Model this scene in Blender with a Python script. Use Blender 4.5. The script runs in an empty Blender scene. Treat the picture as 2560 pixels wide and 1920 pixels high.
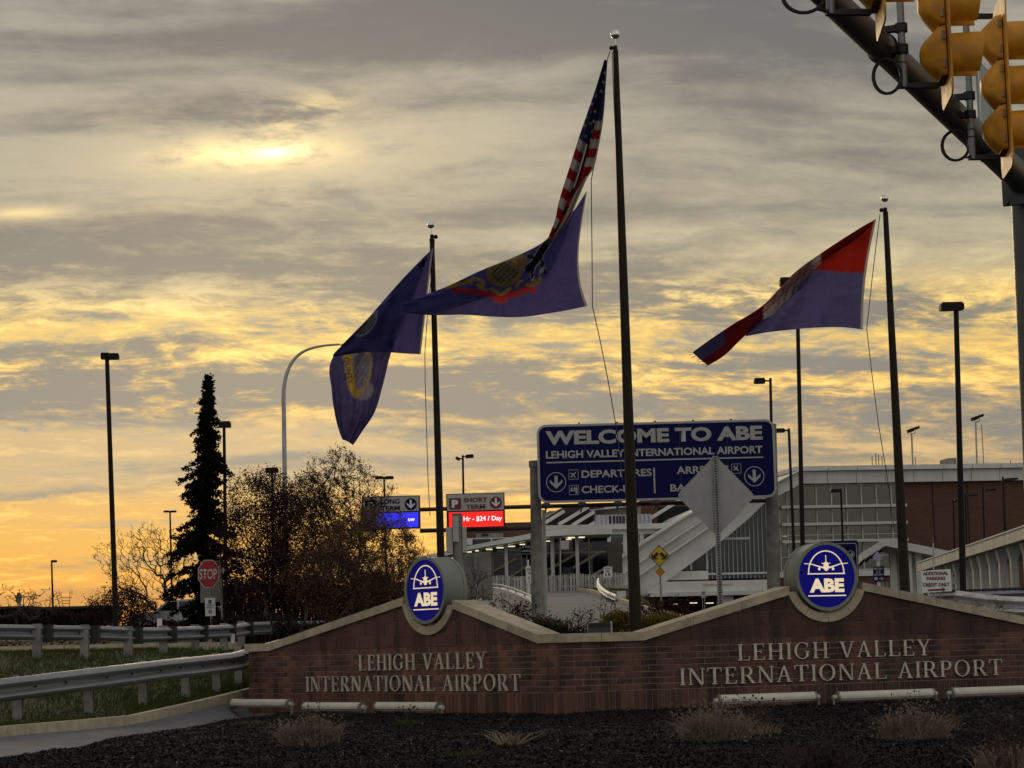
import bpy, bmesh, math, random
import numpy as np
from mathutils import Vector, Matrix
from math import radians, sin, cos, pi, sqrt, atan2

scene = bpy.context.scene
C = scene.collection
R = random.Random(7)

# ------------------------------------------------------------------ camera
F = 5694.0                       # focal length in photo pixels (2560 wide)
CAM = Vector((0, 0, 1.05))
PITCH, ROLL = math.atan(663 / F), 0.026
_r0, _f, _u0 = Vector((1, 0, 0)), Vector((0, cos(PITCH), sin(PITCH))), Vector((0, -sin(PITCH), cos(PITCH)))
_r = _r0 * cos(ROLL) - _u0 * sin(ROLL)
_u = _r0 * sin(ROLL) + _u0 * cos(ROLL)
cam_d = bpy.data.cameras.new('camera')
cam_d.sensor_width = 36.0
cam_d.lens = F / 2560 * 36.0
cam_d.clip_start, cam_d.clip_end = 0.5, 5000
cam = bpy.data.objects.new('camera', cam_d)
C.objects.link(cam)
cam.matrix_world = Matrix(((_r.x, _u.x, -_f.x, CAM.x), (_r.y, _u.y, -_f.y, CAM.y), (_r.z, _u.z, -_f.z, CAM.z), (0, 0, 0, 1)))
scene.camera = cam
scene.view_settings.view_transform = 'Standard'
scene.view_settings.look = 'None'
scene.view_settings.exposure = 0.0
scene.view_settings.gamma = 1.0
scene.view_settings.use_curve_mapping = False
scene.cycles.use_denoising = True
scene.cycles.max_bounces = 6
scene.cycles.transparent_max_bounces = 12


# ------------------------------------------------------------------ node helper
class G:
    """tiny expression builder for shader node trees"""
    def __init__(s, tree):
        s.t = tree; s.n = tree.nodes; s.l = tree.links

    def new(s, typ, **kw):
        n = s.n.new(typ)
        for k, v in kw.items():
            setattr(n, k, v)
        return n

    def put(s, sock, v):
        if hasattr(v, 'is_linked') or hasattr(v, 'links'):
            s.l.new(v, sock)
        elif isinstance(v, (tuple, list, Vector)):
            v = tuple(v)
            if len(sock.default_value) == 4 and len(v) == 3:
                v = v + (1,)
            sock.default_value = v
        else:
            sock.default_value = v

    def m(s, op, a, b=0.0, c=None, clamp=False):
        n = s.new('ShaderNodeMath', operation=op, use_clamp=clamp)
        s.put(n.inputs[0], a); s.put(n.inputs[1], b)
        if c is not None: s.put(n.inputs[2], c)
        return n.outputs[0]

    def vm(s, op, a, b=(0, 0, 0)):
        n = s.new('ShaderNodeVectorMath', operation=op)
        s.put(n.inputs[0], a); s.put(n.inputs[1], b)
        return n.outputs['Value'] if op in ('DOT_PRODUCT', 'LENGTH', 'DISTANCE') else n.outputs[0]

    def sep(s, v):
        n = s.new('ShaderNodeSeparateXYZ'); s.put(n.inputs[0], v)
        return n.outputs

    def comb(s, x, y, z=0.0):
        n = s.new('ShaderNodeCombineXYZ')
        for i, v in enumerate((x, y, z)): s.put(n.inputs[i], v)
        return n.outputs[0]

    def noise(s, vec, scale=5, detail=4, rough=0.5, dist=0.0, out=0):
        n = s.new('ShaderNodeTexNoise')
        s.put(n.inputs['Vector'], vec)
        s.put(n.inputs['Scale'], scale); s.put(n.inputs['Detail'], detail)
        s.put(n.inputs['Roughness'], rough); s.put(n.inputs['Distortion'], dist)
        return n.outputs[out]

    def smooth(s, x, a, b):
        n = s.new('ShaderNodeMapRange', interpolation_type='SMOOTHSTEP')
        s.put(n.inputs[0], x); n.inputs[1].default_value = a; n.inputs[2].default_value = b
        return n.outputs[0]

    def mix(s, f, a, b, mode='MIX'):
        n = s.new('ShaderNodeMix', data_type='RGBA', blend_type=mode)
        s.put(n.inputs['Factor'], f); s.put(n.inputs[6], a); s.put(n.inputs[7], b)
        return n.outputs[2]

    def ramp(s, f, stops, mode='LINEAR'):
        n = s.new('ShaderNodeValToRGB')
        s.put(n.inputs[0], f)
        cr = n.color_ramp; cr.interpolation = mode
        while len(cr.elements) < len(stops): cr.elements.new(0.5)
        for e, (p, c) in zip(cr.elements, stops):
            e.position = p; e.color = tuple(c) + (1,)
        return n.outputs[0]


# ------------------------------------------------------------------ sky
SUN_AZ, SUN_EL = -590 / F, radians(12.4)         # behind the cloud gap, left of centre
world = bpy.data.worlds.new('World')
scene.world = world
world.use_nodes = True
g = G(world.node_tree)
g.n.clear()
tc = g.new('ShaderNodeTexCoord').outputs['Generated']
d = g.vm('NORMALIZE', tc)
dx, dy, dz = g.sep(d)
el = g.m('MULTIPLY', g.m('ARCSINE', dz), 180 / pi)           # elevation, degrees
az = g.m('MULTIPLY', g.m('ARCTAN2', dx, dy), 180 / pi)
zz = g.m('ADD', g.m('MAXIMUM', dz, 0.0), 0.16)
pu = g.m('DIVIDE', dx, zz)
pv = g.m('DIVIDE', dy, zz)
# cloud layer seen from below: long streaks, slightly slanting
su = g.m('ADD', g.m('MULTIPLY', pu, 0.62), g.m('MULTIPLY', pv, 0.12))
sv = g.m('SUBTRACT', g.m('MULTIPLY', pv, 2.9), g.m('MULTIPLY', pu, 0.32))
warp = g.noise(g.comb(pu, pv, 3.1), 1.3, 3, 0.5)
sv2 = g.m('ADD', sv, g.m('MULTIPLY', g.m('SUBTRACT', warp, 0.5), 0.9))
n_big = g.noise(g.comb(su, sv2, 0.7), 0.85, 4, 0.5)          # big streaks
n_mid = g.noise(g.comb(g.m('MULTIPLY', su, 1.5), sv2, 5.2), 2.0, 7, 0.58, 0.15)
n_fin = g.noise(g.comb(g.m('MULTIPLY', pu, 2.6), g.m('MULTIPLY', sv2, 1.0), 9.0), 5.5, 8, 0.66, 0.25)
dens = g.m('ADD', g.m('MULTIPLY', n_big, 0.62), g.m('ADD', g.m('MULTIPLY', n_mid, 0.30), g.m('MULTIPLY', n_fin, 0.08)))
gap_lo = g.smooth(g.m('ADD', g.m('MULTIPLY', n_big, 0.30), g.m('ADD', g.m('MULTIPLY', n_mid, 0.36), g.m('MULTIPLY', n_fin, 0.34))), 0.442, 0.535)
gap_hi = g.smooth(dens, 0.44, 0.57)
# large scale choice of where the low golden breaks lie
band = g.ramp(g.m('DIVIDE', el, 20.0), [(0.0, (1, 1, 1)), (0.12, (1, 1, 1)), (0.185, (0.80, 0.80, 0.80)), (0.225, (0.30, 0.30, 0.30)), (0.275, (0.42, 0.42, 0.42)),
                                       (0.33, (1, 1, 1)), (0.42, (1, 1, 1)), (0.475, (0.30, 0.30, 0.30)), (0.56, (0.10, 0.10, 0.10)), (1.0, (0.0, 0.0, 0.0))], 'EASE')
e01 = g.m('DIVIDE', el, 30.0)
gold = g.ramp(e01, [(0.0, (0.92, 0.34, 0.055)), (0.04, (0.98, 0.42, 0.07)), (0.10, (1.0, 0.53, 0.10)), (0.20, (0.98, 0.60, 0.15)), (0.27, (0.98, 0.66, 0.19)), (0.34, (0.72, 0.60, 0.34)), (0.5, (0.50, 0.44, 0.32)), (1.0, (0.40, 0.38, 0.34))])
gray = g.ramp(e01, [(0.0, (0.80, 0.28, 0.05)), (0.045, (0.68, 0.31, 0.08)), (0.08, (0.46, 0.30, 0.13)), (0.115, (0.32, 0.27, 0.19)), (0.17, (0.235, 0.23, 0.21)), (0.27, (0.225, 0.215, 0.185)), (0.36, (0.190, 0.183, 0.163)), (0.46, (0.150, 0.149, 0.147)), (0.55, (0.118, 0.122, 0.137)), (0.72, (0.19, 0.19, 0.20)), (1.0, (0.25, 0.25, 0.26))])
pale = g.ramp(e01, [(0.0, (0.95, 0.40, 0.07)), (0.085, (0.82, 0.48, 0.14)), (0.13, (0.50, 0.41, 0.26)), (0.20, (0.42, 0.39, 0.31)), (0.27, (0.44, 0.395, 0.285)), (0.36, (0.42, 0.38, 0.285)), (0.48, (0.38, 0.355, 0.29)), (0.6, (0.31, 0.30, 0.275)), (0.75, (0.31, 0.31, 0.30)), (1.0, (0.36, 0.36, 0.36))])
core = g.smooth(g.m('ADD', g.m('MULTIPLY', n_mid, 0.45), g.m('MULTIPLY', n_fin, 0.55)), 0.50, 0.64)
ck = g.m('ADD', g.m('MULTIPLY', core, 0.55), 0.86)
gold = g.vm('MULTIPLY', gold, g.comb(ck, ck, ck))
base = g.mix(gap_hi, gray, pale)
fg = g.m('MULTIPLY', gap_lo, band)
warmsky = g.mix(g.m('MULTIPLY', fg, 0.95), base, gold)
# the sun's own gap: a torn bright opening and a smaller one above it
def blob(a0, e0, wa, we, slant=0.0):
    da = g.m('SUBTRACT', az, a0)
    de = g.m('SUBTRACT', g.m('SUBTRACT', el, e0), g.m('MULTIPLY', da, slant))
    q = g.m('ADD', g.m('POWER', g.m('DIVIDE', da, wa), 2.0), g.m('POWER', g.m('DIVIDE', de, we), 2.0))
    return g.m('EXPONENT', g.m('MULTIPLY', q, -1.0))
tear = g.smooth(g.m('ADD', g.m('MULTIPLY', n_fin, 0.7), g.m('MULTIPLY', n_mid, 0.3)), 0.40, 0.60)
sunA = blob(-6.05, 12.55, 0.75, 0.13, 0.04)
sunE = blob(-6.5, 12.50, 1.9, 0.34, 0.03)
sunB = blob(-5.2, 13.45, 1.0, 0.40, 0.30)
sunC = blob(-6.0, 12.5, 4.4, 1.15, 0.05)
sunD = blob(-12.2, 11.0, 1.0, 0.16, 0.05)
glow = g.m('ADD', g.m('MULTIPLY', sunA, g.m('ADD', g.m('MULTIPLY', tear, 1.0), 0.4)), g.m('MULTIPLY', g.m('MULTIPLY', sunB, tear), 0.62))
glow = g.m('ADD', glow, g.m('MULTIPLY', sunE, g.m('ADD', g.m('MULTIPLY', tear, 0.95), 0.16)))
glow = g.m('ADD', glow, g.m('ADD', g.m('MULTIPLY', g.m('MULTIPLY', sunC, gap_lo), 0.24), g.m('MULTIPLY', sunD, 0.55)))
warmsky = g.mix(1.0, warmsky, g.vm('MULTIPLY', g.comb(glow, glow, glow), (1.0, 0.68, 0.18)), 'ADD')
hot = g.m('MULTIPLY', sunA, tear)
warmsky = g.mix(1.0, warmsky, g.vm('MULTIPLY', g.comb(hot, hot, hot), (0.5, 0.5, 0.45)), 'ADD')
# away from the sunset the same cloud deck is neutral
awayc = g.mix(gap_hi, (0.40, 0.385, 0.36), (0.63, 0.61, 0.57))
sundot = g.m('ADD', g.m('MULTIPLY', dx, sin(SUN_AZ)), g.m('MULTIPLY', dy, cos(SUN_AZ)))
wsun = g.smooth(sundot, -0.15, 0.80)
sky_col = g.mix(wsun, awayc, warmsky)
# clear air above the deck
nish = g.new('ShaderNodeTexSky', sky_type='NISHITA')
nish.sun_disc = False
nish.sun_elevation = SUN_EL
nish.sun_rotation = SUN_AZ
nish.dust_density = 3.0
bg1 = g.new('ShaderNodeBackground'); g.put(bg1.inputs[0], nish.outputs[0]); bg1.inputs[1].default_value = 0.05
bg2 = g.new('ShaderNodeBackground'); g.put(bg2.inputs[0], sky_col); bg2.inputs[1].default_value = 1.0
mixs = g.new('ShaderNodeMixShader'); mixs.inputs[0].default_value = 0.96
g.l.new(bg1.outputs[0], mixs.inputs[1]); g.l.new(bg2.outputs[0], mixs.inputs[2])
wo = g.new('ShaderNodeOutputWorld'); g.l.new(mixs.outputs[0], wo.inputs[0])
world.cycles.sampling_method = 'MANUAL'
world.cycles.sample_map_resolution = 1024

sun_d = bpy.data.lights.new('sun', 'SUN')
sun_d.energy = 0.6
sun_d.angle = radians(12)
sun_d.color = (1.0, 0.78, 0.48)
sun_o = bpy.data.objects.new('sun', sun_d)
C.objects.link(sun_o)
sdir = Vector((sin(SUN_AZ) * cos(SUN_EL), cos(SUN_AZ) * cos(SUN_EL), sin(SUN_EL)))
sun_o.rotation_euler = sdir.to_track_quat('Z', 'Y').to_euler()


# ------------------------------------------------------------------ measuring helpers
def ray(px, py):
    return _f + _r * ((px - 1280) / F) + _u * ((960 - py) / F)

def U(px, py, Y):
    """point of the place that stands at distance Y and shows at photo pixel (px, py)"""
    v = ray(px, py)
    return CAM + v * (Y / v.y)

def frame(o, u, n):
    """matrix with x along u, y up, z along the outward normal n"""
    u, n = Vector(u).normalized(), Vector(n).normalized()
    v = n.cross(u)
    o = Vector(o)
    return Matrix(((u.x, v.x, n.x, o.x), (u.y, v.y, n.y, o.y), (u.z, v.z, n.z, o.z), (0, 0, 0, 1)))

def hit(M, px, py, off=0.0):
    """local (x, y) on plane z=off of frame M along the sight line of a pixel"""
    n = Vector((M[0][2], M[1][2], M[2][2]))
    o = M.translation + n * off
    v = ray(px, py)
    t = (o - CAM).dot(n) / v.dot(n)
    l = M.inverted() @ (CAM + v * t)
    return l.x, l.y

FRONT_U, FRONT_N = Vector((1, 0, 0)), Vector((0, -1, 0))


# ------------------------------------------------------------------ materials
MATS = {}
def mat(name, col, rough=0.7, metal=0.0, var=0.25, scale=6.0, bump=0.0, bscale=None, emit=None, estr=0.0, col2=None, obj_rand=0.0, stretch=None, spec=0.5):
    if name in MATS: return MATS[name]
    m = bpy.data.materials.new(name); m.use_nodes = True
    g = G(m.node_tree); g.n.clear()
    b = g.new('ShaderNodeBsdfPrincipled')
    o = g.new('ShaderNodeOutputMaterial'); g.l.new(b.outputs[0], o.inputs[0])
    pos = g.new('ShaderNodeNewGeometry').outputs['Position']
    if stretch: pos = g.vm('MULTIPLY', pos, stretch)
    n1 = g.noise(pos, scale, 6, 0.6)
    n2 = g.noise(pos, scale * 0.17, 3, 0.5)
    f = g.m('ADD', g.m('MULTIPLY', n1, 0.6), g.m('MULTIPLY', n2, 0.4))
    c2 = col2 if col2 else tuple(x * (1 - var) for x in col)
    c1 = tuple(min(1, x * (1 + var * 0.6)) for x in col) if not col2 else col
    cc = g.mix(g.smooth(f, 0.32, 0.68), c2, c1)
    if obj_rand:
        rnd = g.new('ShaderNodeObjectInfo').outputs['Random']
        k = g.m('ADD', g.m('MULTIPLY', rnd, obj_rand * 2), 1 - obj_rand)
        cc = g.vm('MULTIPLY', cc, g.comb(k, k, k))
    g.put(b.inputs['Base Color'], cc)
    g.put(b.inputs['Roughness'], g.m('ADD', g.m('MULTIPLY', g.m('SUBTRACT', n1, 0.5), 0.25), rough, clamp=True))
    b.inputs['Metallic'].default_value = metal
    b.inputs['Specular IOR Level'].default_value = spec
    if bump:
        bn = g.new('ShaderNodeBump'); bn.inputs['Strength'].default_value = bump; bn.inputs['Distance'].default_value = 0.02
        g.put(bn.inputs['Height'], g.noise(pos, bscale or scale * 5, 5, 0.65))
        g.l.new(bn.outputs[0], b.inputs['Normal'])
    if emit:
        g.put(b.inputs['Emission Color'], emit); b.inputs['Emission Strength'].default_value = estr
    MATS[name] = m
    return m

def cloth_mat(name, attr='print', trans=0.74):
    m = bpy.data.materials.new(name); m.use_nodes = True
    g = G(m.node_tree); g.n.clear()
    a = g.new('ShaderNodeVertexColor', layer_name=attr).outputs[0]
    pos = g.new('ShaderNodeNewGeometry').outputs['Position']
    w = g.noise(pos, 60, 3, 0.6)
    k = g.m('ADD', g.m('MULTIPLY', w, 0.4), 0.8)
    cc = g.vm('MULTIPLY', a, g.comb(k, k, k))
    dfs = g.new('ShaderNodeBsdfDiffuse'); g.put(dfs.inputs[0], cc)
    tr = g.new('ShaderNodeBsdfTranslucent'); g.put(tr.inputs[0], cc)
    mx = g.new('ShaderNodeMixShader'); mx.inputs[0].default_value = trans
    g.l.new(dfs.outputs[0], mx.inputs[1]); g.l.new(tr.outputs[0], mx.inputs[2])
    o = g.new('ShaderNodeOutputMaterial'); g.l.new(mx.outputs[0], o.inputs[0])
    return m

def leaf_mat(name, c1, c2, trans=0.35):
    m = bpy.data.materials.new(name); m.use_nodes = True
    g = G(m.node_tree); g.n.clear()
    pos = g.new('ShaderNodeNewGeometry').outputs['Position']
    f = g.smooth(g.noise(pos, 3.0, 5, 0.7), 0.3, 0.7)
    cc = g.mix(f, c1, c2)
    dfs = g.new('ShaderNodeBsdfDiffuse'); g.put(dfs.inputs[0], cc)
    tr = g.new('ShaderNodeBsdfTranslucent'); g.put(tr.inputs[0], cc)
    mx = g.new('ShaderNodeMixShader'); mx.inputs[0].default_value = trans
    g.l.new(dfs.outputs[0], mx.inputs[1]); g.l.new(tr.outputs[0], mx.inputs[2])
    o = g.new('ShaderNodeOutputMaterial'); g.l.new(mx.outputs[0], o.inputs[0])
    return m

def glass_mat(name, tint=(0.35, 0.40, 0.38), clear=0.5, rough=0.05):
    m = bpy.data.materials.new(name); m.use_nodes = True
    g = G(m.node_tree); g.n.clear()
    t = g.new('ShaderNodeBsdfTransparent'); t.inputs[0].default_value = tint + (1,)
    s = g.new('ShaderNodeBsdfGlossy'); s.inputs[0].default_value = (0.9, 0.9, 0.9, 1); s.inputs[1].default_value = rough
    fr = g.new('ShaderNodeFresnel'); fr.inputs[0].default_value = 1.5
    mx = g.new('ShaderNodeMixShader')
    g.put(mx.inputs[0], g.m('ADD', fr.outputs[0], 1 - clear - 0.25, clamp=True))
    g.l.new(t.outputs[0], mx.inputs[1]); g.l.new(s.outputs[0], mx.inputs[2])
    o = g.new('ShaderNodeOutputMaterial'); g.l.new(mx.outputs[0], o.inputs[0])
    return m


# ------------------------------------------------------------------ object helpers
ROOT = {}
def thing(name, label, cat, loc=(0, 0, 0), group=None):
    o = bpy.data.objects.new(name, None)
    o.empty_display_size = 0.2
    C.objects.link(o)
    o.location = loc
    o['label'] = label; o['category'] = cat
    if group: o['group'] = group
    ROOT[o] = Vector(loc)
    return o

def tag(o, label=None, cat=None, group=None, kind=None):
    if label: o['label'] = label
    if cat: o['category'] = cat
    if group: o['group'] = group
    if kind: o['kind'] = kind
    return o

def rootloc(p):
    return ROOT.get(p, Vector((0, 0, 0))) if p else Vector((0, 0, 0))

class MB:
    """collects shapes, in place coordinates, into one mesh"""
    def __init__(s):
        s.v = []; s.f = []; s.mi = []; s.cur = 0; s.M = None

    def _a(s, vs, fs):
        b = len(s.v)
        if s.M is not None: vs = [s.M @ Vector(v) for v in vs]
        s.v += [tuple(v) for v in vs]
        s.f += [tuple(i + b for i in f) for f in fs]
        s.mi += [s.cur] * len(fs)
        return s

    def box(s, c, size, M=None):
        x, y, z = (k / 2 for k in size); cx, cy, cz = c
        vs = [Vector((cx + a * x, cy + b * y, cz + e * z)) for e in (-1, 1) for b in (-1, 1) for a in (-1, 1)]
        if M is not None: vs = [M @ v for v in vs]
        return s._a(vs, [(0, 2, 3, 1), (4, 5, 7, 6), (0, 1, 5, 4), (2, 6, 7, 3), (0, 4, 6, 2), (1, 3, 7, 5)])

    def bb(s, lo, hi, M=None):
        return s.box([(a + b) / 2 for a, b in zip(lo, hi)], [abs(b - a) for a, b in zip(lo, hi)], M)

    def bar(s, p0, p1, w, h, up=(0, 0, 1)):
        p0, p1 = Vector(p0), Vector(p1)
        d = (p1 - p0).normalized(); up = Vector(up)
        sd = d.cross(up)
        if sd.length < 1e-4: sd = d.cross(Vector((1, 0, 0)))
        sd.normalize(); up = sd.cross(d)
        vs = [p + sd * (a * w / 2) + up * (b * h / 2) for p in (p0, p1) for a, b in ((-1, -1), (1, -1), (1, 1), (-1, 1))]
        return s._a(vs, [(3, 2, 1, 0), (4, 5, 6, 7), (0, 1, 5, 4), (1, 2, 6, 5), (2, 3, 7, 6), (3, 0, 4, 7)])

    def tube(s, pts, rad, n=8, cap=True, closed=False):
        pts = [Vector(p) for p in pts]
        if not isinstance(rad, (list, tuple)): rad = [rad] * len(pts)
        vs, fs = [], []
        ref = None
        N = len(pts)
        for i, p in enumerate(pts):
            if closed: dd = pts[(i + 1) % N] - pts[i - 1]
            else: dd = pts[min(i + 1, N - 1)] - pts[max(i - 1, 0)]
            dd.normalize()
            if ref is None:
                ref = dd.cross(Vector((0, 0, 1)))
                if ref.length < 0.1: ref = dd.cross(Vector((0, 1, 0)))
            ref = (ref - dd * ref.dot(dd)).normalized()
            b = dd.cross(ref)
            for k in range(n):
                a = 2 * pi * k / n
                vs.append(p + (ref * cos(a) + b * sin(a)) * rad[i])
        for i in range(N if closed else N - 1):
            j = (i + 1) % N
            for k in range(n):
                k2 = (k + 1) % n
                fs.append((i * n + k, i * n + k2, j * n + k2, j * n + k))
        if cap and not closed:
            fs.append(tuple(range(n - 1, -1, -1)))
            fs.append(tuple((N - 1) * n + k for k in range(n)))
        return s._a(vs, fs)

    def prism(s, poly, M, z0, z1):
        """poly: 2-D outline (counter-clockwise) in frame M, extruded from z0 to z1 along the normal"""
        n = len(poly)
        vs = [M @ Vector((x, y, z0)) for x, y in poly] + [M @ Vector((x, y, z1)) for x, y in poly]
        fs = [tuple(range(n - 1, -1, -1)), tuple(range(n, 2 * n))]
        fs += [(i, (i + 1) % n, (i + 1) % n + n, i + n) for i in range(n)]
        return s._a(vs, fs)

    def ring(s, M, c, r0, r1, z0, z1, n=48, a0=0.0, a1=2 * pi):
        full = abs(a1 - a0 - 2 * pi) < 1e-6
        k = n if full else n + 1
        vs = []
        for i in range(k):
            a = a0 + (a1 - a0) * i / n
            for rr, z in ((r0, z0), (r1, z0), (r1, z1), (r0, z1)):
                vs.append(M @ Vector((c[0] + rr * cos(a), c[1] + rr * sin(a), z)))
        fs = []
        for i in range(n):
            j = (i + 1) % k
            for q in range(4):
                q2 = (q + 1) % 4
                fs.append((i * 4 + q, j * 4 + q, j * 4 + q2, i * 4 + q2))
        if not full:
            fs += [(0, 1, 2, 3), tuple(4 * (k - 1) + q for q in (3, 2, 1, 0))]
        return s._a(vs, fs)

    def disc(s, M, c, rx, ry, z0, z1, n=40):
        return s.prism([(c[0] + rx * cos(2 * pi * i / n), c[1] + ry * sin(2 * pi * i / n)) for i in range(n)], M, z0, z1)

    def sphere(s, c, r, n=20, m=12, sq=(1, 1, 1)):
        c = Vector(c)
        vs = [c + Vector((0, 0, r * sq[2]))]
        for i in range(1, m):
            t = pi * i / m
            for k in range(n):
                a = 2 * pi * k / n
                vs.append(c + Vector((r * sq[0] * sin(t) * cos(a), r * sq[1] * sin(t) * sin(a), r * sq[2] * cos(t))))
        vs.append(c - Vector((0, 0, r * sq[2])))
        fs = [(0, 1 + k, 1 + (k + 1) % n) for k in range(n)]
        for i in range(m - 2):
            for k in range(n):
                a, b = 1 + i * n + k, 1 + i * n + (k + 1) % n
                fs.append((a, a + n, b + n, b))
        l = len(vs) - 1; b0 = 1 + (m - 2) * n
        fs += [(l, b0 + (k + 1) % n, b0 + k) for k in range(n)]
        return s._a(vs, fs)

    def quad(s, a, b, c, d):
        return s._a([a, b, c, d], [(0, 1, 2, 3)])

    def build(s, name, mats, parent=None, smooth=False, kind=None):
        o0 = rootloc(parent)
        me = bpy.data.meshes.new(name)
        me.from_pydata([(v[0] - o0.x, v[1] - o0.y, v[2] - o0.z) for v in s.v], [], s.f)
        if not isinstance(mats, (list, tuple)): mats = [mats]
        for m in mats: me.materials.append(m)
        if len(mats) > 1: me.polygons.foreach_set('material_index', s.mi)
        if smooth:
            me.polygons.foreach_set('use_smooth', [True] * len(me.polygons))
            me.set_sharp_from_angle(angle=radians(38))
        me.update()
        o = bpy.data.objects.new(name, me)
        C.objects.link(o)
        if parent: o.parent = parent
        ROOT[o] = o0
        if kind: o['kind'] = kind
        return o

def solo(mb, name, mats, label, cat, base, group=None, smooth=False):
    """a thing that is one mesh, its origin at its base"""
    e = Vector(base)
    ROOT['_tmp'] = e
    o = mb.build(name, mats, '_tmp' if False else None, smooth)
    me = o.data
    me.transform(Matrix.Translation(-e)); o.location = e; ROOT[o] = e
    return tag(o, label, cat, group)

def structure(mb, name, mats, smooth=False):
    o = mb.build(name, mats, None, smooth); o['kind'] = 'structure'
    return o

def copytree(o, parent=None):
    c = o.copy(); C.objects.link(c)
    if parent: c.parent = parent
    ROOT[c] = ROOT.get(o, Vector((0, 0, 0)))
    for ch in o.children: copytree(ch, c)
    return c

_TXT = {}
def text_mesh(s, bold):
    k = (s, bold)
    if k not in _TXT:
        cu = bpy.data.curves.new('lettering', 'FONT')
        cu.body = s; cu.size = 1.0; cu.offset = bold; cu.resolution_u = 3
        ob = bpy.data.objects.new('lettering', cu); C.objects.link(ob)
        dg = bpy.context.evaluated_depsgraph_get()
        me = bpy.data.meshes.new_from_object(ob.evaluated_get(dg))
        bpy.data.objects.remove(ob)
        co = np.zeros(len(me.vertices) * 3); me.vertices.foreach_get('co', co); co = co.reshape(-1, 3)
        _TXT[k] = (me, co[:, 0].min(), co[:, 0].max(), co[:, 1].min(), co[:, 1].max())
    return _TXT[k]

def lettering(s, M, x0, x1, y0, cap, z, material, parent, bold=0.02, name='lettering', base_from_caps=True):
    """flat lettering fitted between x0 and x1 on frame M, caps of height cap on baseline y0"""
    me0, a, b, lo, hi = text_mesh(s, bold)
    me = me0.copy()
    ck = text_mesh('H', bold)
    hcap = ck[4] - ck[3]
    sx, sy = (x1 - x0) / (b - a), cap / hcap
    me.transform(Matrix.Translation((x0 - a * sx, y0 - ck[3] * sy, z)) @ Matrix.Diagonal((sx, sy, 1, 1)))
    me.transform(Matrix.Translation(-rootloc(parent)) @ M)
    me.materials.clear(); me.materials.append(material)
    o = bpy.data.objects.new(name, me); C.objects.link(o)
    o.parent = parent
    ROOT[o] = rootloc(parent)
    return o

def rrect(x0, y0, x1, y1, r, n=5):
    p = []
    for cx, cy, a in ((x1 - r, y0 + r, -pi / 2), (x1 - r, y1 - r, 0), (x0 + r, y1 - r, pi / 2), (x0 + r, y0 + r, pi)):
        p += [(cx + r * cos(a + pi / 2 * i / n), cy + r * sin(a + pi / 2 * i / n)) for i in range(n + 1)]
    return p

def frame_ring(mb, M, x0, y0, x1, y1, r, w, z0, z1):
    """rounded rectangular border of width w"""
    a = rrect(x0, y0, x1, y1, r); b = rrect(x0 + w, y0 + w, x1 - w, y1 - w, max(r - w, 0.005))
    n = len(a)
    vs = [M @ Vector((x, y, z)) for pts in (a, b) for z in (z0, z1) for x, y in pts]
    fs = []
    for i in range(n):
        j = (i + 1) % n
        fs += [(n + i, n + j, 3 * n + j, 3 * n + i), (i, j, n + j, n + i), (2 * n + j, 2 * n + i, 3 * n + i, 3 * n + j), (j, i, 2 * n + i, 2 * n + j)]
    mb._a(vs, fs)
    return mb

def arrow_poly(cx, cy, L, w, hw, hl, ang):
    """arrow centred at c pointing along ang"""
    p = [(-L / 2, -w / 2), (L / 2 - hl * 0.55, -w / 2), (L / 2 - hl, -hw / 2), (L / 2 - hl * 0.45, -hw / 2), (L / 2, 0),
         (L / 2 - hl * 0.45, hw / 2), (L / 2 - hl, hw / 2), (L / 2 - hl * 0.55, w / 2), (-L / 2, w / 2)]
    return [(cx + x * cos(ang) - y * sin(ang), cy + x * sin(ang) + y * cos(ang)) for x, y in p]

def down_arrow(cx, cy, h):
    """road sign arrow pointing down: shaft and a wide chevron head"""
    k = h / 2
    return [(cx, cy - k), (cx + 0.95 * k, cy - 0.05 * k), (cx + 0.95 * k, cy + 0.38 * k), (cx + 0.24 * k, cy - 0.26 * k), (cx + 0.24 * k, cy + k),
            (cx - 0.24 * k, cy + k), (cx - 0.24 * k, cy - 0.26 * k), (cx - 0.95 * k, cy + 0.38 * k), (cx - 0.95 * k, cy - 0.05 * k)]

# ------------------------------------------------------------------ palette
M_CONC = mat('cast_stone', (0.44, 0.365, 0.26), 0.85, var=0.35, scale=5, bump=0.25, bscale=60)
M_MORTAR = mat('mortar', (0.30, 0.23, 0.18), 0.95, var=0.3, scale=9)
M_ASPH = mat('asphalt', (0.135, 0.136, 0.150), 0.85, var=0.3, scale=3, bump=0.4, bscale=90)
M_CURB = mat('curb_concrete', (0.46, 0.40, 0.28), 0.85, var=0.3, scale=4, bump=0.2)
M_GALV = mat('galvanized_steel', (0.25, 0.26, 0.27), 0.5, 0.35, var=0.22, scale=3, stretch=(1, 1, 4))
M_POST = mat('weathered_steel_post', (0.26, 0.255, 0.24), 0.7, 0.2, var=0.4, scale=7, bump=0.3)
M_BLACK = mat('black_block', (0.012, 0.012, 0.014), 0.6, var=0.3)
M_BRONZE = mat('dark_bronze_pole', (0.014, 0.012, 0.010), 0.6, 0.0, spec=0.15, var=0.35, scale=4)
M_WOODY = mat('brown_flagpole', (0.024, 0.018, 0.012), 0.6, 0.0, spec=0.15, var=0.45, scale=9, bump=0.3)
M_LGREY = mat('light_grey_pole', (0.42, 0.42, 0.40), 0.5, 0.3, var=0.2)
M_WHITE = mat('white_paint', (0.64, 0.635, 0.61), 0.6, var=0.16, scale=1.2)
M_WHITE2 = mat('white_cladding', (0.56, 0.555, 0.535), 0.6, var=0.2, scale=0.6)
M_SIGNW = mat('sign_white', (0.72, 0.72, 0.70), 0.5, var=0.08)
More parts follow.
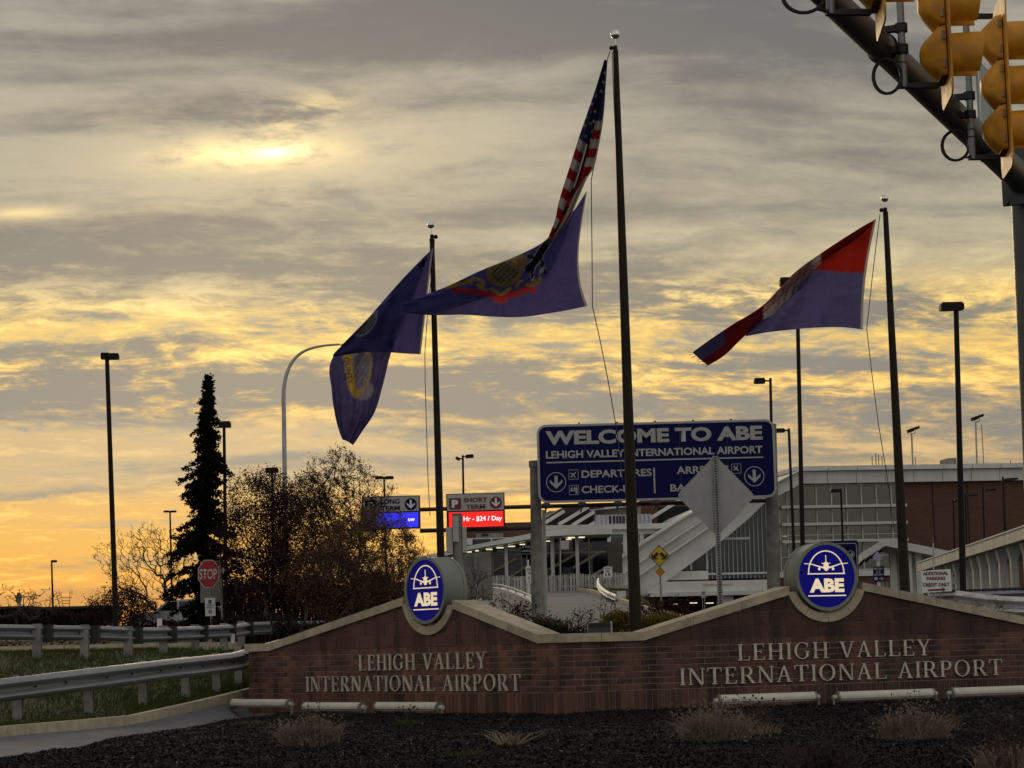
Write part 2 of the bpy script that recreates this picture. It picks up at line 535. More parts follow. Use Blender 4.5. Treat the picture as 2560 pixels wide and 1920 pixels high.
M_SIGNLET = mat('sign_letter_grey', (0.34, 0.34, 0.325), 0.4, var=0.06)
M_NAVY = mat('navy_sign_face', (0.0025, 0.003, 0.060), 0.6, spec=0.12, var=0.15, scale=2)
M_SIGNBLK = mat('sign_black', (0.015, 0.015, 0.016), 0.6, var=0.1)
M_RED = mat('sign_red', (0.42, 0.015, 0.014), 0.5, var=0.15)
M_DKRED = mat('sign_dark_red', (0.13, 0.008, 0.015), 0.55, var=0.1)
M_YEL = mat('sign_yellow', (0.62, 0.42, 0.012), 0.5, var=0.12)
M_ORG = mat('sign_orange', (0.50, 0.22, 0.012), 0.5, var=0.12)
M_ALU = mat('aluminium_back', (0.36, 0.36, 0.35), 0.55, 0.3, var=0.15, scale=3)
M_ALULET = mat('cast_letter', (0.60, 0.545, 0.45), 0.55, 0.25, var=0.25, scale=14)
M_BARK = mat('bark', (0.035, 0.024, 0.018), 0.9, var=0.4, scale=8)
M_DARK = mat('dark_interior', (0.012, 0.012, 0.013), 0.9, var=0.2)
M_DRUM = mat('drum_green_grey', (0.20, 0.22, 0.19), 0.55, 0.2, var=0.15, scale=3)
M_SIGY = mat('signal_yellow', (0.68, 0.295, 0.010), 0.55, var=0.3, scale=9)
M_ARM = mat('galvanized_arm', (0.085, 0.09, 0.09), 0.45, 0.65, var=0.35, scale=5)
M_LIT = mat('lit_warm', (0.8, 0.72, 0.55), 0.5, var=0.02, emit=(1.0, 0.78, 0.50), estr=0.55)
M_LITBLUE = mat('lit_blue_face', (0.004, 0.004, 0.12), 0.5, spec=0.12, var=0.05, emit=(0.002, 0.002, 0.11), estr=0.6)
M_TUBE = mat('canopy_tube_light', (0.9, 0.85, 0.7), 0.5, var=0.02, emit=(1.0, 0.88, 0.62), estr=0.9)
M_LEDR = mat('led_red', (0.5, 0.01, 0.01), 0.5, var=0.02, emit=(1.0, 0.016, 0.012), estr=1.1)
M_LEDB = mat('led_blue', (0.02, 0.02, 0.5), 0.5, var=0.02, emit=(0.03, 0.03, 0.95), estr=1.0)
M_LEDW = mat('led_white', (0.9, 0.8, 0.8), 0.5, var=0.02, emit=(1.0, 0.86, 0.84), estr=1.0)

# ------------------------------------------------------------------ lie of the land
def ss(x, a, b):
    t = min(1, max(0, (x - a) / (b - a))); return t * t * (3 - 2 * t)

def H(X, Y):
    p = 0.02 - 0.1336 * (X + 8.46) + 0.0877 * (Y - 39)
    z = max(-0.12 + 0.13 * (1 - ss(X, -7.0, -4.5)), min(1.25, p))
    t = X / max(Y, 1.0)
    left = 1 - ss(t, 0.03, 0.10)
    z += left * min(3.0, max(0.0, (Y - 62) * 0.0215)) + left * min(2.2, max(0.0, (Y - 201.5) * 0.004))
    return z

# near edge of the lawn: kerb line, and near edge of the kerbside road: mulch line
KERB = [(-14.5, 14.0), (-12.0, 24.0), (-9.35, 32.0), (-8.2, 36.6), (-7.0, 41.0), (-6.1, 44.6), (-5.45, 47.6), (-4.9, 51.0), (-4.6, 56.0)]
def kerb_x(Y):
    for (xa, ya), (xb, yb) in zip(KERB, KERB[1:]):
        if ya <= Y <= yb: return xa + (xb - xa) * (Y - ya) / (yb - ya)
    return KERB[0][0] if Y < KERB[0][1] else KERB[-1][0]
def mulch_x(Y):
    return -6.50 + (Y - 30.6) * 0.070 + 0.12 * sin(Y * 0.9)

def land_grid(xs, ys, fz, keep=None):
    mb = MB(); idx = {}
    for j, y in enumerate(ys):
        for i, x in enumerate(xs):
            idx[i, j] = len(mb.v); mb.v.append((x, y, fz(x, y)))
    for j in range(len(ys) - 1):
        for i in range(len(xs) - 1):
            if keep and not keep((xs[i] + xs[i + 1]) / 2, (ys[j] + ys[j + 1]) / 2): continue
            mb.f.append((idx[i, j], idx[i + 1, j], idx[i + 1, j + 1], idx[i, j + 1])); mb.mi.append(0)
    return mb

M_SOIL = mat('soil_and_thin_grass', (0.045, 0.042, 0.028), 0.95, var=0.5, scale=2, col2=(0.03, 0.035, 0.016), bump=0.5)
M_GRASSG = mat('grass_ground', (0.048, 0.062, 0.018), 0.95, col2=(0.055, 0.052, 0.026), scale=1.5, bump=0.5)
xs = [-1500, -700, -350, -180, -100] + [-60 + 3 * i for i in range(41)] + [100, 180, 350, 700, 1500]
ys = [-40, -10, 6] + [10 + 2 * i for i in range(36)] + [86 + 8 * i for i in range(18)] + [260, 330, 430, 600, 900, 1500, 2600]
structure(land_grid(xs, ys, lambda x, y: H(x, y) - 0.16 - 0.5 * (1 - ss(y, 54, 60)) * (1 - ss(abs(x), 30, 60))), 'ground', M_SOIL, True)

def fine(a, b, st):
    n = max(1, int(round((b - a) / st))); return [a + (b - a) * i / n for i in range(n + 1)]

# kerbside road, in strips following kerb and mulch edge
mb = MB()
yy = fine(12, 56, 1.0)
for y0, y1 in zip(yy, yy[1:]):
    for k in range(6):
        def pt(y, t):
            a, b = kerb_x(y), mulch_x(y) + 1.2
            x = a + (b - a) * t
            return (x, y, H(kerb_x(y), y) - 0.13 - min(1, t * 2.4) * max(0.03, H(kerb_x(y), y) + 0.13))
        mb.quad(pt(y0, k / 6), pt(y0, (k + 1) / 6), pt(y1, (k + 1) / 6), pt(y1, k / 6))
structure(mb, 'road', M_ASPH)

# lawn between the two guard rails
def lawn_z(x, y): return H(x, y) + 0.012 * sin(x * 3.1) * sin(y * 2.3)
mb = MB()
for y0, y1 in zip(yy, yy[1:]):
    def lp(y, k):
        x = kerb_x(y) - 0.16 - (0 if k == 0 else (k / 6) ** 1.3 * 14)
        return (x, y, lawn_z(x, y) - (0.0 if k else 0.02))
    for k in range(6):
        mb.quad(lp(y0, k + 1), lp(y0, k), lp(y1, k), lp(y1, k + 1))
structure(mb, 'lawn', M_GRASSG, True)

# kerb: real stones, butted
kp = []
for y in fine(13, 55.5, 2.05): kp.append(Vector((kerb_x(y), y, H(kerb_x(y), y))))
mb_par = MB()
mb_par.bar(kp[8] - Vector((0.08, 0, 0.40)), kp[9] - Vector((0.08, 0, 0.40)), 0.10, 0.20)
kerb = structure(mb_par, 'kerb', M_CURB)
for a, b in zip(kp, kp[1:]):
    d_ = (b - a).normalized() * 0.006
    q = MB()
    off = Vector((-0.08, 0, -0.10))
    q.bar(a + d_ + off, b - d_ + off, 0.14, 0.27)
    q.build('kerb_stone', M_CURB, kerb)

# grass blades on the lawn
def blades(name, mats, pts, h, w, lean, label=None, cat=None, parent=None):
    n = len(pts); rg = np.random.default_rng(5)
    P = np.array(pts); a = rg.uniform(0, 2 * pi, n); hh = h * rg.uniform(0.5, 1.2, n)
    dxy = np.stack([np.cos(a), np.sin(a)], 1); lx = rg.normal(0, lean, (n, 2)) * hh[:, None]
    v = np.zeros((n, 3, 3))
    v[:, 0, :2] = P[:, :2] - dxy * w / 2; v[:, 1, :2] = P[:, :2] + dxy * w / 2; v[:, 2, :2] = P[:, :2] + lx
    v[:, 0, 2] = v[:, 1, 2] = P[:, 2] - 0.01; v[:, 2, 2] = P[:, 2] + hh
    me = bpy.data.meshes.new(name)
    me.from_pydata([tuple(p) for p in v.reshape(-1, 3)], [], [(3 * i, 3 * i + 1, 3 * i + 2) for i in range(n)])
    me.materials.append(mats)
    o = bpy.data.objects.new(name, me); C.objects.link(o); o['kind'] = 'stuff'
    if label: o['label'] = label; o['category'] = cat
    return o
M_BLADE = leaf_mat('grass_blade', (0.040, 0.068, 0.015), (0.085, 0.092, 0.026), 0.3)
pts = []
for i in range(60000):
    y = R.uniform(30, 55)
    x = kerb_x(y) - 0.2 - R.random() ** 1.3 * 6.5
    if R.random() < 0.55 + 0.45 * ss(sin(x * 1.7 + 1.1 * sin(y)) + sin(y * 1.3 + x * .6), -1.2, 0.6): pts.append((x, y, lawn_z(x, y)))
blades('grass', M_BLADE, pts, 0.085, 0.022, 0.45, 'short patchy green grass on the slope between the guard rails', 'grass')

# far road behind the second guard rail, its kerb and verge
FARK = [(-26, 55.5), (-14, 56.5), (-11.4, 57.5), (-9.4, 59.5), (-7.8, 62.5), (-6.6, 67)]
def far_k(off, dz):
    out = []
    for i, (x, y) in enumerate(FARK):
        x0, y0 = FARK[max(i - 1, 0)]; x1, y1 = FARK[min(i + 1, len(FARK) - 1)]
        d_ = Vector((x1 - x0, y1 - y0)).normalized(); n_ = Vector((-d_.y, d_.x))
        out.append(Vector((x + n_.x * off, y + n_.y * off, 1.24 + dz)))
    return out
mb = MB(); A_, B_ = far_k(0, 0.0), far_k(-4.6, -0.02)
for i in range(len(A_) - 1): mb.quad(B_[i], B_[i + 1], A_[i + 1], A_[i])
structure(mb, 'ramp_road', M_ASPH)
mb = MB(); A_ = far_k(0.1, 0.05)
for i in range(len(A_) - 1): mb.bar(A_[i], A_[i + 1], 0.18, 0.32)
structure(mb, 'far_kerb', M_CURB)

# ------------------------------------------------------------------ brick sign walls
JX, JY = 0.66, 39.0
AL, AR = radians(50.2), radians(20.1)
uL = Vector((cos(AL), -sin(AL), 0)); nL = Vector((-sin(AL), -cos(AL), 0))
uR = Vector((cos(AR), sin(AR), 0)); nR = Vector((sin(AR), -cos(AR), 0))
LEN_L, LEN_R = 9.58, 9.9
ML = frame(Vector((JX, JY, 0)) - uL * LEN_L, uL, nL)
MR = frame((JX, JY, 0), uR, nR)

def brick_mat(name, c1, c2, rough_face, stains=()):
    m = bpy.data.materials.new(name); m.use_nodes = True
    g = G(m.node_tree); g.n.clear()
    b = g.new('ShaderNodeBsdfPrincipled'); o = g.new('ShaderNodeOutputMaterial'); g.l.new(b.outputs[0], o.inputs[0])
    pos = g.new('ShaderNodeNewGeometry').outputs['Position']
    rnd = g.new('ShaderNodeObjectInfo').outputs['Random']
    cc = g.mix(rnd, c1, c2)
    n1 = g.noise(pos, 22, 6, 0.7)
    k = g.m('ADD', g.m('MULTIPLY', n1, 0.75), 0.62)
    cc = g.vm('MULTIPLY', cc, g.comb(k, k, k))
    # run-off streaks: long vertical, dark, with ragged edges
    streak = g.noise(g.vm('MULTIPLY', pos, (2.2, 2.2, 0.35)), 1.3, 5, 0.6)
    st = g.smooth(streak, 0.47, 0.66)
    st = g.m('MULTIPLY', st, 0.8)
    for (origin, u, s0, w, amt) in stains:
        s_ = g.vm('DOT_PRODUCT', g.vm('SUBTRACT', pos, origin), u)
        ds = g.m('SUBTRACT', s_, s0)
        ds = g.m('ADD', ds, g.m('MULTIPLY', g.m('SUBTRACT', g.noise(pos, 5, 4, 0.7), 0.5), w * 1.6))
        q = g.m('EXPONENT', g.m('MULTIPLY', g.m('POWER', g.m('DIVIDE', ds, w), 2.0), -1.0))
        st = g.m('MAXIMUM', st, g.m('MULTIPLY', q, amt))
    cc = g.mix(g.m('MULTIPLY', st, g.m('ADD', g.m('MULTIPLY', n1, 0.6), 0.55), clamp=True), cc, (0.012, 0.010, 0.010))
    g.put(b.inputs['Base Color'], cc); b.inputs['Roughness'].default_value = 0.9
    bn = g.new('ShaderNodeBump'); bn.inputs['Strength'].default_value = 0.9 if rough_face else 0.35
    bn.inputs['Distance'].default_value = 0.03 if rough_face else 0.008
    g.put(bn.inputs['Height'], g.noise(pos, 18 if rough_face else 60, 6, 0.7)); g.l.new(bn.outputs[0], b.inputs['Normal'])
    MATS[name] = m
    return m
JV = Vector((JX, JY, 0))
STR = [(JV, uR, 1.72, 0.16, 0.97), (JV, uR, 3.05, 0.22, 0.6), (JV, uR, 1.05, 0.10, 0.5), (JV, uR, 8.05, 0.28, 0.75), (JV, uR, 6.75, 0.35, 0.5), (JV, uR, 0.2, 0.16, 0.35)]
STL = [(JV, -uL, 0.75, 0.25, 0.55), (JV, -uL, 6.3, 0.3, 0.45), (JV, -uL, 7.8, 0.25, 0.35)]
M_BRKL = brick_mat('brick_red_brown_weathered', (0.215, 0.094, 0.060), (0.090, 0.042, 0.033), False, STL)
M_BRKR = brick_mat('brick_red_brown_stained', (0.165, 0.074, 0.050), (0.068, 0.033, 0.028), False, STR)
M_SPLL = brick_mat('split_face_block', (0.140, 0.062, 0.045), (0.100, 0.046, 0.036), True, STL)
M_SPLR = brick_mat('split_face_block_stained', (0.105, 0.048, 0.038), (0.075, 0.036, 0.030), True, STR)

def box_mesh(name, sx, sy, sz, m, bev=0.0):
    me = bpy.data.meshes.new(name)
    x, y, z = sx / 2, sy / 2, sz / 2
    vs = [(a * x, b * y, -z) for b in (-1, 1) for a in (-1, 1)] + [(a * (x - bev), b * (y - bev), z) for b in (-1, 1) for a in (-1, 1)] + [(a * x, b * y, z - bev) for b in (-1, 1) for a in (-1, 1)]
    fs = [(0, 2, 3, 1), (4, 5, 7, 6), (0, 1, 9, 8), (1, 3, 11, 9), (3, 2, 10, 11), (2, 0, 8, 10), (8, 9, 5, 4), (9, 11, 7, 5), (11, 10, 6, 7), (10, 8, 4, 6)]
    me.from_pydata(vs, [], fs); me.materials.append(m)
    return me

def wall_wing(M, length, prof, drum_px, brk, spl, name, label, text_lines, sgn):
    """prof: gable outline as (s, z) of the coping's underside"""
    t = thing(name, label, 'wall', M.translation)
    o0 = M.translation
    ds, dzc = hit(M, *drum_px, 0.08)
    RIN = 0.655
    def gable(s):
        for (a, za), (b, zb) in zip(prof, prof[1:]):
            if a <= s <= b: return za + (zb - za) * (s - a) / (b - a)
        return prof[0][1] if s < prof[0][0] else prof[-1][1]
    def top(s, r=RIN + 0.07):
        z = gable(s)
        if abs(s - ds) < r: z = min(z, dzc - sqrt(r * r - (s - ds) ** 2))
        return z
    zb = min(z for s, z in prof) - 0.005
    # core behind the bricks
    S = sorted(set([0.0, length] + [p[0] for p in prof] + [ds + (RIN + 0.07) * k / 16 for k in range(-16, 17)]))
    S = [s for s in S if 0 <= s <= length]
    core = MB()
    vs = [(s, z, d_) for d_ in (-0.012, -0.44) for s in S for z in (-0.35, top(s) - 0.004)]
    n = len(S); vs = [M @ Vector(v) for v in vs]; fs = []
    for i in range(n - 1):
        a = 2 * i
        fs += [(a, a + 2, a + 3, a + 1), (2 * n + a, 2 * n + a + 1, 2 * n + a + 3, 2 * n + a + 2), (a + 1, a + 3, 2 * n + a + 3, 2 * n + a + 1)]
    fs += [(0, 1, 2 * n + 1, 2 * n), (2 * n - 2, 4 * n - 2, 4 * n - 1, 2 * n - 1)]
    core._a(vs, fs); core.build('mortar_core', M_MORTAR, t)
    # bricks
    rows = 8; zs = 0.30; ch = (zb - zs) / rows; L = 0.305
    full = box_mesh('brick', L - 0.014, ch - 0.014, 0.09, brk, 0.004)
    half = box_mesh('brick', L / 2 - 0.014, ch - 0.014, 0.09, brk, 0.004)
    W = 0.115
    sold = box_mesh('soldier_brick', W - 0.014, 0.375, 0.09, brk, 0.004)
    items = []; ends_ = {}
    for r_ in range(rows):
        s = 0.0 if r_ % 2 == 0 else L / 2
        if r_ % 2: items.append((L / 4, zs + ch * (r_ + 0.5), half))
        while s + L <= length + 0.001:
            items.append((s + L / 2, zs + ch * (r_ + 0.5), full)); s += L
        if length - s > 0.03:
            wl = length - s; items.append((s + wl / 2, zs + ch * (r_ + 0.5), ends_.setdefault(round(wl, 3), box_mesh('brick', wl - 0.008, ch - 0.014, 0.09, brk, 0.004))))
    s = W / 2
    while s < length - W / 2 + 0.001:
        items.append((s, 0.105, sold)); s += W
    inv = Matrix.Translation(-o0)
    def far(it):
        p = M @ Vector((it[0], it[1], 0)); sp = p.x / p.y
        return p.y + (50 if abs(sp) > 0.232 else 0) + (8 if it[2] is sold else 0)
    items.sort(key=far)
    rest = MB(); rc = {}
    for k, (s, z, me) in enumerate(items):
        Mx = M @ Matrix.Translation((s, z, -0.045 + R.uniform(-0.002, 0.003)))
        if k < 300:
            o = bpy.data.objects.new('soldier_brick' if me is sold else 'brick', me); C.objects.link(o); o.parent = t
            o.matrix_basis = inv @ Mx
        else:
            rest._a([Mx @ v.co for v in me.vertices], [tuple(p.vertices) for p in me.polygons])
    if rest.v: rest.build('far_bricks', brk, t, kind='stuff')
    # split-face blocks filling the gable
    bh, bl = 0.235, 0.62
    z0 = zb + 0.001; rr = 0
    zmax = max(z for s, z in prof)
    while z0 < zmax:
        s0 = -(rr % 2) * bl / 2
        while s0 < length:
            a, b = max(s0, 0) + 0.006, min(s0 + bl, length) - 0.006
            if b - a > 0.05:
                SS = sorted(set([a + (b - a) * i / 8 for i in range(9)] + [p[0] for p in prof if a < p[0] < b]))
                pts = [(s, min(z0 + bh - 0.010, top(s) - 0.002)) for s in SS]
                pts = [(s, z) for s, z in pts if z > z0 + 0.012]
                if len(pts) >= 3:
                    q = MB()
                    poly = [(pts[0][0], z0), (pts[-1][0], z0)] + pts[::-1]
                    q.prism(poly, M, -0.06, R.uniform(0.002, 0.012))
                    q.build('block', spl, t)
            s0 += bl
        z0 += bh; rr += 1
    # coping stones
    th, dep0, dep1 = 0.15, 0.055, -0.50
    def stone(pts_lo, pts_hi):
        q = MB(); q.prism(list(pts_lo) + list(pts_hi)[::-1], M, dep1, dep0); q.build('coping_stone', M_CONC, t)
    gapl, gapr = ds - (RIN + 0.075), ds + (RIN + 0.075)
    runs = []
    for (a, za), (b, zb_) in zip(prof, prof[1:]):
        for lo, hi in ((a, min(b, gapl)), (max(a, gapr), b)):
            if hi - lo > 0.02: runs.append((lo, hi))
    for a, b in runs:
        k = max(1, int(round((b - a) / 0.82)))
        for i in range(k):
            p, q_ = a + (b - a) * i / k + (0.004 if i else 0), a + (b - a) * (i + 1) / k - (0.004 if i < k - 1 else 0)
            e0 = -0.05 if p < 0.02 else 0; e1 = 0.05 if q_ > length - 0.02 else 0
            stone([(p + e0, gable(p)), (q_ + e1, gable(q_))], [(p + e0, gable(p) + th), (q_ + e1, gable(q_) + th)])
    # U-shaped seat of the round sign: curved stones
    a_start = math.asin(max(-1, min(1, (gable(gapl) - dzc) / (RIN + 0.155)))) 
    aL = pi - a_start; aR = 2 * pi + math.asin(max(-1, min(1, (gable(gapr) - dzc) / (RIN + 0.155))))
    for i in range(4):
        q = MB(); g0 = aL + (aR - aL) * i / 4 + 0.006; g1 = aL + (aR - aL) * (i + 1) / 4 - 0.006
        q.ring(M, (ds, dzc), RIN, RIN + 0.155, -0.47, 0.052, 14, g0, g1)
        q.build('curved_coping_stone', M_CONC, t)
    q = MB(); q.bb((ds - 0.10, dzc - RIN - 0.01, -0.42), (ds + 0.10, dzc - RIN + 0.06, -0.02), M); q.build('sign_foot', M_CONC, t)
    # raised letters
    for (string, pL, pR) in text_lines:
        sa, za0 = hit(M, *pL, 0.03); sb, zb0 = hit(M, *pR, 0.03)
        set_letters(string, M, sa, sb, (za0 + zb0) / 2, 0.285, t)
    return t, ds, dzc

# serif capitals: strokes as polygons in a unit-height box
def glyph(ch):
    st, th = 0.125, 0.055          # stem and hairline
    def stem(x0, w=st): return [(x0, 0), (x0 + w, 0), (x0 + w, 1), (x0, 1)]
    def serif(x0, x1, y): return [(x0, y), (x1, y), (x1, y + 0.045), (x0, y + 0.045)]
    def para(x0, y0, x1, y1, w): return [(x0, y0), (x0 + w, y0), (x1 + w, y1), (x1, y1)]
    def arc(cx, cy, rx, ry, w, h, a0, a1, n=18):
        o = [(cx + rx * cos(a0 + (a1 - a0) * i / n), cy + ry * sin(a0 + (a1 - a0) * i / n)) for i in range(n + 1)]
        k = [(cx + (rx - w) * cos(a0 + (a1 - a0) * i / n), cy + (ry - h) * sin(a0 + (a1 - a0) * i / n)) for i in range(n, -1, -1)]
        return o + k
    def sf(x, w=st): return [serif(x - 0.07, x + w + 0.07, 0), serif(x - 0.07, x + w + 0.07, 0.955)]
    if ch == 'I': return 0.30, [stem(0.09)] + sf(0.09)
    if ch == 'L': return 0.66, [stem(0.09)] + sf(0.09) + [serif(0.10, 0.62, 0), [(0.575, 0), (0.62, 0), (0.64, 0.22), (0.615, 0.22)]]
    if ch == 'E': return 0.66, [stem(0.09)] + sf(0.09) + [serif(0.10, 0.60, 0), serif(0.10, 0.57, 0.955), serif(0.10, 0.44, 0.49), [(0.555, 0), (0.60, 0), (0.625, 0.2), (0.60, 0.2)], [(0.53, 1), (0.555, 0.8), (0.58, 0.8), (0.57, 1)], [(0.42, 0.40), (0.445, 0.40), (0.445, 0.62), (0.42, 0.62)]]
    if ch == 'H': return 0.84, [stem(0.09), stem(0.625)] + sf(0.09) + sf(0.625) + [serif(0.10, 0.70, 0.485)]
    if ch == 'T': return 0.72, [stem(0.30), serif(0.23, 0.495, 0), serif(0.02, 0.70, 0.955), [(0.02, 1), (0.0, 0.76), (0.028, 0.76), (0.065, 1)], [(0.655, 1), (0.692, 0.76), (0.72, 0.76), (0.70, 1)]]
    if ch == 'N': return 0.84, [stem(0.09, th), stem(0.695, th), para(0.61, 0, 0.06, 1, 0.14), serif(0.02, 0.22, 0), serif(0.0, 0.2, 0.955), serif(0.62, 0.83, 0.955)]
    if ch == 'V': return 0.80, [[(0.33, 0), (0.43, 0), (0.20, 1), (0.06, 1)], [(0.37, 0), (0.43, 0), (0.74, 1), (0.68, 1)], serif(0.0, 0.27, 0.955), serif(0.60, 0.82, 0.955)]
    if ch == 'A': return 0.80, [[(0.06, 0), (0.12, 0), (0.44, 1), (0.38, 1)], [(0.58, 0), (0.72, 0), (0.44, 1), (0.35, 1)], serif(0.0, 0.20, 0), serif(0.51, 0.80, 0), serif(0.20, 0.58, 0.33)]
    if ch == 'Y': return 0.76, [[(0.32, 0), (0.32 + st, 0), (0.32 + st, 0.46), (0.32, 0.46)], [(0.32, 0.42), (0.445, 0.42), (0.19, 1), (0.05, 1)], [(0.37, 0.44), (0.43, 0.44), (0.70, 1), (0.64, 1)], serif(0.25, 0.515, 0), serif(0.0, 0.25, 0.955), serif(0.57, 0.77, 0.955)]
    if ch == 'O': return 0.88, [arc(0.43, 0.5, 0.41, 0.515, 0.12, 0.04, 0, 2 * pi, 36)]
    if ch == 'G': return 0.86, [arc(0.43, 0.5, 0.41, 0.515, 0.12, 0.04, radians(52), radians(318), 30), [(0.64, 0.10), (0.75, 0.14), (0.75, 0.44), (0.64, 0.44)], serif(0.56, 0.83, 0.42), [(0.655, 0.99), (0.69, 0.72), (0.72, 0.72), (0.72, 0.99)]]
    if ch in 'PR':
        p = [stem(0.09)] + sf(0.09) + [serif(0.10, 0.42, 0.955), serif(0.10, 0.42, 0.44), arc(0.38, 0.72, 0.24, 0.28, 0.11, 0.04, -pi / 2, pi / 2, 14)]
        if ch == 'P': return 0.66, p
        return 0.78, p + [para(0.60, 0, 0.33, 0.47, 0.14), serif(0.56, 0.80, 0)]
    return 0.34, []
GLY = {}
def set_letters(string, M, s0, s1, z, cap, parent):
    adv = [glyph(c)[0] + 0.13 for c in string]
    tot = sum(adv) - 0.13
    kx = (s1 - s0) / tot; x = s0
    o0 = rootloc(parent)
    for c, a in zip(string, adv):
        if c != ' ':
            key = (c, round(kx, 4))
            if key not in GLY:
                q = MB()
                for i, poly in enumerate(glyph(c)[1]):
                    area = sum(p[0] * r_[1] - r_[0] * p[1] for p, r_ in zip(poly, poly[1:] + poly[:1]))
                    pl = poly if area > 0 else poly[::-1]
                    if c == 'O':
                        q.ring(Matrix.Diagonal((kx, cap, 1, 1)), (0.43, 0.5), 0.0, 0.0, 0, 0, 3) if False else None
                    q.prism([(px_ * kx, py_ * cap) for px_, py_ in pl], Matrix.Identity(4), 0.012, 0.042 + 0.0012 * i)
                me = bpy.data.meshes.new('letter'); me.from_pydata(q.v, [], q.f); me.materials.append(M_ALULET); GLY[key] = me
            o = bpy.data.objects.new('letter', GLY[key]); C.objects.link(o); o.parent = parent
            o.matrix_basis = Matrix.Translation(-o0) @ M @ Matrix.Translation((x, z, 0))
        x += a * kx

def prof_px(M, pts): return [hit(M, px, py, 0.05) for px, py in pts]
pL = prof_px(ML, [(614.5, 1629.5), (672, 1626.7), (1066, 1497), (1343, 1606)])
zl = (pL[0][1] + pL[1][1]) / 2
pL = [(0.0, zl), (pL[1][0], zl), (hit(ML, 1064.4, 1476, 0.05)[0], 0), (pL[3][0], zl), (LEN_L, zl)]
sa_, za_ = hit(ML, 996, 1523, 0.05); sb_, zb_ = hit(ML, 1124, 1513, 0.05)
k1 = (za_ - zl) / (sa_ - pL[1][0]); k2 = (zb_ - zl) / (pL[3][0] - sb_)
pL[2] = (pL[2][0], zl + ((pL[2][0] - pL[1][0]) * k1 + (pL[3][0] - pL[2][0]) * k2) / 2)
zr = hit(MR, 1610, 1601, 0.05)[1]
sR0 = hit(MR, 1610, 1601, 0.05)[0]
sRd = hit(MR, 2065.9, 1440, 0.05)[0]
a1 = hit(MR, 1975.5, 1485.6, 0.05); a2 = hit(MR, 2171, 1480, 0.05); a3 = hit(MR, 2560, 1562, 0.05)
kR1 = (a1[1] - zr) / (a1[0] - sR0); kR2 = (a2[1] - a3[1]) / (a3[0] - a2[0])
zpk = (zr + kR1 * (sRd - sR0) + a2[1] + kR2 * (a2[0] - sRd)) / 2
sRe = sRd + (zpk - zr) / kR2
pR = [(0.0, zr), (sR0, zr), (sRd, zpk), (min(sRe, LEN_R - 0.3), zr if sRe < LEN_R - 0.3 else zpk - kR2 * (LEN_R - 0.3 - sRd)), (LEN_R, zr if sRe < LEN_R - 0.3 else zpk - kR2 * (LEN_R - 0.3 - sRd))]
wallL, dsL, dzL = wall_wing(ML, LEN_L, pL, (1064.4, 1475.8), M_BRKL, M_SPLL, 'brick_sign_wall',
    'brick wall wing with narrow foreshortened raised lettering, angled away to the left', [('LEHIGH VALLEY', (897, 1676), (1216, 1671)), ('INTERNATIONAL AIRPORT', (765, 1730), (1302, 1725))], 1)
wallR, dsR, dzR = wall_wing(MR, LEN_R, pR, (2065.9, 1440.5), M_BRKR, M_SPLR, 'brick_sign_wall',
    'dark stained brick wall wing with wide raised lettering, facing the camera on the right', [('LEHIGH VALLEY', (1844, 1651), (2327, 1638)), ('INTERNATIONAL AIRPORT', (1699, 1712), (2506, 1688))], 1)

for i in range(12):
    z0_ = -0.30 if i == 0 else (0.295 + (zl - 0.30) / 11 * (i - 1) + 0.01); z1_ = 0.285 if i == 0 else 0.295 + (zl - 0.30) / 11 * i
    q = MB(); a_, b_, c_, d_ = (JV - uL * 0.05 - nL * 0.004, JV + (nL + nR) * 0.0, JV + uR * 0.05 - nR * 0.004, JV - (nL + nR) * 0.08)
    vs = [Vector((p_.x, p_.y, z)) for z in (z0_, z1_) for p_ in (a_, b_, c_, d_)]
    q._a(vs, [(3, 2, 1, 0), (4, 5, 6, 7), (0, 1, 5, 4), (1, 2, 6, 5), (2, 3, 7, 6), (3, 0, 4, 7)]); q.build('corner_brick', M_BRKL, wallL)

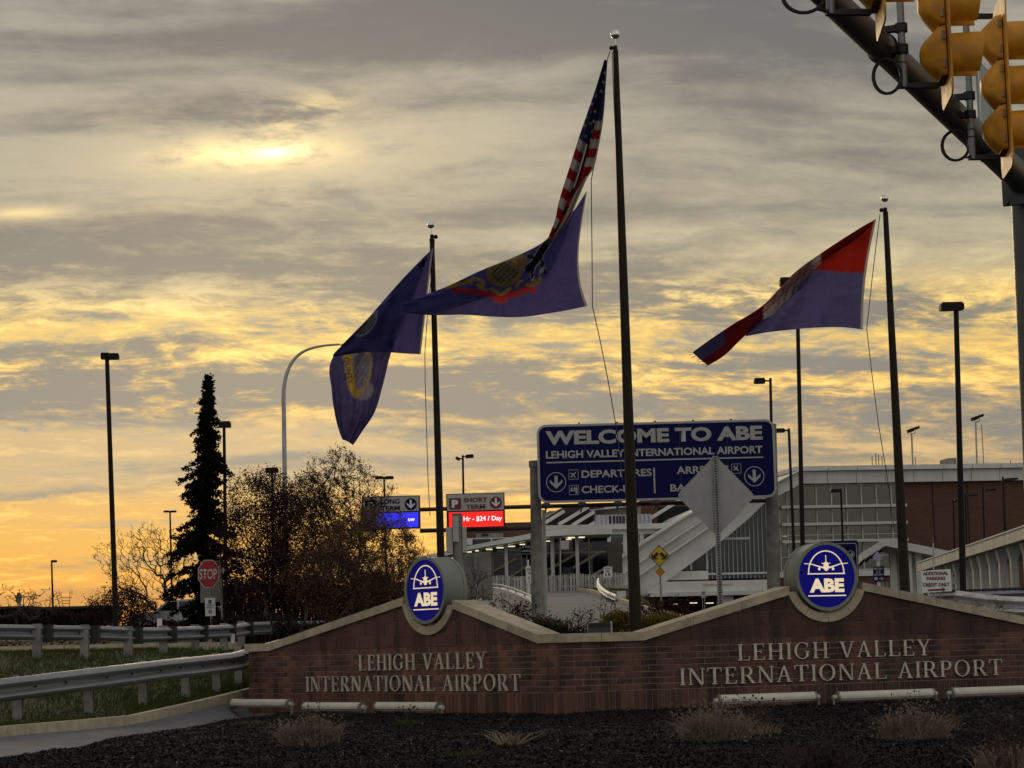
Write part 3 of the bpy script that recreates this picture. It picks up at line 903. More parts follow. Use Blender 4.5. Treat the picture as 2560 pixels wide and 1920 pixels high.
# ------------------------------------------------------------------ round illuminated signs
def round_sign(M, ds, dz, label):
    o = M @ Vector((ds, dz - 0.6, 0))
    t = thing('round_sign', label, 'sign', o, 'round lit signs on the wall gables')
    c = (ds, dz); Rr = 0.60
    q = MB(); q.ring(M, c, 0.40, Rr, -0.42, 0.075, 64); q.build('drum', M_DRUM, t, True)
    q = MB(); q.ring(M, c, 0.555, Rr + 0.012, 0.060, 0.105, 64); q.build('rim', M_DRUM, t, True)
    q = MB(); q.ring(M, c, Rr, Rr + 0.010, -0.36, -0.335, 64); q.build('seam_band', M_DRUM, t, True)
    q = MB(); q.disc(M, c, 0.556, 0.556, -0.40, -0.395, 48); q.build('back_panel', M_DRUM, t)
    q = MB(); q.disc(M, c, 0.556, 0.556, 0.05, 0.080, 64); q.build('face', M_LITBLUE, t)
    def P(x, y): return (ds + x, dz + y)
    z0, z1 = 0.0805, 0.087
    # arch, ground line and lower line
    q = MB()
    n = 30; ro, ri = 0.362, 0.342
    out = [(ro * cos(pi * i / n), 0.055 + (0.46 - 0.055) * sin(pi * i / n)) for i in range(n + 1)]
    inn = [(ri * cos(pi * i / n), 0.055 + (0.44 - 0.055) * sin(pi * i / n)) for i in range(n + 1)]
    for i in range(n):
        q.prism([P(*out[i]), P(*out[i + 1]), P(*inn[i + 1]), P(*inn[i])], M, z0, z1)
    q.build('arch_line', M_LIT, t)
    for y_, x_ in ((0.035, 0.372), (-0.355, 0.375)):
        q = MB(); q.prism([P(-x_, y_), P(x_, y_), P(x_, y_ + 0.020), P(-x_, y_ + 0.020)], M, z0, z1); q.build('line', M_LIT, t)
    # airliner seen head-on
    q = MB()
    q.disc(M, P(0, 0.175), 0.052, 0.082, z0, z1 + 0.004, 24)
    q.prism([P(-0.006, 0.25), P(0.006, 0.25), P(0.004, 0.375), P(-0.006, 0.375)], M, z0, z1 + 0.003)
    for s_ in (-1, 1):
        w = [P(s_ * 0.045, 0.135), P(s_ * 0.16, 0.168), P(s_ * 0.30, 0.212), P(s_ * 0.435, 0.222), P(s_ * 0.435, 0.234), P(s_ * 0.29, 0.226), P(s_ * 0.15, 0.188), P(s_ * 0.045, 0.163)]
        q.prism(w if s_ > 0 else w[::-1], M, z0, z1 + 0.002)
        q.disc(M, P(s_ * 0.137, 0.130), 0.024, 0.027, z0, z1, 16)
        w = [P(s_ * 0.04, 0.215), P(s_ * 0.088, 0.228), P(s_ * 0.088, 0.238), P(s_ * 0.04, 0.232)]
        q.prism(w if s_ > 0 else w[::-1], M, z0, z1 + 0.001)
    q.build('airplane_emblem', M_LIT, t)
    lettering('ABE', M, ds - 0.345, ds + 0.345, dz - 0.285, 0.245, 0.088, M_LIT, t, bold=0.052)
    return t
round_sign(ML, dsL, dzL, 'lit blue round airport sign seen obliquely on the left wall gable')
round_sign(MR, dsR, dzR, 'lit blue round airport sign nearly face-on at the right wall gable')

# ------------------------------------------------------------------ mulch bed in front of the walls
from mathutils import noise as mnoise
def fbm(x, y, s=1.0, seed=0.0):
    return mnoise.fractal(Vector((x * s, y * s, seed)), 1.0, 2.0, 4)
def behind_wall(x, y):
    """how far a point lies behind the sign walls (positive = behind)"""
    p = Vector((x, y, 0)) - JV
    return min(-p.dot(nL), -p.dot(nR))
def mulch_z(x, y):
    e = ss(x - mulch_x(y), 0.0, 0.9)
    return -0.27 + 0.21 * e + 0.035 * fbm(x, y, 0.8) + 0.022 * fbm(x, y, 3.5, 4.0)
M_MULCH = mat('dark_mulch', (0.013, 0.012, 0.013), 0.9, spec=0.08, var=0.6, scale=3, bump=0.8, bscale=40)
mb = MB(); cols = 90; yy = fine(15.5, 47.5, 0.30); idx = {}
for j, y in enumerate(yy):
    for i in range(cols + 1):
        x = mulch_x(y) + (i / cols) ** 1.0 * 20.5
        idx[i, j] = len(mb.v); mb.v.append((x, y, mulch_z(x, y)))
for j in range(len(yy) - 1):
    for i in range(cols):
        a = mb.v[idx[i, j]]
        if behind_wall(a[0], a[1]) > 0.42: continue
        mb.f.append((idx[i, j], idx[i + 1, j], idx[i + 1, j + 1], idx[i, j + 1])); mb.mi.append(0)
structure(mb, 'mulch_bed', M_MULCH, True)
M_CHIPA = mat('mulch_chip', (0.016, 0.015, 0.016), 0.85, spec=0.08, var=0.4, scale=20)
M_CHIPB = mat('mulch_chip_brown', (0.034, 0.028, 0.026), 0.9, spec=0.08, var=0.4, scale=20)
M_CHIPC = mat('mulch_chip_grey', (0.17, 0.155, 0.135), 0.9, spec=0.08, var=0.4, scale=20)
rg = np.random.default_rng(11)
vs, fs, mi = [], [], []
N_CH = 270000; k = 0
while k < N_CH:
    y = 17 + 24.5 * R.random() ** 1.25
    x = R.uniform(-0.245 * y, 0.245 * y)
    if x < mulch_x(y) + 0.03 * R.random() or behind_wall(x, y) > -0.02: k += 1; continue
    z = mulch_z(x, y) + R.uniform(0.0, 0.022)
    L = R.uniform(0.007, 0.024) * (2.2 if R.random() < 0.04 else 1); w = R.uniform(0.004, 0.011)
    a = R.uniform(0, pi); t1 = R.uniform(-0.7, 0.7); t2 = R.uniform(-0.8, 0.8)
    ux, uy, uz = cos(a) * cos(t1) * L, sin(a) * cos(t1) * L, sin(t1) * L
    vx, vy, vz = -sin(a) * cos(t2) * w, cos(a) * cos(t2) * w, sin(t2) * w
    b = len(vs)
    vs += [(x - ux - vx, y - uy - vy, z - uz - vz), (x + ux - vx, y + uy - vy, z + uz - vz), (x + ux + vx, y + uy + vy, z + uz + vz), (x - ux + vx, y - uy + vy, z - uz + vz)]
    fs.append((b, b + 1, b + 2, b + 3))
    q = R.random(); mi.append(0 if q < 0.80 else (1 if q < 0.988 else 2)); k += 1
me = bpy.data.meshes.new('mulch_chips'); me.from_pydata(vs, [], fs)
for m_ in (M_CHIPA, M_CHIPB, M_CHIPC): me.materials.append(m_)
me.polygons.foreach_set('material_index', mi)
o = bpy.data.objects.new('mulch_chips', me); C.objects.link(o)
tag(o, 'loose dark wood mulch chips covering the bed before the walls', 'mulch', kind='stuff')

# raised planting bed behind the walls
def bed_z(x, y): return 1.10 + 0.20 * ss(behind_wall(x, y), 0.4, 3.0) + 0.04 * fbm(x, y, 0.7, 2.0)
mb = land_grid(fine(-5.6, 27, 0.42), fine(39.2, 80, 0.42), bed_z, lambda x, y: behind_wall(x, y) > 0.30 and (x > -5.0 or y < 47))
structure(mb, 'planting_bed', M_SOIL, True)

mb = MB(); prev = None
for s_ in fine(9.75, 31, 0.7):
    row = []
    for f_ in (0.0, 0.35, 0.7, 1.0):
        d_ = -0.75 + 2.6 * f_; p_ = JV + uR * s_ + nR * d_
        row.append((p_.x, p_.y, (bed_z(JV.x + uR.x * s_ - nR.x * .75, JV.y + uR.y * s_ - nR.y * .75) + 0.01) * (1 - f_) ** 1.4 - 0.20 * f_))
    if prev:
        for k in range(3): mb.quad(prev[k], prev[k + 1], row[k + 1], row[k])
    prev = row
structure(mb, 'planted_bank', M_SOIL, True)

# ------------------------------------------------------------------ low flood lights along the walls
M_LAMPW = mat('white_lamp_housing', (0.58, 0.545, 0.47), 0.45, var=0.15, scale=4)
M_LAMPE = mat('lamp_end_cap', (0.27, 0.26, 0.23), 0.5, 0.4, var=0.3)
def flood(pxa, pxb, ya, yb, M, label):
    # stands parallel to its wall, about 0.75 m in front of it
    off = 0.75
    sa, za = hit(M, pxa, ya, off); sb, zb_ = hit(M, pxb, yb, off)
    zc = (za + zb_) / 2
    gz = mulch_z(*(M @ Vector(((sa + sb) / 2, 0, off))).xy)
    zc = max(zc, gz + 0.13, 0.12 if pxa < 600 else -9)
    n_ = Vector((M[0][2], M[1][2], 0)); u_ = Vector((M[0][0], M[1][0], 0))
    A = M @ Vector((sa, zc, off)); B = M @ Vector((sb, zc, off))
    t = thing('flood_light', label, 'floodlight', ((A.x + B.x) / 2, (A.y + B.y) / 2, gz), 'low tubular floodlights along the sign walls')
    rr = 0.095
    q = MB(); A2, B2 = A + u_ * 0.11, B - u_ * 0.11
    vs = []; n = 12
    for p in (A2, B2):
        for i in range(n + 1):
            a = radians(-15) + radians(210) * i / n
            vs.append(p + n_ * (rr * cos(a)) + Vector((0, 0, rr * sin(a))))
    fs = [(i, i + 1, n + 2 + i, n + 1 + i) for i in range(n)] + [tuple(range(n, -1, -1)), tuple(range(n + 1, 2 * n + 2)), (0, n + 1, 2 * n + 1, n)]
    q._a(vs, fs); q.build('housing', M_LAMPW, t, True)
    q = MB(); q.bar(A2 + Vector((0, 0, -0.035)), B2 + Vector((0, 0, -0.035)), 0.15, 0.05); q.build('lens_tray', M_LAMPE, t)
    for p, s_ in ((A2, -1), (B2, 1)):
        q = MB(); q.tube([p, p + u_ * s_ * 0.035], rr + 0.008, 12); q.build('end_cap', M_LAMPE, t, True)
        q = MB(); q.tube([p + u_ * s_ * 0.035, p + u_ * s_ * 0.11], 0.042, 10); q.build('knuckle', M_LAMPW, t, True)
        q = MB(); q.tube([p + u_ * s_ * 0.09, Vector((p.x + u_.x * s_ * 0.09, p.y + u_.y * s_ * 0.09, gz - 0.08))], 0.022, 8); q.build('stake', M_LAMPE, t)
    return t
flood(578, 731, 1783, 1783, ML, 'white tubular floodlight at the left end of the left wall')
flood(758, 913, 1783, 1783, ML, 'white tubular floodlight, middle one before the left wall')
flood(938, 1107, 1782, 1781, ML, 'white tubular floodlight with weeds before it, rightmost under the left lettering')
flood(1785, 2048, 1751, 1743, MR, 'white tubular floodlight behind dead stalks, leftmost under the right lettering')
flood(2082, 2342, 1743, 1736, MR, 'white tubular floodlight, middle one before the right wall')
flood(2368, 2630, 1733, 1727, MR, 'white tubular floodlight cut off by the right picture edge')

# ------------------------------------------------------------------ guard rails
WPROF = [(0.0, -0.16), (0.03, -0.158), (0.10, -0.112), (0.115, -0.088), (0.10, -0.064), (0.0, -0.026), (-0.008, 0.0), (0.0, 0.026), (0.10, 0.064), (0.115, 0.088), (0.10, 0.112), (0.03, 0.158), (0.0, 0.16)]
def smooth_path(pts, k=6):
    out = []
    P = [pts[0]] + list(pts) + [pts[-1]]
    for i in range(1, len(P) - 2):
        for j in range(k):
            t = j / k
            a, b, c, d_ = (Vector(P[i + q]) for q in (-1, 0, 1, 2))
            out.append(0.5 * ((2 * b) + (c - a) * t + (2 * a - 5 * b + 4 * c - d_) * t * t + (3 * b - a - 3 * c + d_) * t ** 3))
    out.append(Vector(pts[-1]))
    return out
def wbeam(path, side, k=1.0):
    """corrugated beam swept along a path; side = +1 corrugation to the right of travel"""
    q = MB(); vs = []
    prof = [(d_ * k, h * k) for d_, h in WPROF]; prof2 = [(d_ - 0.012, h) for d_, h in reversed(prof)]
    pr = prof + prof2; n = len(pr)
    for i, p in enumerate(path):
        t_ = (path[min(i + 1, len(path) - 1)] - path[max(i - 1, 0)]); t_.z = 0; t_.normalize()
        s_ = Vector((t_.y, -t_.x, 0)) * side
        vs += [p + s_ * d_ + Vector((0, 0, h)) for d_, h in pr]
    fs = []
    for i in range(len(path) - 1):
        for j in range(n):
            j2 = (j + 1) % n
            fs.append((i * n + j, i * n + j2, (i + 1) * n + j2, (i + 1) * n + j))
    fs += [tuple(range(n)), tuple((len(path) - 1) * n + j for j in range(n - 1, -1, -1))]
    q._a(vs, fs)
    return q
def rail_post(q_parent, base, top_z, w, d_, name='post'):
    q = MB(); x, y, z = base
    q.bb((x - w / 2, y - d_ / 2, z - 0.3), (x + w / 2, y - d_ / 2 + 0.015, top_z)); q.bb((x - w / 2, y + d_ / 2 - 0.015, z - 0.3), (x + w / 2, y + d_ / 2, top_z)); q.bb((x - 0.008, y - d_ / 2 + 0.015, z - 0.3), (x + 0.008, y + d_ / 2 - 0.015, top_z))
    return q.build(name, M_POST, q_parent)

near_px = [(45, 1805, 39.4), (223, 1779, 41.2), (358, 1758, 43.2), (465, 1743, 45.0), (542, 1731, 46.5), (597, 1713, 48.0)]
near = [U(*p) for p in near_px]
t = thing('guard_rail', 'near galvanized guard rail curving along the pale kerb on the left', 'guardrail', near[2], 'steel guard rails')
near_n = []
for i, p in enumerate(near):
    t_ = near[min(i + 1, len(near) - 1)] - near[max(i - 1, 0)]; t_.z = 0; t_.normalize(); near_n.append((t_, Vector((t_.y, -t_.x, 0))))
rail_mid = [p + n_ * 0.34 + Vector((0, 0, 0.60)) for p, (t_, n_) in zip(near, near_n)]
ext0 = rail_mid[0] + (rail_mid[0] - rail_mid[1]) * 1.6; ext1 = rail_mid[-1] + (rail_mid[-1] - rail_mid[-2]) * 1.3
pth = smooth_path([ext0] + rail_mid + [ext1])
cut = len(pth) // 3
for a, b in ((0, cut), (cut, 2 * cut), (2 * cut, len(pth) - 1)):
    seg = [p.copy() for p in pth[a:b + 1]]
    if a: seg = [seg[0] - (seg[1] - seg[0]).normalized() * 0.12 + Vector((0, -0.006, 0))] + seg
    wbeam(seg, 1, 1.22).build('rail_beam', M_GALV, t, True)
for i, p in enumerate(near):
    rail_post(t, (p.x, p.y, p.z), p.z + 0.80, 0.16, 0.17)
    t_, n_ = near_n[i]
    q = MB(); q.bar(p + n_ * 0.09 + Vector((0, 0, 0.62)), p + n_ * 0.33 + Vector((0, 0, 0.62)), 0.14, 0.37); q.build('blockout', M_BLACK, t)
    for s_ in (0.0, 0.85):
        c_ = p + n_ * 0.36 + t_ * s_ + Vector((0, 0, 0.60 + s_ * 0.05)); 
        q = MB(); q.tube([c_, c_ + n_ * 0.03], 0.020, 8); q.build('bolt', M_BLACK, t)

far_px = [(93, 1647, 48.8), (212, 1647, 50.0), (321, 1649, 51.2), (408, 1645, 52.6), (488, 1640, 54.3), (560, 1634, 56.2), (604, 1626, 58.2)]
far = [U(*p) for p in far_px]
t = thing('guard_rail', 'far guard rail seen from behind with black blocks between posts and beam', 'guardrail', far[2], 'steel guard rails')
mid = [p + Vector((0.20, 0.42, 0.55)) for p in far]
e0 = mid[0] + (mid[0] - mid[1]) * 3; e1 = mid[-1] + Vector((1.0, 1.6, 0.02)); e2 = e1 + Vector((0.95, 0.2, 0)); e3 = e2 + Vector((0.35, -1.5, -0.02))
pth = smooth_path([e0] + mid + [e1, e2, e3])
cut = len(pth) // 2
wbeam(pth[:cut + 1], 1, 1.0).build('rail_beam', M_GALV, t, True)
wbeam(pth[cut:], 1, 1.02).build('rail_beam', M_GALV, t, True)
for i, p in enumerate(far):
    rail_post(t, (p.x, p.y, p.z), p.z + 0.74, 0.18, 0.16)
    q = MB(); q.bb((p.x + 0.095, p.y + 0.09, p.z + 0.34), (p.x + 0.28, p.y + 0.36, p.z + 0.72)); q.build('blockout', M_BLACK, t)
    if i in (3, 5):
        q = MB(); q.bb((p.x - 0.13, p.y - 0.02, p.z + 0.70), (p.x - 0.02, p.y + 0.0, p.z + 0.90)) if i == 3 else q.bb((p.x + 0.18, p.y - 0.1, p.z + 0.25), (p.x + 0.28, p.y - 0.08, p.z + 0.47))
        q.build('reflector', M_SIGNW, t)

# ------------------------------------------------------------------ flag poles
M_BALL = mat('polished_ball', (0.75, 0.75, 0.74), 0.12, 0.95, var=0.05)
M_ROPE = mat('halyard_rope', (0.05, 0.045, 0.04), 0.9, var=0.2)
def flagpole(top_px, base_px, Y, w_top, w_base, ball_px, truck_dx, label, rope):
    T, B = U(*top_px, Y), U(*base_px, Y)
    gz = bed_z(B.x, B.y) - 0.05
    k = (gz - T.z) / (B.z - T.z); B = T + (B - T) * k
    sc = Y / F
    t = thing('flagpole', label, 'flagpole', B, 'flagpoles behind the sign walls')
    q = MB(); q.tube([B + (T - B) * (i / 8) for i in range(9)], [(w_base + (w_top - w_base) * (i / 8) ** 1.2) / 2 * sc for i in range(9)], 20); q.build('pole', M_WOODY, t, True)
    b = U(*ball_px[:2], Y)
    q = MB(); q.tube([T, T + Vector((0, 0, 0.06)), T + Vector((0, 0, 0.07)), T + Vector((0, 0, 0.14)), T + Vector((0, 0, 0.15))], [0.05, 0.05, 0.035, 0.035, 0.012], 14)
    q.tube([T + Vector((0, 0, 0.10)), T + Vector((truck_dx, -0.02, 0.10))], 0.022, 8)
    q.sphere(T + Vector((truck_dx, -0.02, 0.095)), 0.042, 10, 8); q.build('truck', M_BRONZE, t, True)
    q = MB(); q.tube([T + Vector((0, 0, 0.10)), b], 0.011, 8); q.build('spindle', M_BALL, t)
    q = MB(); q.sphere(b, ball_px[2] * sc, 24, 16); q.build('finial_ball', M_BALL, t, True)
    q = MB(); q.tube([U(*p, Y - 0.12) for p in rope], 0.009 if Y < 42 else 0.008, 5); q.build('halyard', M_ROPE, t)
    if ball_px[3]:
        q = MB(); q.tube([U(*p, Y - 0.1) for p in ball_px[3]], 0.008, 5); q.build('halyard', M_ROPE, t)
    return t
flagpole((1539, 133), (1590, 1590), 41.0, 14, 31, (1538.5, 86, 12.2, [(1530, 130), (1534, 240), (1539, 350)]), -0.075, 'tallest brown flagpole in the middle, crossing the welcome sign',
         [(1525, 128), (1518, 150), (1507, 300), (1478, 452), (1480, 620), (1481, 765), (1500, 850), (1520, 950), (1545, 1095), (1556, 1200)])
flagpole((1080, 605), (1103, 1420), 43.0, 12, 21, (1077, 562, 9.5, None), 0.075, 'dark flagpole behind the left round sign, carrying the blue county flag',
         [(1086, 600), (1085, 640), (1070, 760), (1062, 884), (1063, 960), (1067, 1100), (1070, 1200), (1075, 1290)])
flagpole((2214, 538), (2264, 1500), 42.0, 13.5, 27, (2212, 496, 9.5, None), -0.075, 'flagpole on the right carrying the red and blue flag',
         [(2200, 535), (2192, 600), (2180, 700), (2167, 822), (2178, 920), (2196, 1060), (2216, 1180), (2236, 1330)])

# ------------------------------------------------------------------ flags
def catmull(P, t):
    n = len(P) - 1
    x = min(max(t, 0), 1) * n; i = min(int(x), n - 1); f = x - i
    a, b, c, d_ = P[max(i - 1, 0)], P[i], P[i + 1], P[min(i + 2, n)]
    return 0.5 * (2 * b + (c - a) * f + (2 * a - 5 * b + 4 * c - d_) * f * f + (3 * b - a - 3 * c + d_) * f ** 3)
def cloth(patches, Y):
    """patches: list of (net, nu, nv, colour(px,py,u,v), wrinkle); net rows hold (px, py, dY)"""
    V, Fc, Cc = [], [], []
    for net, nu, nv, colf, wr in patches:
        A = np.array(net, float); base = len(V)
        for j in range(nv + 1):
            v = j / nv
            row = np.array([catmull([A[r_][c_] for r_ in range(A.shape[0])], v) for c_ in range(A.shape[1])])
            for i in range(nu + 1):
                u = i / nu
                p = catmull(list(row), u)
                dy = p[2] + 2.0 * wr * min(1, 6 * u + 0.15) * (sin(9 * u + 4 * v) * 0.5 + sin(17 * u * 1.1 - 7 * v) * 0.25 + 0.35 * fbm(p[0] * .02, p[1] * .02, 1.0, 3) + 0.16 * sin(33 * u + 11 * v + 3 * sin(5 * v)) + 0.12 * fbm(p[0] * .07, p[1] * .05, 1.0, 7))
                V.append(tuple(U(p[0], p[1], Y + dy))); Cc.append(colf(p[0], p[1], u, v))
        for j in range(nv):
            for i in range(nu):
                a = base + j * (nu + 1) + i
                Fc.append((a, a + 1, a + nu + 2, a + nu + 1))
    return V, Fc, Cc
def flag(name, label, group, patches, Y, at, extra=None):
    V, Fc, Cc = cloth(patches, Y)
    e = U(*at, Y)
    t = thing(name, label, 'flag', e, group)
    me = bpy.data.meshes.new('cloth'); me.from_pydata([tuple(Vector(v) - e) for v in V], [], Fc)
    ca = me.color_attributes.new('print', 'FLOAT_COLOR', 'POINT')
    ca.data.foreach_set('color', np.array([tuple(c) + (1,) for c in Cc]).ravel())
    me.materials.append(M_CLOTH); me.polygons.foreach_set('use_smooth', [True] * len(me.polygons))
    o = bpy.data.objects.new('cloth', me); C.objects.link(o); o.parent = t
    return t
M_CLOTH = cloth_mat('flag_cloth')
NAVY = (0.080, 0.074, 0.225); HOIST = (0.38, 0.36, 0.33); GOLD = (0.34, 0.23, 0.06); WHT = (0.24, 0.225, 0.22); REDC = (0.42, 0.020, 0.022)
def seg_d(px, py, pts):
    """distance from a point to a polyline"""
    best = 1e9
    for (ax, ay), (bx, by) in zip(pts, pts[1:]):
        vx, vy = bx - ax, by - ay; L2 = vx * vx + vy * vy
        t = max(0, min(1, ((px - ax) * vx + (py - ay) * vy) / L2)) if L2 else 0
        best = min(best, math.hypot(px - ax - vx * t, py - ay - vy * t))
    return best
def ell(px, py, cx, cy, rx, ry, a=0.0):
    x, y = px - cx, py - cy; c, s = cos(a), sin(a)
    return ((x * c + y * s) / rx) ** 2 + ((-x * s + y * c) / ry) ** 2

# county flag
def colA(px, py, u, v):
    if u < 0.035: return HOIST
    e = ell(px, py, 912, 805, 42, 26, -0.9)
    if e < 1:
        s_ = sin(px * 0.7) * sin(py * 0.55 + px * 0.2)
        if e > 0.72: return (0.33, 0.36, 0.48)
        return (0.30, 0.25, 0.13) if s_ > 0.25 else ((0.035, 0.03, 0.05) if s_ < -0.35 else (0.27, 0.33, 0.47))
    return NAVY
def colB(px, py, u, v):
    d_ = seg_d(px, py, [(866, 878), (871, 905), (875, 940), (881, 970), (890, 985)])
    if d_ < 10 and py > 880: return (0.40, 0.27, 0.07)
    e = ell(px, py, 898, 925, 32, 62, 0.15)
    if e < 1: return (0.30, 0.24, 0.13) if (e > 0.66 or sin(px * .5) * sin(py * .31) > 0.45) else (0.15, 0.15, 0.27)
    if ell(px, py, 905, 975, 30, 24) < 1: return (0.22, 0.21, 0.26)
    return (0.080, 0.072, 0.19)
netA = [[(1083, 620, 0), (1040, 662, -.03), (975, 735, .0), (905, 812, -.03), (836, 882, 0)],
        [(1067, 753, 0), (1028, 775, -.10), (968, 812, -.02), (906, 850, -.10), (833, 887, 0)],
        [(1052, 886, 0), (1015, 884, .0), (970, 881, -.08), (910, 881, -.04), (832, 892, 0)]]
netB = [[(1070, 640, .10), (1066, 640, .12), (1062, 640, .10)], [(1045, 705, .12), (1022, 705, .16), (1000, 704, .10)], [(1012, 790, .12), (968, 790, .2), (925, 790, .08)],
        [(978, 881, .14), (905, 885, .22), (831, 895, .04)], [(958, 960, .30), (895, 960, .05), (829, 975, .12)], [(937, 1030, .16), (890, 1040, .28), (838, 1040, .05)],
        [(906, 1078, .26), (878, 1082, .08), (848, 1078, .15)], [(883, 1113, .2), (869, 1104, .15), (856, 1099, .1)]]
tf = flag('county_flag', 'blue county flag with gold emblem folded over itself on the left pole', None, [(netA, 60, 60, colA, 0.08), (netB, 50, 110, colB, 0.12)], 42.75, (1052, 886))
M_FLGLT = mat('flag_print_dark', (0.05, 0.04, 0.06), 0.9, var=0.1)
_o = U(868, 893, 42.66); _a = radians(-82)
Mt = frame(_o, Vector((cos(_a), 0, sin(_a))), (0, -1, 0))
lettering('OUNTY', Mt, 0.0, 0.52, -0.062, 0.095, 0.0, M_FLGLT, tf, bold=0.01)

# state flag
def colP(px, py, u, v):
    if u < 0.022: return HOIST
    if ell(px, py, 1460, 742, 4, 4) < 1: return (0.01, 0.01, 0.01)
    c = NAVY
    if seg_d(px, py, [(1135, 725), (1175, 728), (1215, 735), (1250, 742), (1290, 735), (1320, 722), (1335, 725)]) < 6.5 + 3 * sin(px * .35): c = (0.42, 0.028, 0.03)
    if ell(px, py, 1252, 750, 20, 9) < 1 and sin(px * .6 + py) > -0.5: c = (0.45, 0.05, 0.04)
    for pts, w in (([(1118, 718), (1135, 712), (1150, 708)], 5.5), ([(1160, 707), (1185, 697), (1206, 702), (1209, 714), (1200, 719), (1195, 712)], 4.5), ([(1200, 712), (1206, 722), (1215, 724)], 3.5), ([(1228, 722), (1245, 732), (1255, 735), (1262, 730), (1275, 722)], 4.5),
                   ([(1290, 718), (1297, 706), (1305, 702)], 3.5), ([(1318, 712), (1335, 712), (1350, 703), (1349, 694)], 4.5), ([(1165, 703), (1180, 708)], 3)):
        if seg_d(px, py, pts) < w: c = GOLD
    e = ell(px, py, 1262, 680, 46, 36, -0.35)
    if e < 1:
        c = (0.20, 0.145, 0.05) if e > 0.55 else ((0.21, 0.15, 0.055) if sin(px * .42) * sin(py * .42) > 0.0 else (0.035, 0.05, 0.055))
    if ell(px, py, 1300, 655, 24, 16, -0.5) < 1: c = (0.22, 0.155, 0.07)
    hx = min(seg_d(px, py, [(1372, 600), (1352, 630), (1338, 655), (1320, 672)]), seg_d(px, py, [(1350, 640), (1358, 668), (1362, 682)]) + 5, seg_d(px, py, [(1335, 660), (1330, 685), (1333, 700)]) + 5, seg_d(px, py, [(1320, 640), (1335, 645)]) + 4)
    if hx < 9: c = (0.012, 0.011, 0.02)
    if 8.4 < hx < 10.2 and sin(px * .3 + py * .2) > -0.2: c = (0.42, 0.38, 0.36)
    if seg_d(px, py, [(1352, 672), (1349, 684)]) < 2 or seg_d(px, py, [(1336, 690), (1330, 702)]) < 1.6 or seg_d(px, py, [(1358, 670), (1356, 682)]) < 1.6: c = (0.5, 0.48, 0.46)
    return c
netP = [[(1468, 475, 0), (1425, 540, -.06), (1366, 599, .02), (1300, 636, -.04), (1200, 677, .0), (1110, 719, -.03), (1003, 758, 0)],
        [(1448, 610, 0), (1405, 640, -.12), (1345, 680, -.04), (1270, 705, -.16), (1180, 725, -.05), (1095, 748, -.08), (1004, 766, 0)],
        [(1450, 700, 0), (1400, 715, .05), (1330, 738, -.10), (1255, 752, -.04), (1170, 760, -.12), (1085, 768, -.02), (1006, 773, 0)],
        [(1469, 765, 0), (1400, 779, -.05), (1310, 792, .03), (1240, 792, -.08), (1160, 787, .02), (1075, 788, -.05), (1011, 781, 0)]]
netP2 = [[(1440, 520, .08), (1366, 600, .10), (1300, 637, .10), (1200, 678, .10), (1110, 720, .08), (1006, 760, .05)],
         [(1412, 590, .16), (1358, 650, .20), (1282, 690, .22), (1192, 715, .20), (1104, 742, .15), (1010, 770, .08)],
         [(1392, 640, .12), (1350, 704, .14), (1262, 730, .16), (1186, 752, .14), (1098, 778, .10), (1014, 778, .05)]]
flag('state_flag', 'dark blue state flag with coat of arms, flying left below the stars and stripes', 'flags on the tall middle pole', [(netP, 150, 90, colP, 0.09), (netP2, 60, 30, lambda *a: NAVY, 0.05)], 40.9, (1469, 765))

# national flag: hangs in long pleats
STARS = [(1513, 182), (1509, 206), (1504, 228), (1487, 279), (1465, 293), (1485, 303), (1476, 309), (1460, 314), (1481, 328), (1464, 340), (1477, 350), (1490, 240), (1478, 260)]
def colU(px, py, u, v):
    if u > 0.93: return HOIST
    canton_end = 0.52 if u > 0.62 else 0.44
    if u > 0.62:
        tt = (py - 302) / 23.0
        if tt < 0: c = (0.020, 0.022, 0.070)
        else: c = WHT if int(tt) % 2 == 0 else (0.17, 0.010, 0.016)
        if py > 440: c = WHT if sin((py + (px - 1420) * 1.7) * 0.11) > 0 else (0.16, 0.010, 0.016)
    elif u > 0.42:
        c = (0.010, 0.010, 0.026)  # deep middle pleat: its shade is put into the cloth colour
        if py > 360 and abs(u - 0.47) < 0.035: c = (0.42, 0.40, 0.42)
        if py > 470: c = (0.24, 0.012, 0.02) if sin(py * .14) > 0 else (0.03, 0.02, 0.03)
    else:
        q_ = py - (px - 1430) * 0.75
        if q_ < 333: c = (0.020, 0.022, 0.070)
        else: c = WHT if int((q_ - 333) / 30) % 2 == 0 else (0.16, 0.010, 0.016)
    if c[2] > c[0] * 2:
        for sx, sy in STARS:
            ddx, ddy = px - sx, py - sy; rr = math.hypot(ddx, ddy)
            if rr < 5.2 and rr < 2.4 + 2.6 * max(0, cos(5 * atan2(ddy, ddx) + 1.57)): c = WHT
    return c
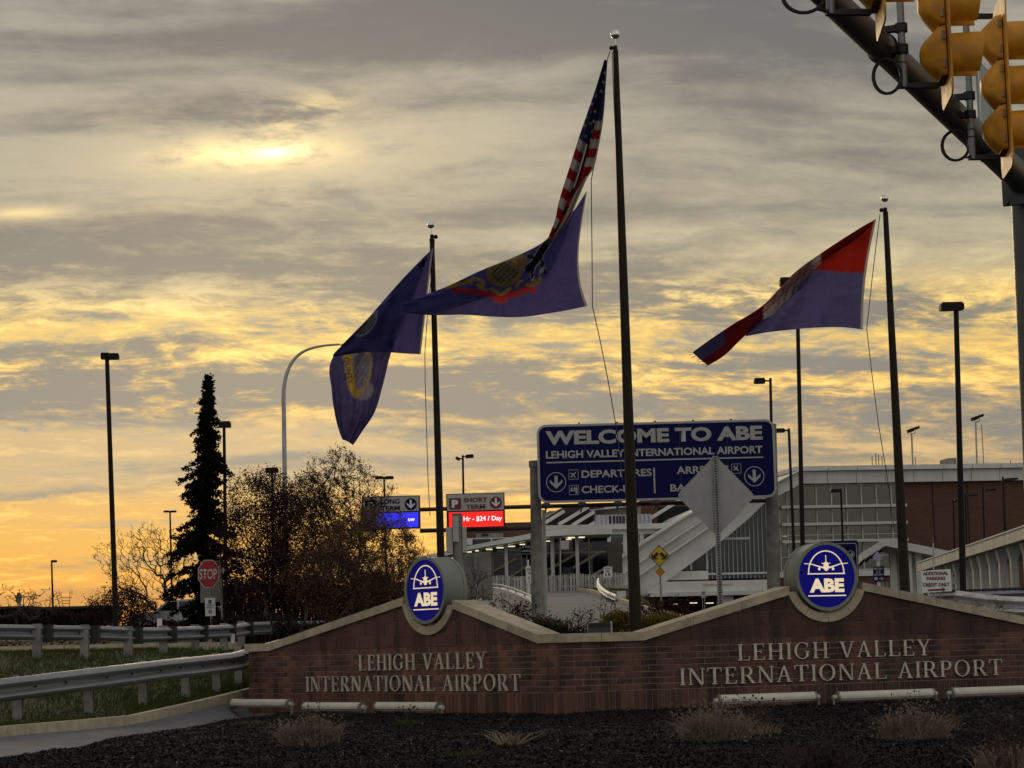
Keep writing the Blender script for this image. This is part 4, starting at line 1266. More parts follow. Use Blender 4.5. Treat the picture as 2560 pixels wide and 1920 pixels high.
netU = [[(1511, 149, 0), (1512, 149, .02), (1514, 149, -.02), (1515, 150, 0), (1517, 151, 0)],
        [(1490, 218, -.02), (1496, 219, .10), (1502, 219, -.08), (1508, 220, .06), (1514, 222, 0)],
        [(1468, 283, -.04), (1478, 285, .14), (1488, 286, -.12), (1498, 288, .08), (1509, 292, 0)],
        [(1449, 338, -.04), (1461, 340, .16), (1473, 342, -.14), (1486, 345, .10), (1500, 350, 0)],
        [(1429, 402, -.04), (1442, 404, .18), (1456, 406, -.16), (1469, 408, .10), (1486, 415, 0)],
        [(1411, 458, -.04), (1424, 460, .18), (1438, 462, -.16), (1452, 452, .10), (1468, 446, 0)],
        [(1396, 508, -.04), (1406, 510, .16), (1418, 512, -.14), (1430, 508, .08), (1444, 500, 0)],
        [(1388, 548, -.02), (1394, 550, .12), (1402, 552, -.10), (1411, 553, .06), (1422, 548, 0)],
        [(1369, 597, 0), (1372, 598, .06), (1376, 599, -.06), (1380, 600, .04), (1385, 601, 0)]]
tu = flag('national_flag', 'american flag hanging in tight pleats at the top of the middle pole', 'flags on the tall middle pole', [(netU, 70, 200, colU, 0.045)], 40.75, (1475, 438))
q = MB()
for i in range(9):
    p0 = U(1372 + i * 1.6, 598, 40.75); q.tube([p0, p0 + Vector((R.uniform(-.06, .0), 0, R.uniform(-.05, .02))), p0 + Vector((R.uniform(-.13, .0), 0, R.uniform(-.12, -.02)))], 0.004, 4)
q.build('frayed_threads', M_ROPE, tu)

# red and blue flag
def colR(px, py, u, v):
    if u < 0.03: return HOIST
    if py < 676 + (px - 2054) * 0.07: return (0.31, 0.018, 0.013)
    return (0.092, 0.085, 0.225)
def colR2(px, py, u, v):  # band and tail: shade of the layered folds darkens the flag's red and blue
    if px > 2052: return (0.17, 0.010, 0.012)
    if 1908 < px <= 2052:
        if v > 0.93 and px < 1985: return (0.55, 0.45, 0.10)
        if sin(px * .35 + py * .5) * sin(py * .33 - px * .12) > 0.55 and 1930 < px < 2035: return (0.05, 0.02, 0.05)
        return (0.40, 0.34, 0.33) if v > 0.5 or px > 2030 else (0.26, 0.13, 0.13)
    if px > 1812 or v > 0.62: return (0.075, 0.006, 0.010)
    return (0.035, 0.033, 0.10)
netR = [[(2191, 547, 0), (2140, 580, -.02), (2060, 632, .02), (1985, 690, 0), (1925, 755, 0), (1872, 815, 0)],
        [(2172, 640, 0), (2120, 660, -.14), (2050, 690, -.02), (1980, 730, -.10), (1920, 780, .0), (1868, 826, 0)],
        [(2160, 735, 0), (2110, 742, .06), (2045, 755, -.14), (1975, 775, -.02), (1915, 805, -.06), (1866, 834, 0)],
        [(2157, 824, 0), (2105, 818, -.08), (2040, 819, .02), (1970, 825, -.08), (1912, 832, .0), (1864, 841, 0)]]
netR2 = [[(2189, 548, -.05), (2145, 573, -.08), (2060, 628, -.10), (1985, 683, -.08), (1906, 764, -.10), (1830, 812, -.06), (1769, 853, -.08), (1731, 881, -.04)],
         [(2183, 556, -.08), (2140, 585, -.18), (2054, 645, -.2), (1990, 705, -.2), (1914, 778, -.2), (1840, 836, -.16), (1776, 878, -.18), (1750, 898, -.05)],
         [(2178, 566, -.05), (2138, 600, -.08), (2050, 660, -.06), (1998, 726, -.05), (1922, 794, -.04), (1862, 840, -.05), (1812, 888, -.08), (1770, 914, -.04)]]
tr = flag('town_flag', 'red and blue flag with pale emblem folded diagonally on the right pole', None, [(netR, 70, 60, colR, 0.09), (netR2, 120, 24, colR2, 0.03)], 41.75, (2157, 824))
q = MB()
for i in range(10):
    t_ = i / 9; p0 = U(1731 + 39 * t_, 881 + 33 * t_, 41.72); q.tube([p0, p0 + Vector((R.uniform(-.10, -.02), 0, R.uniform(-.07, .03)))], 0.004, 4)
q.build('frayed_threads', M_ROPE, tr)

# ------------------------------------------------------------------ overhead sign gantry
GY = 77.0
def fr(px, py, Y): return frame(U(px, py, Y), FRONT_U, FRONT_N)
def W(px, py, Y):
    p = U(px, py, Y); return p.x, p.z
M0 = frame((0, 0, 0), FRONT_U, FRONT_N)          # local x = X, y = Z, z = -Y
def zl_(Y): return -Y
M_GANT = mat('gantry_grey_paint', (0.20, 0.195, 0.175), 0.7, 0.1, var=0.45, scale=3, bump=0.2)
M_GDARK = mat('gantry_dark_steel', (0.045, 0.035, 0.03), 0.6, 0.3, var=0.3)
base = U(1346, 1612, GY + 0.4)
t = thing('sign_gantry', 'grey steel gantry with two thick posts and cross tubes carrying the overhead signs', 'gantry', base)
def post_px(q, top, bot, Y, rt, rb):
    q.tube([U(*bot, Y), U(*top, Y)], [rb * Y / F, rt * Y / F], 20)
q = MB(); post_px(q, (1338, 1160), (1346, 1640), GY + 0.9, 13.5, 16); 
post_px(q, (1337.6, 1152), (1338.2, 1168), GY + 0.9, 16, 16); q.build('post', M_GANT, t, True)
q = MB(); post_px(q, (1359, 1275), (1366, 1600), GY + 2.3, 4.5, 5.5); q.build('conduit', M_LGREY, t, True)
q = MB(); post_px(q, (1926, 1060), (1936, 1560), GY + 0.9, 15, 17); q.build('post', M_GANT, t, True)
q = MB(); pb = U(1346, 1612, GY + 0.9); q.bb((pb.x - 0.5, pb.y - 0.5, pb.z - 0.8), (pb.x + 0.5, pb.y + 0.5, pb.z + 0.14)); q.build('footing', M_CURB, t)
for (y0, xe, x0, th_) in ((1274, 1930, 935, 5.2), (1327, 1340, 1050, 5.6)):
    q = MB(); q.tube([U(x0, y0 + (1050 - x0) * 0.026, GY + 0.95), U(xe, y0 + (1050 - xe) * 0.026, GY + 0.95)], th_ * GY / F, 12); q.build('cross_tube', M_GDARK, t, True)
q = MB(); post_px(q, (1143, 1284), (1150, 1560), GY - 0.9, 13, 14); q.build('post', M_GANT, t, True)
q = MB()
for (a, b, yA, yB) in ((1116, 1131, 1318, 1382), (1157, 1166, 1318, 1382)):
    x0, z0 = W(a, yB, GY - 0.9); x1, z1 = W(b, yA, GY - 0.9); q.bb((x0, GY - 1.05, z0), (x1, GY - 0.75, z1))
q.build('service_cabinet', M_LGREY, t)
q = MB(); x0, z0 = W(1133, 1355, GY - 1.1); x1, z1 = W(1146, 1290, GY - 1.1); q.bb((x0, GY - 1.18, z0), (x1, GY - 1.06, z1)); q.build('junction_box', M_LGREY, t)
# lamps under the big sign
for px_ in (1365, 1455, 1545, 1640, 1735, 1830):
    q = MB(); c_ = U(px_, 1264 - (px_ - 1365) * 0.026, GY - 1.3); q.sphere(c_, 0.14, 12, 8, (1.2, 1, 0.75)); q.bar(c_ + Vector((0, 0, -0.06)), c_ + Vector((0, 1.9, -0.12)), 0.05, 0.05); q.build('sign_lamp', M_GDARK, t, True)

# welcome sign
Y = GY - 0.15
x0, zt = W(1341, 1062, Y); x1, _ = W(1935, 1047, Y); _, zb0 = W(1636, 1251, Y); _, zt = W(1636, 1055, Y)
t = thing('welcome_sign', 'large navy welcome sign with pale lettering high on the gantry', 'sign', ((x0 + x1) / 2, Y, zb0))
q = MB(); q.prism(rrect(x0, zb0, x1, zt, 0.32), M0, zl_(Y + 0.06), zl_(Y)); q.build('panel', M_NAVY, t)
q = MB(); frame_ring(q, M0, x0, zb0, x1, zt, 0.32, 0.075, zl_(Y), zl_(Y - 0.015)); q.build('border', M_SIGNLET, t)
q = MB()
for k in range(5):
    xx = x0 + (x1 - x0) * (0.18 + 0.16 * k); q.bb((xx - .03, Y + .07, zb0 - 0.03), (xx + .03, Y + .6, zt + 0.05))
q.build('stringer', M_GDARK, t)
for k in range(1, 5):
    xx = x0 + (x1 - x0) * k / 5; q = MB(); q.bb((xx - .008, Y - 0.0022, zb0 + 0.08), (xx + .008, Y - 0.0005, zt - 0.08)); q.build('panel_seam', M_SIGNBLK, t)
ZF = zl_(Y - 0.004); ZE = zl_(Y - 0.012)
def sign_text(s, a, b, base_px, cap_px, Y, m, t, bold=0.02):
    xa, z = W(a, base_px, Y); xb, _ = W(b, base_px, Y)
    lettering(s, M0, xa, xb, z, cap_px * Y / F, zl_(Y - 0.012), m, t, bold)
sign_text('WELCOME TO ABE', 1364, 1907, 1113, 35.2, Y, M_SIGNLET, t, 0.045)
sign_text('LEHIGH VALLEY INTERNATIONAL AIRPORT', 1365, 1907, 1146.8, 18.6, Y, M_SIGNLET, t, 0.028)
sign_text('DEPARTURES', 1454, 1630, 1194.6, 18.3, Y, M_SIGNLET, t, 0.024)
sign_text('CHECK-IN', 1454, 1585, 1233.3, 18, Y, M_SIGNLET, t, 0.024)
sign_text('ARRIVALS', 1692, 1822, 1185, 18.3, Y, M_SIGNLET, t, 0.024)
sign_text('BAGGAGE', 1676, 1822, 1229, 18, Y, M_SIGNLET, t, 0.024)
sc = Y / F
def decal(px, py): x, z = W(px, py, Y); return x, z
q = MB(); a = decal(1365.6, 1158.5); b = decal(1908, 1144.5); q.bb((a[0], Y - 0.012, a[1]), (b[0], Y - 0.001, a[1] + 0.045)); q.build('rule', M_SIGNLET, t)
q = MB(); a = decal(1637, 1233); b = decal(1637, 1169); q.bb((a[0] - 0.028, Y - 0.012, a[1]), (a[0] + 0.028, Y - 0.001, b[1])); q.build('divider', M_SIGNLET, t)
for cx, cy in ((1390.4, 1205.6), (1885.7, 1190.7)):
    c_ = decal(cx, cy)
    q = MB(); q.ring(M0, c_, 23.2 * sc, 25 * sc, ZF, ZE, 40); q.prism(down_arrow(c_[0], c_[1], 33 * sc), M0, ZF, ZE); q.build('down_arrow', M_SIGNLET, t)
def plane_icon(q, c, s, a):
    P_ = [(1, 0), (.82, .1), (.25, .12), (-.25, .85), (-.42, .85), (-.15, .13), (-.62, .12), (-.85, .36), (-.98, .36), (-.85, 0)]
    P_ = P_ + [(x, -y) for x, y in P_[::-1][1:-1]]
    q.prism([(c[0] + s * (x * cos(a) - y * sin(a)), c[1] + s * (x * sin(a) + y * cos(a))) for x, y in P_], M0, ZF, ZE)
for cx, cy, kind in ((1433.7, 1186.5, 'up'), (1435, 1225, 'desk'), (1840.7, 1171.6, 'down')):
    c_ = decal(cx, cy); h = 12.3 * sc
    q = MB(); frame_ring(q, M0, c_[0] - h, c_[1] - h, c_[0] + h, c_[1] + h, 0.03, 0.014, ZF, ZE)
    if kind == 'up': plane_icon(q, c_, h * 0.8, radians(45))
    elif kind == 'down': plane_icon(q, c_, h * 0.8, radians(-45))
    else:
        for ddx, w_, top_ in ((-.45, .2, .45), (.1, .16, .45), (.5, .2, .55)):
            q.disc(M0, (c_[0] + ddx * h, c_[1] + (top_ + .12) * h), .11 * h, .11 * h, ZF, ZE, 10)
            q.prism([(c_[0] + (ddx - w_) * h, c_[1] - .1 * h), (c_[0] + (ddx + w_) * h, c_[1] - .1 * h), (c_[0] + (ddx + w_) * h, c_[1] + (top_ - .05) * h), (c_[0] + (ddx - w_) * h, c_[1] + (top_ - .05) * h)], M0, ZF, ZE)
        q.prism([(c_[0] - .8 * h, c_[1] - .25 * h), (c_[0] + .3 * h, c_[1] - .25 * h), (c_[0] + .3 * h, c_[1] - .05 * h), (c_[0] - .8 * h, c_[1] - .05 * h)], M0, ZF, ZE - 0.003)
        q.prism([(c_[0] + .35 * h, c_[1] - .8 * h), (c_[0] + .65 * h, c_[1] - .8 * h), (c_[0] + .7 * h, c_[1] - .08 * h), (c_[0] + .3 * h, c_[1] - .08 * h)], M0, ZF, ZE - 0.003)
    q.build('pictogram', M_SIGNLET, t)

# parking rate signs on the same gantry
def rate_sign(pxl, pxr, yt, yb, led_t, label, words, m_acc, m_led, led_text, lx, px_P, arrow_c):
    Y = GY - 0.3
    ym = -(pxr + pxl) / 2 * 0.026
    xa, _ = W(pxl, yt, Y); xb, _ = W(pxr, yt, Y); cxp = (pxl + pxr) / 2
    _, zt = W(cxp, yt, Y); _, zb_ = W(cxp, yb, Y); _, zm = W(cxp, led_t, Y)
    t = thing('rate_sign', label, 'sign', ((xa + xb) / 2, Y, zb_), 'parking rate signs on the gantry')
    q = MB(); q.bb((xa, Y, zb_ - 0.04), (xb, Y + 0.35, zt)); q.build('cabinet', M_BLACK, t)
    q = MB(); q.bb((xa + 0.03, Y - 0.03, zm + 0.03), (xb - 0.03, Y - 0.002, zt - 0.03)); q.build('panel', mat('rate_panel', (0.40, 0.39, 0.37), 0.5, var=0.1), t)
    q = MB(); q.bb((xa + 0.08, Y - 0.025, zb_), (xb - 0.06, Y - 0.003, zm - 0.02)); q.build('led_screen', m_led, t)
    for s, a, b, bl, cap in words: sign_text(s, a, b, bl, cap, Y - 0.032, m_acc, t, 0.03)
    s, a, b, bl, cap = led_text; sign_text(s, a, b, bl, cap, Y - 0.03, M_LEDW, t, 0.02)
    YY = Y - 0.032
    q = MB(); c_ = W(*arrow_c, YY); q.disc(M0, c_, 15 * sc, 15 * sc, zl_(YY), zl_(YY - 0.008), 32); q.build('arrow_disc', m_acc, t)
    q = MB(); q.prism(down_arrow(c_[0], c_[1], 22 * sc), M0, zl_(YY - 0.0085), zl_(YY - 0.014)); q.build('down_arrow', M_SIGNW, t)
    q = MB(); a = W(px_P[0], px_P[3], YY); b = W(px_P[1], px_P[2], YY); q.prism(rrect(a[0], a[1], b[0], b[1], 0.07), M0, zl_(YY), zl_(YY - 0.008)); q.build('parking_square', m_acc, t)
    xm = (a[0] + b[0]) / 2; hh = b[1] - a[1]
    lettering('P', M0, xm - 0.28 * hh, xm + 0.30 * hh, a[1] + hh * 0.15, hh * 0.70, zl_(YY - 0.012), M_SIGNW, t, 0.05)
rate_sign(1115, 1261, 1233, 1317, 1278, 'short term parking rate sign with lit red screen and dark red P', [('SHORT', 1159, 1218, 1256, 11.3), ('TERM', 1165, 1213, 1273, 11.3)], M_DKRED, M_LEDR, ('Hr - $24 / Day', 1159, 1255, 1303, 11.5), 0, (1122.5, 1152.4, 1245, 1274), (1239.7, 1256.4))
rate_sign(905, 1049, 1240, 1319, 1281, 'long term parking rate sign with lit blue screen, half hidden by bushes', [('LONG', 952, 999, 1260.5, 12), ('TERM', 952, 1000, 1276.5, 11)], M_NAVY, M_LEDB, ('ow', 1020, 1037, 1303, 10), 0, (913, 940, 1251, 1280), (1027, 1260.6))

# ------------------------------------------------------------------ small road signs
def post_sign(name, label, Y, base_px, top_px, wp, m_post, group=None, cat='sign'):
    b, tp = U(*base_px, Y), U(*top_px, Y)
    t = thing(name, label, cat, b, group)
    q = MB(); q.tube([b - Vector((0, 0, 0.4)), tp], wp * Y / F / 2, 8); q.build('post', m_post, t)
    return t
def plate(t, pxs, Y, m, name='panel', th=0.02, r=0.0):
    pts = [W(*p, Y) for p in pxs]
    area = sum(a[0] * b[1] - b[0] * a[1] for a, b in zip(pts, pts[1:] + pts[:1]))
    if area < 0: pts = pts[::-1]
    if r:
        out = []
        n = len(pts)
        for i in range(n):
            p, a, b = Vector(pts[i]), Vector(pts[i - 1]), Vector(pts[(i + 1) % n])
            da, db = (a - p).normalized() * r, (b - p).normalized() * r
            for k in range(5):
                s_ = k / 4; out.append(tuple((p + da) * (1 - s_) ** 2 + p * 2 * s_ * (1 - s_) + (p + db) * s_ ** 2))
        pts = out
    q = MB(); q.prism(pts, M0, zl_(Y + th), zl_(Y)); return q.build(name, m, t)

# back of a diamond warning sign on perforated post
Y = 44.0
t = thing('diamond_sign', 'blank grey back of a diamond road sign on a perforated post', 'sign', U(1803, 1560, Y))
plate(t, [(1787.5, 1138), (1888, 1240), (1793, 1342), (1691, 1238)], Y, M_ALU, 'panel', 0.008, 0.11)
q = MB(); a, b = U(1803, 1570, Y - 0.04), U(1788, 1140, Y - 0.04)
dv = (b - a).normalized(); wv = 0.048
ln = (b - a).length; nh = int(ln / 0.0508); 
for s_ in (-1, 1):
    q.bar(a + Vector((s_ * 0.036, 0, 0)), b + Vector((s_ * 0.036, 0, 0)), 0.028, 0.055, (0, 1, 0))
q.build('post', M_GALV, t)
q = MB(); q.bar(a + Vector((0, 0.024, 0)), b + Vector((0, 0.024, 0)), 0.05, 0.006, (0, 1, 0)); q.build('post_web', M_BLACK, t)
q = MB()
for i in range(nh):
    c_ = a + dv * (i * 0.0508 + 0.03); q.bar(c_, c_ + dv * 0.026, 0.046, 0.052, (0, 1, 0))
q.build('post_bridges', M_GALV, t)
for py_ in (1165, 1310):
    q = MB(); c_ = U(1789, py_, Y - 0.07); q.tube([c_, c_ + Vector((0, 0.03, 0))], 0.016, 8); q.build('bolt', M_BLACK, t)

# yellow arrows sign with small orange marker
Y = 85.0
t = post_sign('arrow_sign', 'yellow diamond sign with two black arrows above a small orange diamond', Y, (1654, 1530), (1648, 1362), 4.5, M_POST)
plate(t, [(1647.5, 1362), (1675, 1390), (1649, 1418), (1621, 1390)], Y - 0.06, M_SIGNBLK, 'border', 0.006, 0.06)
plate(t, [(1647.6, 1364.5), (1672.8, 1390), (1649, 1415.5), (1623.5, 1390)], Y - 0.068, M_YEL, 'panel', 0.006, 0.06)
plate(t, [(1650, 1417), (1664, 1430), (1651, 1443), (1637, 1430)], Y - 0.05, M_ORG, 'marker', 0.006, 0.03)
for cx, ang in ((1638, radians(-132)), (1658.5, radians(-48))):
    c_ = W(cx, 1389.5, Y - 0.09); q = MB(); q.prism(arrow_poly(c_[0], c_[1], 20 * Y / F, 7 * Y / F, 17 * Y / F, 10 * Y / F, ang), M0, zl_(Y - 0.076), zl_(Y - 0.084)); q.build('arrow', M_SIGNBLK, t)

# speed limit
Y = 105.0
t = post_sign('speed_limit_sign', 'small white speed limit 15 sign beside the ramp', Y, (1521, 1485), (1519, 1420), 4, M_POST)
plate(t, [(1509.5, 1417), (1530.5, 1416.4), (1530.5, 1443), (1509.5, 1443.6)], Y - 0.06, M_SIGNW, 'panel', 0.01, 0.03)
sign_text('SPEED', 1512, 1528, 1423.5, 4.4, Y - 0.06, M_SIGNBLK, t, 0.01)
sign_text('LIMIT', 1513.5, 1526.5, 1430, 4.4, Y - 0.06, M_SIGNBLK, t, 0.01)
sign_text('15', 1513.5, 1526.5, 1441, 8.6, Y - 0.06, M_SIGNBLK, t, 0.03)

# stop sign group
Y = 76.0
t = post_sign('stop_sign', 'red octagonal stop sign with white lettering before the spruce', Y, (530, 1575), (524, 1405), 6.0, M_GALV)
cx, cy, ry = 521.3, 1434.5, 34.8
def octo(rx, ry): return [(cx + rx * cos(pi / 8 + pi / 4 * i) / cos(pi / 8), cy + ry * sin(pi / 8 + pi / 4 * i) / cos(pi / 8)) for i in range(8)]
plate(t, octo(26.2, 34.8), Y - 0.07, M_SIGNW, 'border', 0.006)
plate(t, octo(24.8, 33.2), Y - 0.078, M_RED, 'panel', 0.006)
sign_text('STOP', 499, 542.5, 1448, 24.5, Y - 0.085, M_SIGNW, t, 0.008)
Yp = Y - 0.1
t2 = thing('parking_sign', 'small white overflow parking sign hung below the stop sign', 'sign', U(525, 1540, Yp))
plate(t2, [(512, 1495), (538, 1494), (539, 1539.5), (513.5, 1540.5)], Yp, M_SIGNW, 'panel', 0.01, 0.02)
plate(t2, [(521, 1500), (528, 1499.8), (528, 1509), (521, 1509.2)], Yp - 0.012, mat('sign_teal', (0.02, 0.07, 0.09), 0.5), 'pictogram', 0.006)
sign_text('OVERFLOW', 514.5, 535, 1514.8, 3.6, Yp - 0.012, M_SIGNBLK, t2, 0.01)
sign_text('PARKING', 516, 533.5, 1521, 3.6, Yp - 0.012, M_SIGNBLK, t2, 0.01)
q = MB(); c_ = W(525.5, 1529, Yp - 0.012); q.ring(M0, c_, 2.4 * Yp / F, 4.4 * Yp / F, zl_(Yp - 0.012), zl_(Yp - 0.018), 20); q.build('arrow_ring', M_SIGNBLK, t2)
Yb = Y + 1.2
t3 = post_sign('tan_sign', 'plain tan back of a rectangular sign behind the stop sign', Yb, (558, 1572), (549, 1400), 5.0, M_GALV)
plate(t3, [(500, 1404), (545, 1402), (554, 1503), (501, 1507)], Yb - 0.06, mat('sign_back_tan', (0.22, 0.20, 0.165), 0.7, var=0.2), 'panel', 0.01)
t4 = thing('one_way_sign', 'small black and white one way arrow sign poking out beside the stop sign', 'sign', U(556, 1437, Yb + 0.4))
plate(t4, [(540, 1419), (564, 1417), (564.5, 1434), (541, 1437)], Yb + 0.3, M_SIGNBLK, 'panel', 0.01)
q = MB(); c_ = W(552, 1427, Yb + 0.28); q.prism(arrow_poly(c_[0], c_[1], 0.29, 0.10, 0.20, 0.12, 0.03), M0, zl_(Yb + 0.285), zl_(Yb + 0.275)); q.build('arrow', M_SIGNW, t4)
q = MB(); q.tube([U(552, 1437, Yb + 0.35), U(556, 1500, Yb + 0.35)], 0.02, 6); q.build('bracket', M_GALV, t4)

# blue direction sign behind the right round sign
Y = 58.0
t = post_sign('direction_sign', 'blue direction sign with white arrow half hidden by the right round sign', Y, (2095, 1560), (2093, 1470), 10, M_POST)
plate(t, [(2046, 1353.5), (2145, 1350.5), (2148, 1505), (2046, 1508)], Y - 0.06, M_NAVY, 'panel', 0.02, 0.07)
q = MB(); a = W(2050, 1500, Y - 0.065); b = W(2141.5, 1357, Y - 0.065); frame_ring(q, M0, a[0], a[1], b[0], b[1], 0.06, 0.018, zl_(Y - 0.061), zl_(Y - 0.07)); q.build('border', M_SIGNLET, t)
c_ = W(2127, 1386, Y - 0.065)
q = MB(); q.ring(M0, c_, 8.2 * Y / F, 9.6 * Y / F, zl_(Y - 0.061), zl_(Y - 0.07), 28); q.prism(arrow_poly(c_[0], c_[1], 13 * Y / F, 2.6 * Y / F, 11 * Y / F, 6 * Y / F, 0), M0, zl_(Y - 0.061), zl_(Y - 0.071)); q.build('arrow', M_SIGNLET, t)

# rental car return
Y = 66.0
t = post_sign('rental_sign', 'small blue rental car return sign on a white post', Y, (2198, 1540), (2194, 1393), 7, M_WHITE2)
plate(t, [(2182.5, 1417), (2210, 1415), (2211, 1452), (2183.5, 1455)], Y - 0.08, M_NAVY, 'panel', 0.02, 0.03)
for s, a, b, bl in (('RENTAL', 2184.5, 2207, 1424.5), ('CAR', 2190.5, 2202, 1431.8), ('RETURN', 2184.7, 2208, 1439.2)): sign_text(s, a, b, bl, 5.0, Y - 0.085, M_SIGNLET, t, 0.02)
c_ = W(2203, 1446.5, Y - 0.085); q = MB(); q.prism(arrow_poly(c_[0], c_[1], 10.5 * Y / F, 2.2 * Y / F, 9 * Y / F, 5.5 * Y / F, 0), M0, zl_(Y - 0.082), zl_(Y - 0.09)); q.build('arrow', M_SIGNLET, t)
plate(t, [(2186, 1443), (2194, 1442.5), (2194, 1450), (2186, 1450.5)], Y - 0.085, M_SIGNLET, 'pictogram', 0.004)
plate(t, [(2183.5, 1400), (2182, 1390), (2188, 1386), (2192, 1380), (2196, 1380), (2200, 1385.5), (2205, 1389), (2204, 1399)], Y - 0.08, mat('topper_violet', (0.28, 0.26, 0.46), 0.5), 'topper', 0.02)
sign_text('ENTERPRISE', 2184.5, 2203, 1397, 2.6, Y - 0.085, M_SIGNW, t, 0.0) if False else None

# additional parking board
Y = 52.0
t = post_sign('parking_board', 'white additional parking credit only board with red arrow', Y, (2352, 1530), (2351, 1478), 4, M_POST)
plate(t, [(2301.5, 1427.5), (2376, 1422.5), (2380, 1478), (2306, 1482.5)], Y - 0.06, M_SIGNW, 'panel', 0.02)
for s, a, b, bl, cap in (('ADDITIONAL', 2307.5, 2371, 1438.5, 8.6), ('PARKING', 2317, 2363.5, 1450.8, 8.6), ('CREDIT ONLY', 2307.5, 2375, 1466.8, 8.8)):
    xa, z = W(a, bl, Y - 0.065); xb, _ = W(b, bl, Y - 0.065)
    lettering(s, M0, xa, xb, z, cap * Y / F, zl_(Y - 0.072), M_DKRED, t, 0.035)
c_ = W(2342, 1474.5, Y - 0.065); q = MB(); q.prism(arrow_poly(c_[0], c_[1], 43 * Y / F, 4 * Y / F, 8.5 * Y / F, 9 * Y / F, 0.02), M0, zl_(Y - 0.062), zl_(Y - 0.07)); q.build('arrow', M_DKRED, t)
q = MB()
for a in (2318, 2335): q.tube([U(a, 1480, Y), U(a + 2, 1530, Y)], 0.012, 6)
q.build('stake', M_POST, t)

# no parking plate beside it and a thin marker post
Y = 60.0
t = post_sign('no_parking_sign', 'small tan no parking plate right of the white board', Y, (2386, 1530), (2384, 1440), 3, M_POST)
plate(t, [(2379, 1433), (2391, 1432.4), (2391, 1461), (2379, 1461.6)], Y - 0.05, mat('plate_tan', (0.30, 0.28, 0.24), 0.6, var=0.1), 'panel', 0.01)
q = MB(); c_ = W(2384.5, 1439, Y - 0.055); q.ring(M0, c_, 3 * Y / F, 3.9 * Y / F, zl_(Y - 0.052), zl_(Y - 0.058), 16); q.build('ring_mark', M_SIGNBLK, t)
sign_text('P', 2382.6, 2386.6, 1441.4, 4.6, Y - 0.055, M_SIGNBLK, t, 0.01)
t = post_sign('marker_post', 'thin bare metal post rising left of the parking board', 58.0, (2336, 1530), (2333, 1358), 4.0, M_LGREY, cat='post')
q = MB(); q.tube([U(2333, 1358, 58), U(2332, 1341, 58)], 0.008, 6); q.build('whip', M_GALV, t)

# grey panel behind the left round sign
Y = 62.0
t = post_sign('panel_sign', 'plain grey back of a tall road sign right of the left round sign', Y, (1192, 1560), (1188, 1385), 9, M_POST)
plate(t, [(1160, 1384), (1228, 1378), (1231, 1492), (1160, 1497)], Y + 0.10, M_GANT, 'panel', 0.03)
plate(t, [(1205, 1444), (1231, 1442), (1232, 1500), (1204, 1502)], Y + 0.2, M_POST, 'lower_panel', 0.03)

# roadside plates at the terminal kerb
Y = 98.0
t = post_sign('lot_sign', 'narrow white plate with red lettering beside the gantry post', Y, (1322, 1490), (1320, 1400), 4, M_SIGNW)
plate(t, [(1314, 1416), (1334, 1415), (1335, 1458), (1316, 1460)], Y - 0.05, M_SIGNW, 'panel', 0.01)
for s, a, b, bl in (('SHORT', 1316.6, 1335, 1426.5), ('TERM', 1319, 1335, 1436), ('R', 1321, 1325.5, 1448), ('L', 1322, 1326, 1456.5)): sign_text(s, a, b, bl, 6.5, Y - 0.055, M_DKRED, t, 0.01)
t = post_sign('notice_sign', 'pinkish notice plate hanging under the terminal canopy', 126.0, (1401, 1470), (1401, 1345), 1.8, M_WHITE2)
plate(t, [(1402.5, 1352), (1422.5, 1351), (1422.5, 1373), (1402.5, 1374)], 125.9, mat('notice_pink', (0.42, 0.36, 0.36), 0.6, var=0.12), 'panel', 0.03)
t = post_sign('crossing_sign', 'small white plate on two thin posts before the dark underpass', 80.0, (1762, 1540), (1761, 1480), 2.5, M_GALV)
plate(t, [(1753, 1478), (1765, 1477), (1765, 1494), (1753, 1494.6)], 79.95, mat('plate_grey', (0.42, 0.42, 0.40), 0.6, var=0.15), 'panel', 0.01)
q = MB(); q.tube([U(1756, 1495, 80), U(1757, 1540, 80)], 0.016, 6); q.build('post', M_GALV, t)
q = MB(); c_ = W(1759, 1483, 79.94); q.disc(M0, c_, 2.6 * 80 / F, 3.2 * 80 / F, zl_(79.945), zl_(79.935), 14); q.build('symbol', M_POST, t)

# ------------------------------------------------------------------ traffic signals on their mast arm
P1, P2 = U(2523, 422, 19.9), U(2149, 63, 15.1)
zarm = (P1.z + P2.z) / 2; P1.z = P2.z = zarm
ad = (P2 - P1).normalized()
mast_c = P1 - ad * 0.86
t = thing('signal_mast', 'galvanized traffic signal mast with its long arm reaching across the top right corner', 'signal mast', (mast_c.x, mast_c.y, -0.15))
q = MB(); q.tube([(mast_c.x, mast_c.y, -0.15), (mast_c.x, mast_c.y, 5.5)], [0.19, 0.15], 24); q.build('pole', M_ARM, t, True)
q = MB(); q.tube([(mast_c.x, mast_c.y, 5.5), (mast_c.x, mast_c.y, 5.58)], [0.17, 0.05], 20); q.build('cap', M_ARM, t, True)
q = MB(); q.tube([P1 - ad * 0.76, P1, P2, P2 + ad * 4.0], [0.136, 0.126, 0.098, 0.075], 28); q.build('arm', M_ARM, t, True)
cl = P1 - ad * 0.60
q = MB(); Ma = frame(cl, ad.cross(Vector((0, 0, 1))), ad); q.box((0, -0.02, 0), (0.36, 0.50, 0.06), Ma); q.build('flange', M_ARM, t)
q = MB(); q.box((0, -0.30, -0.10), (0.30, 0.34, 0.36), Ma); q.build('clamp_box', M_ARM, t)
for a in (-0.14, 0.14):
    for b in (-0.22, 0.20):
        q = MB(); p = Ma @ Vector((a, b, 0.03)); q.tube([p, p + ad * 0.04], 0.022, 8); q.build('bolt', M_ARM, t)
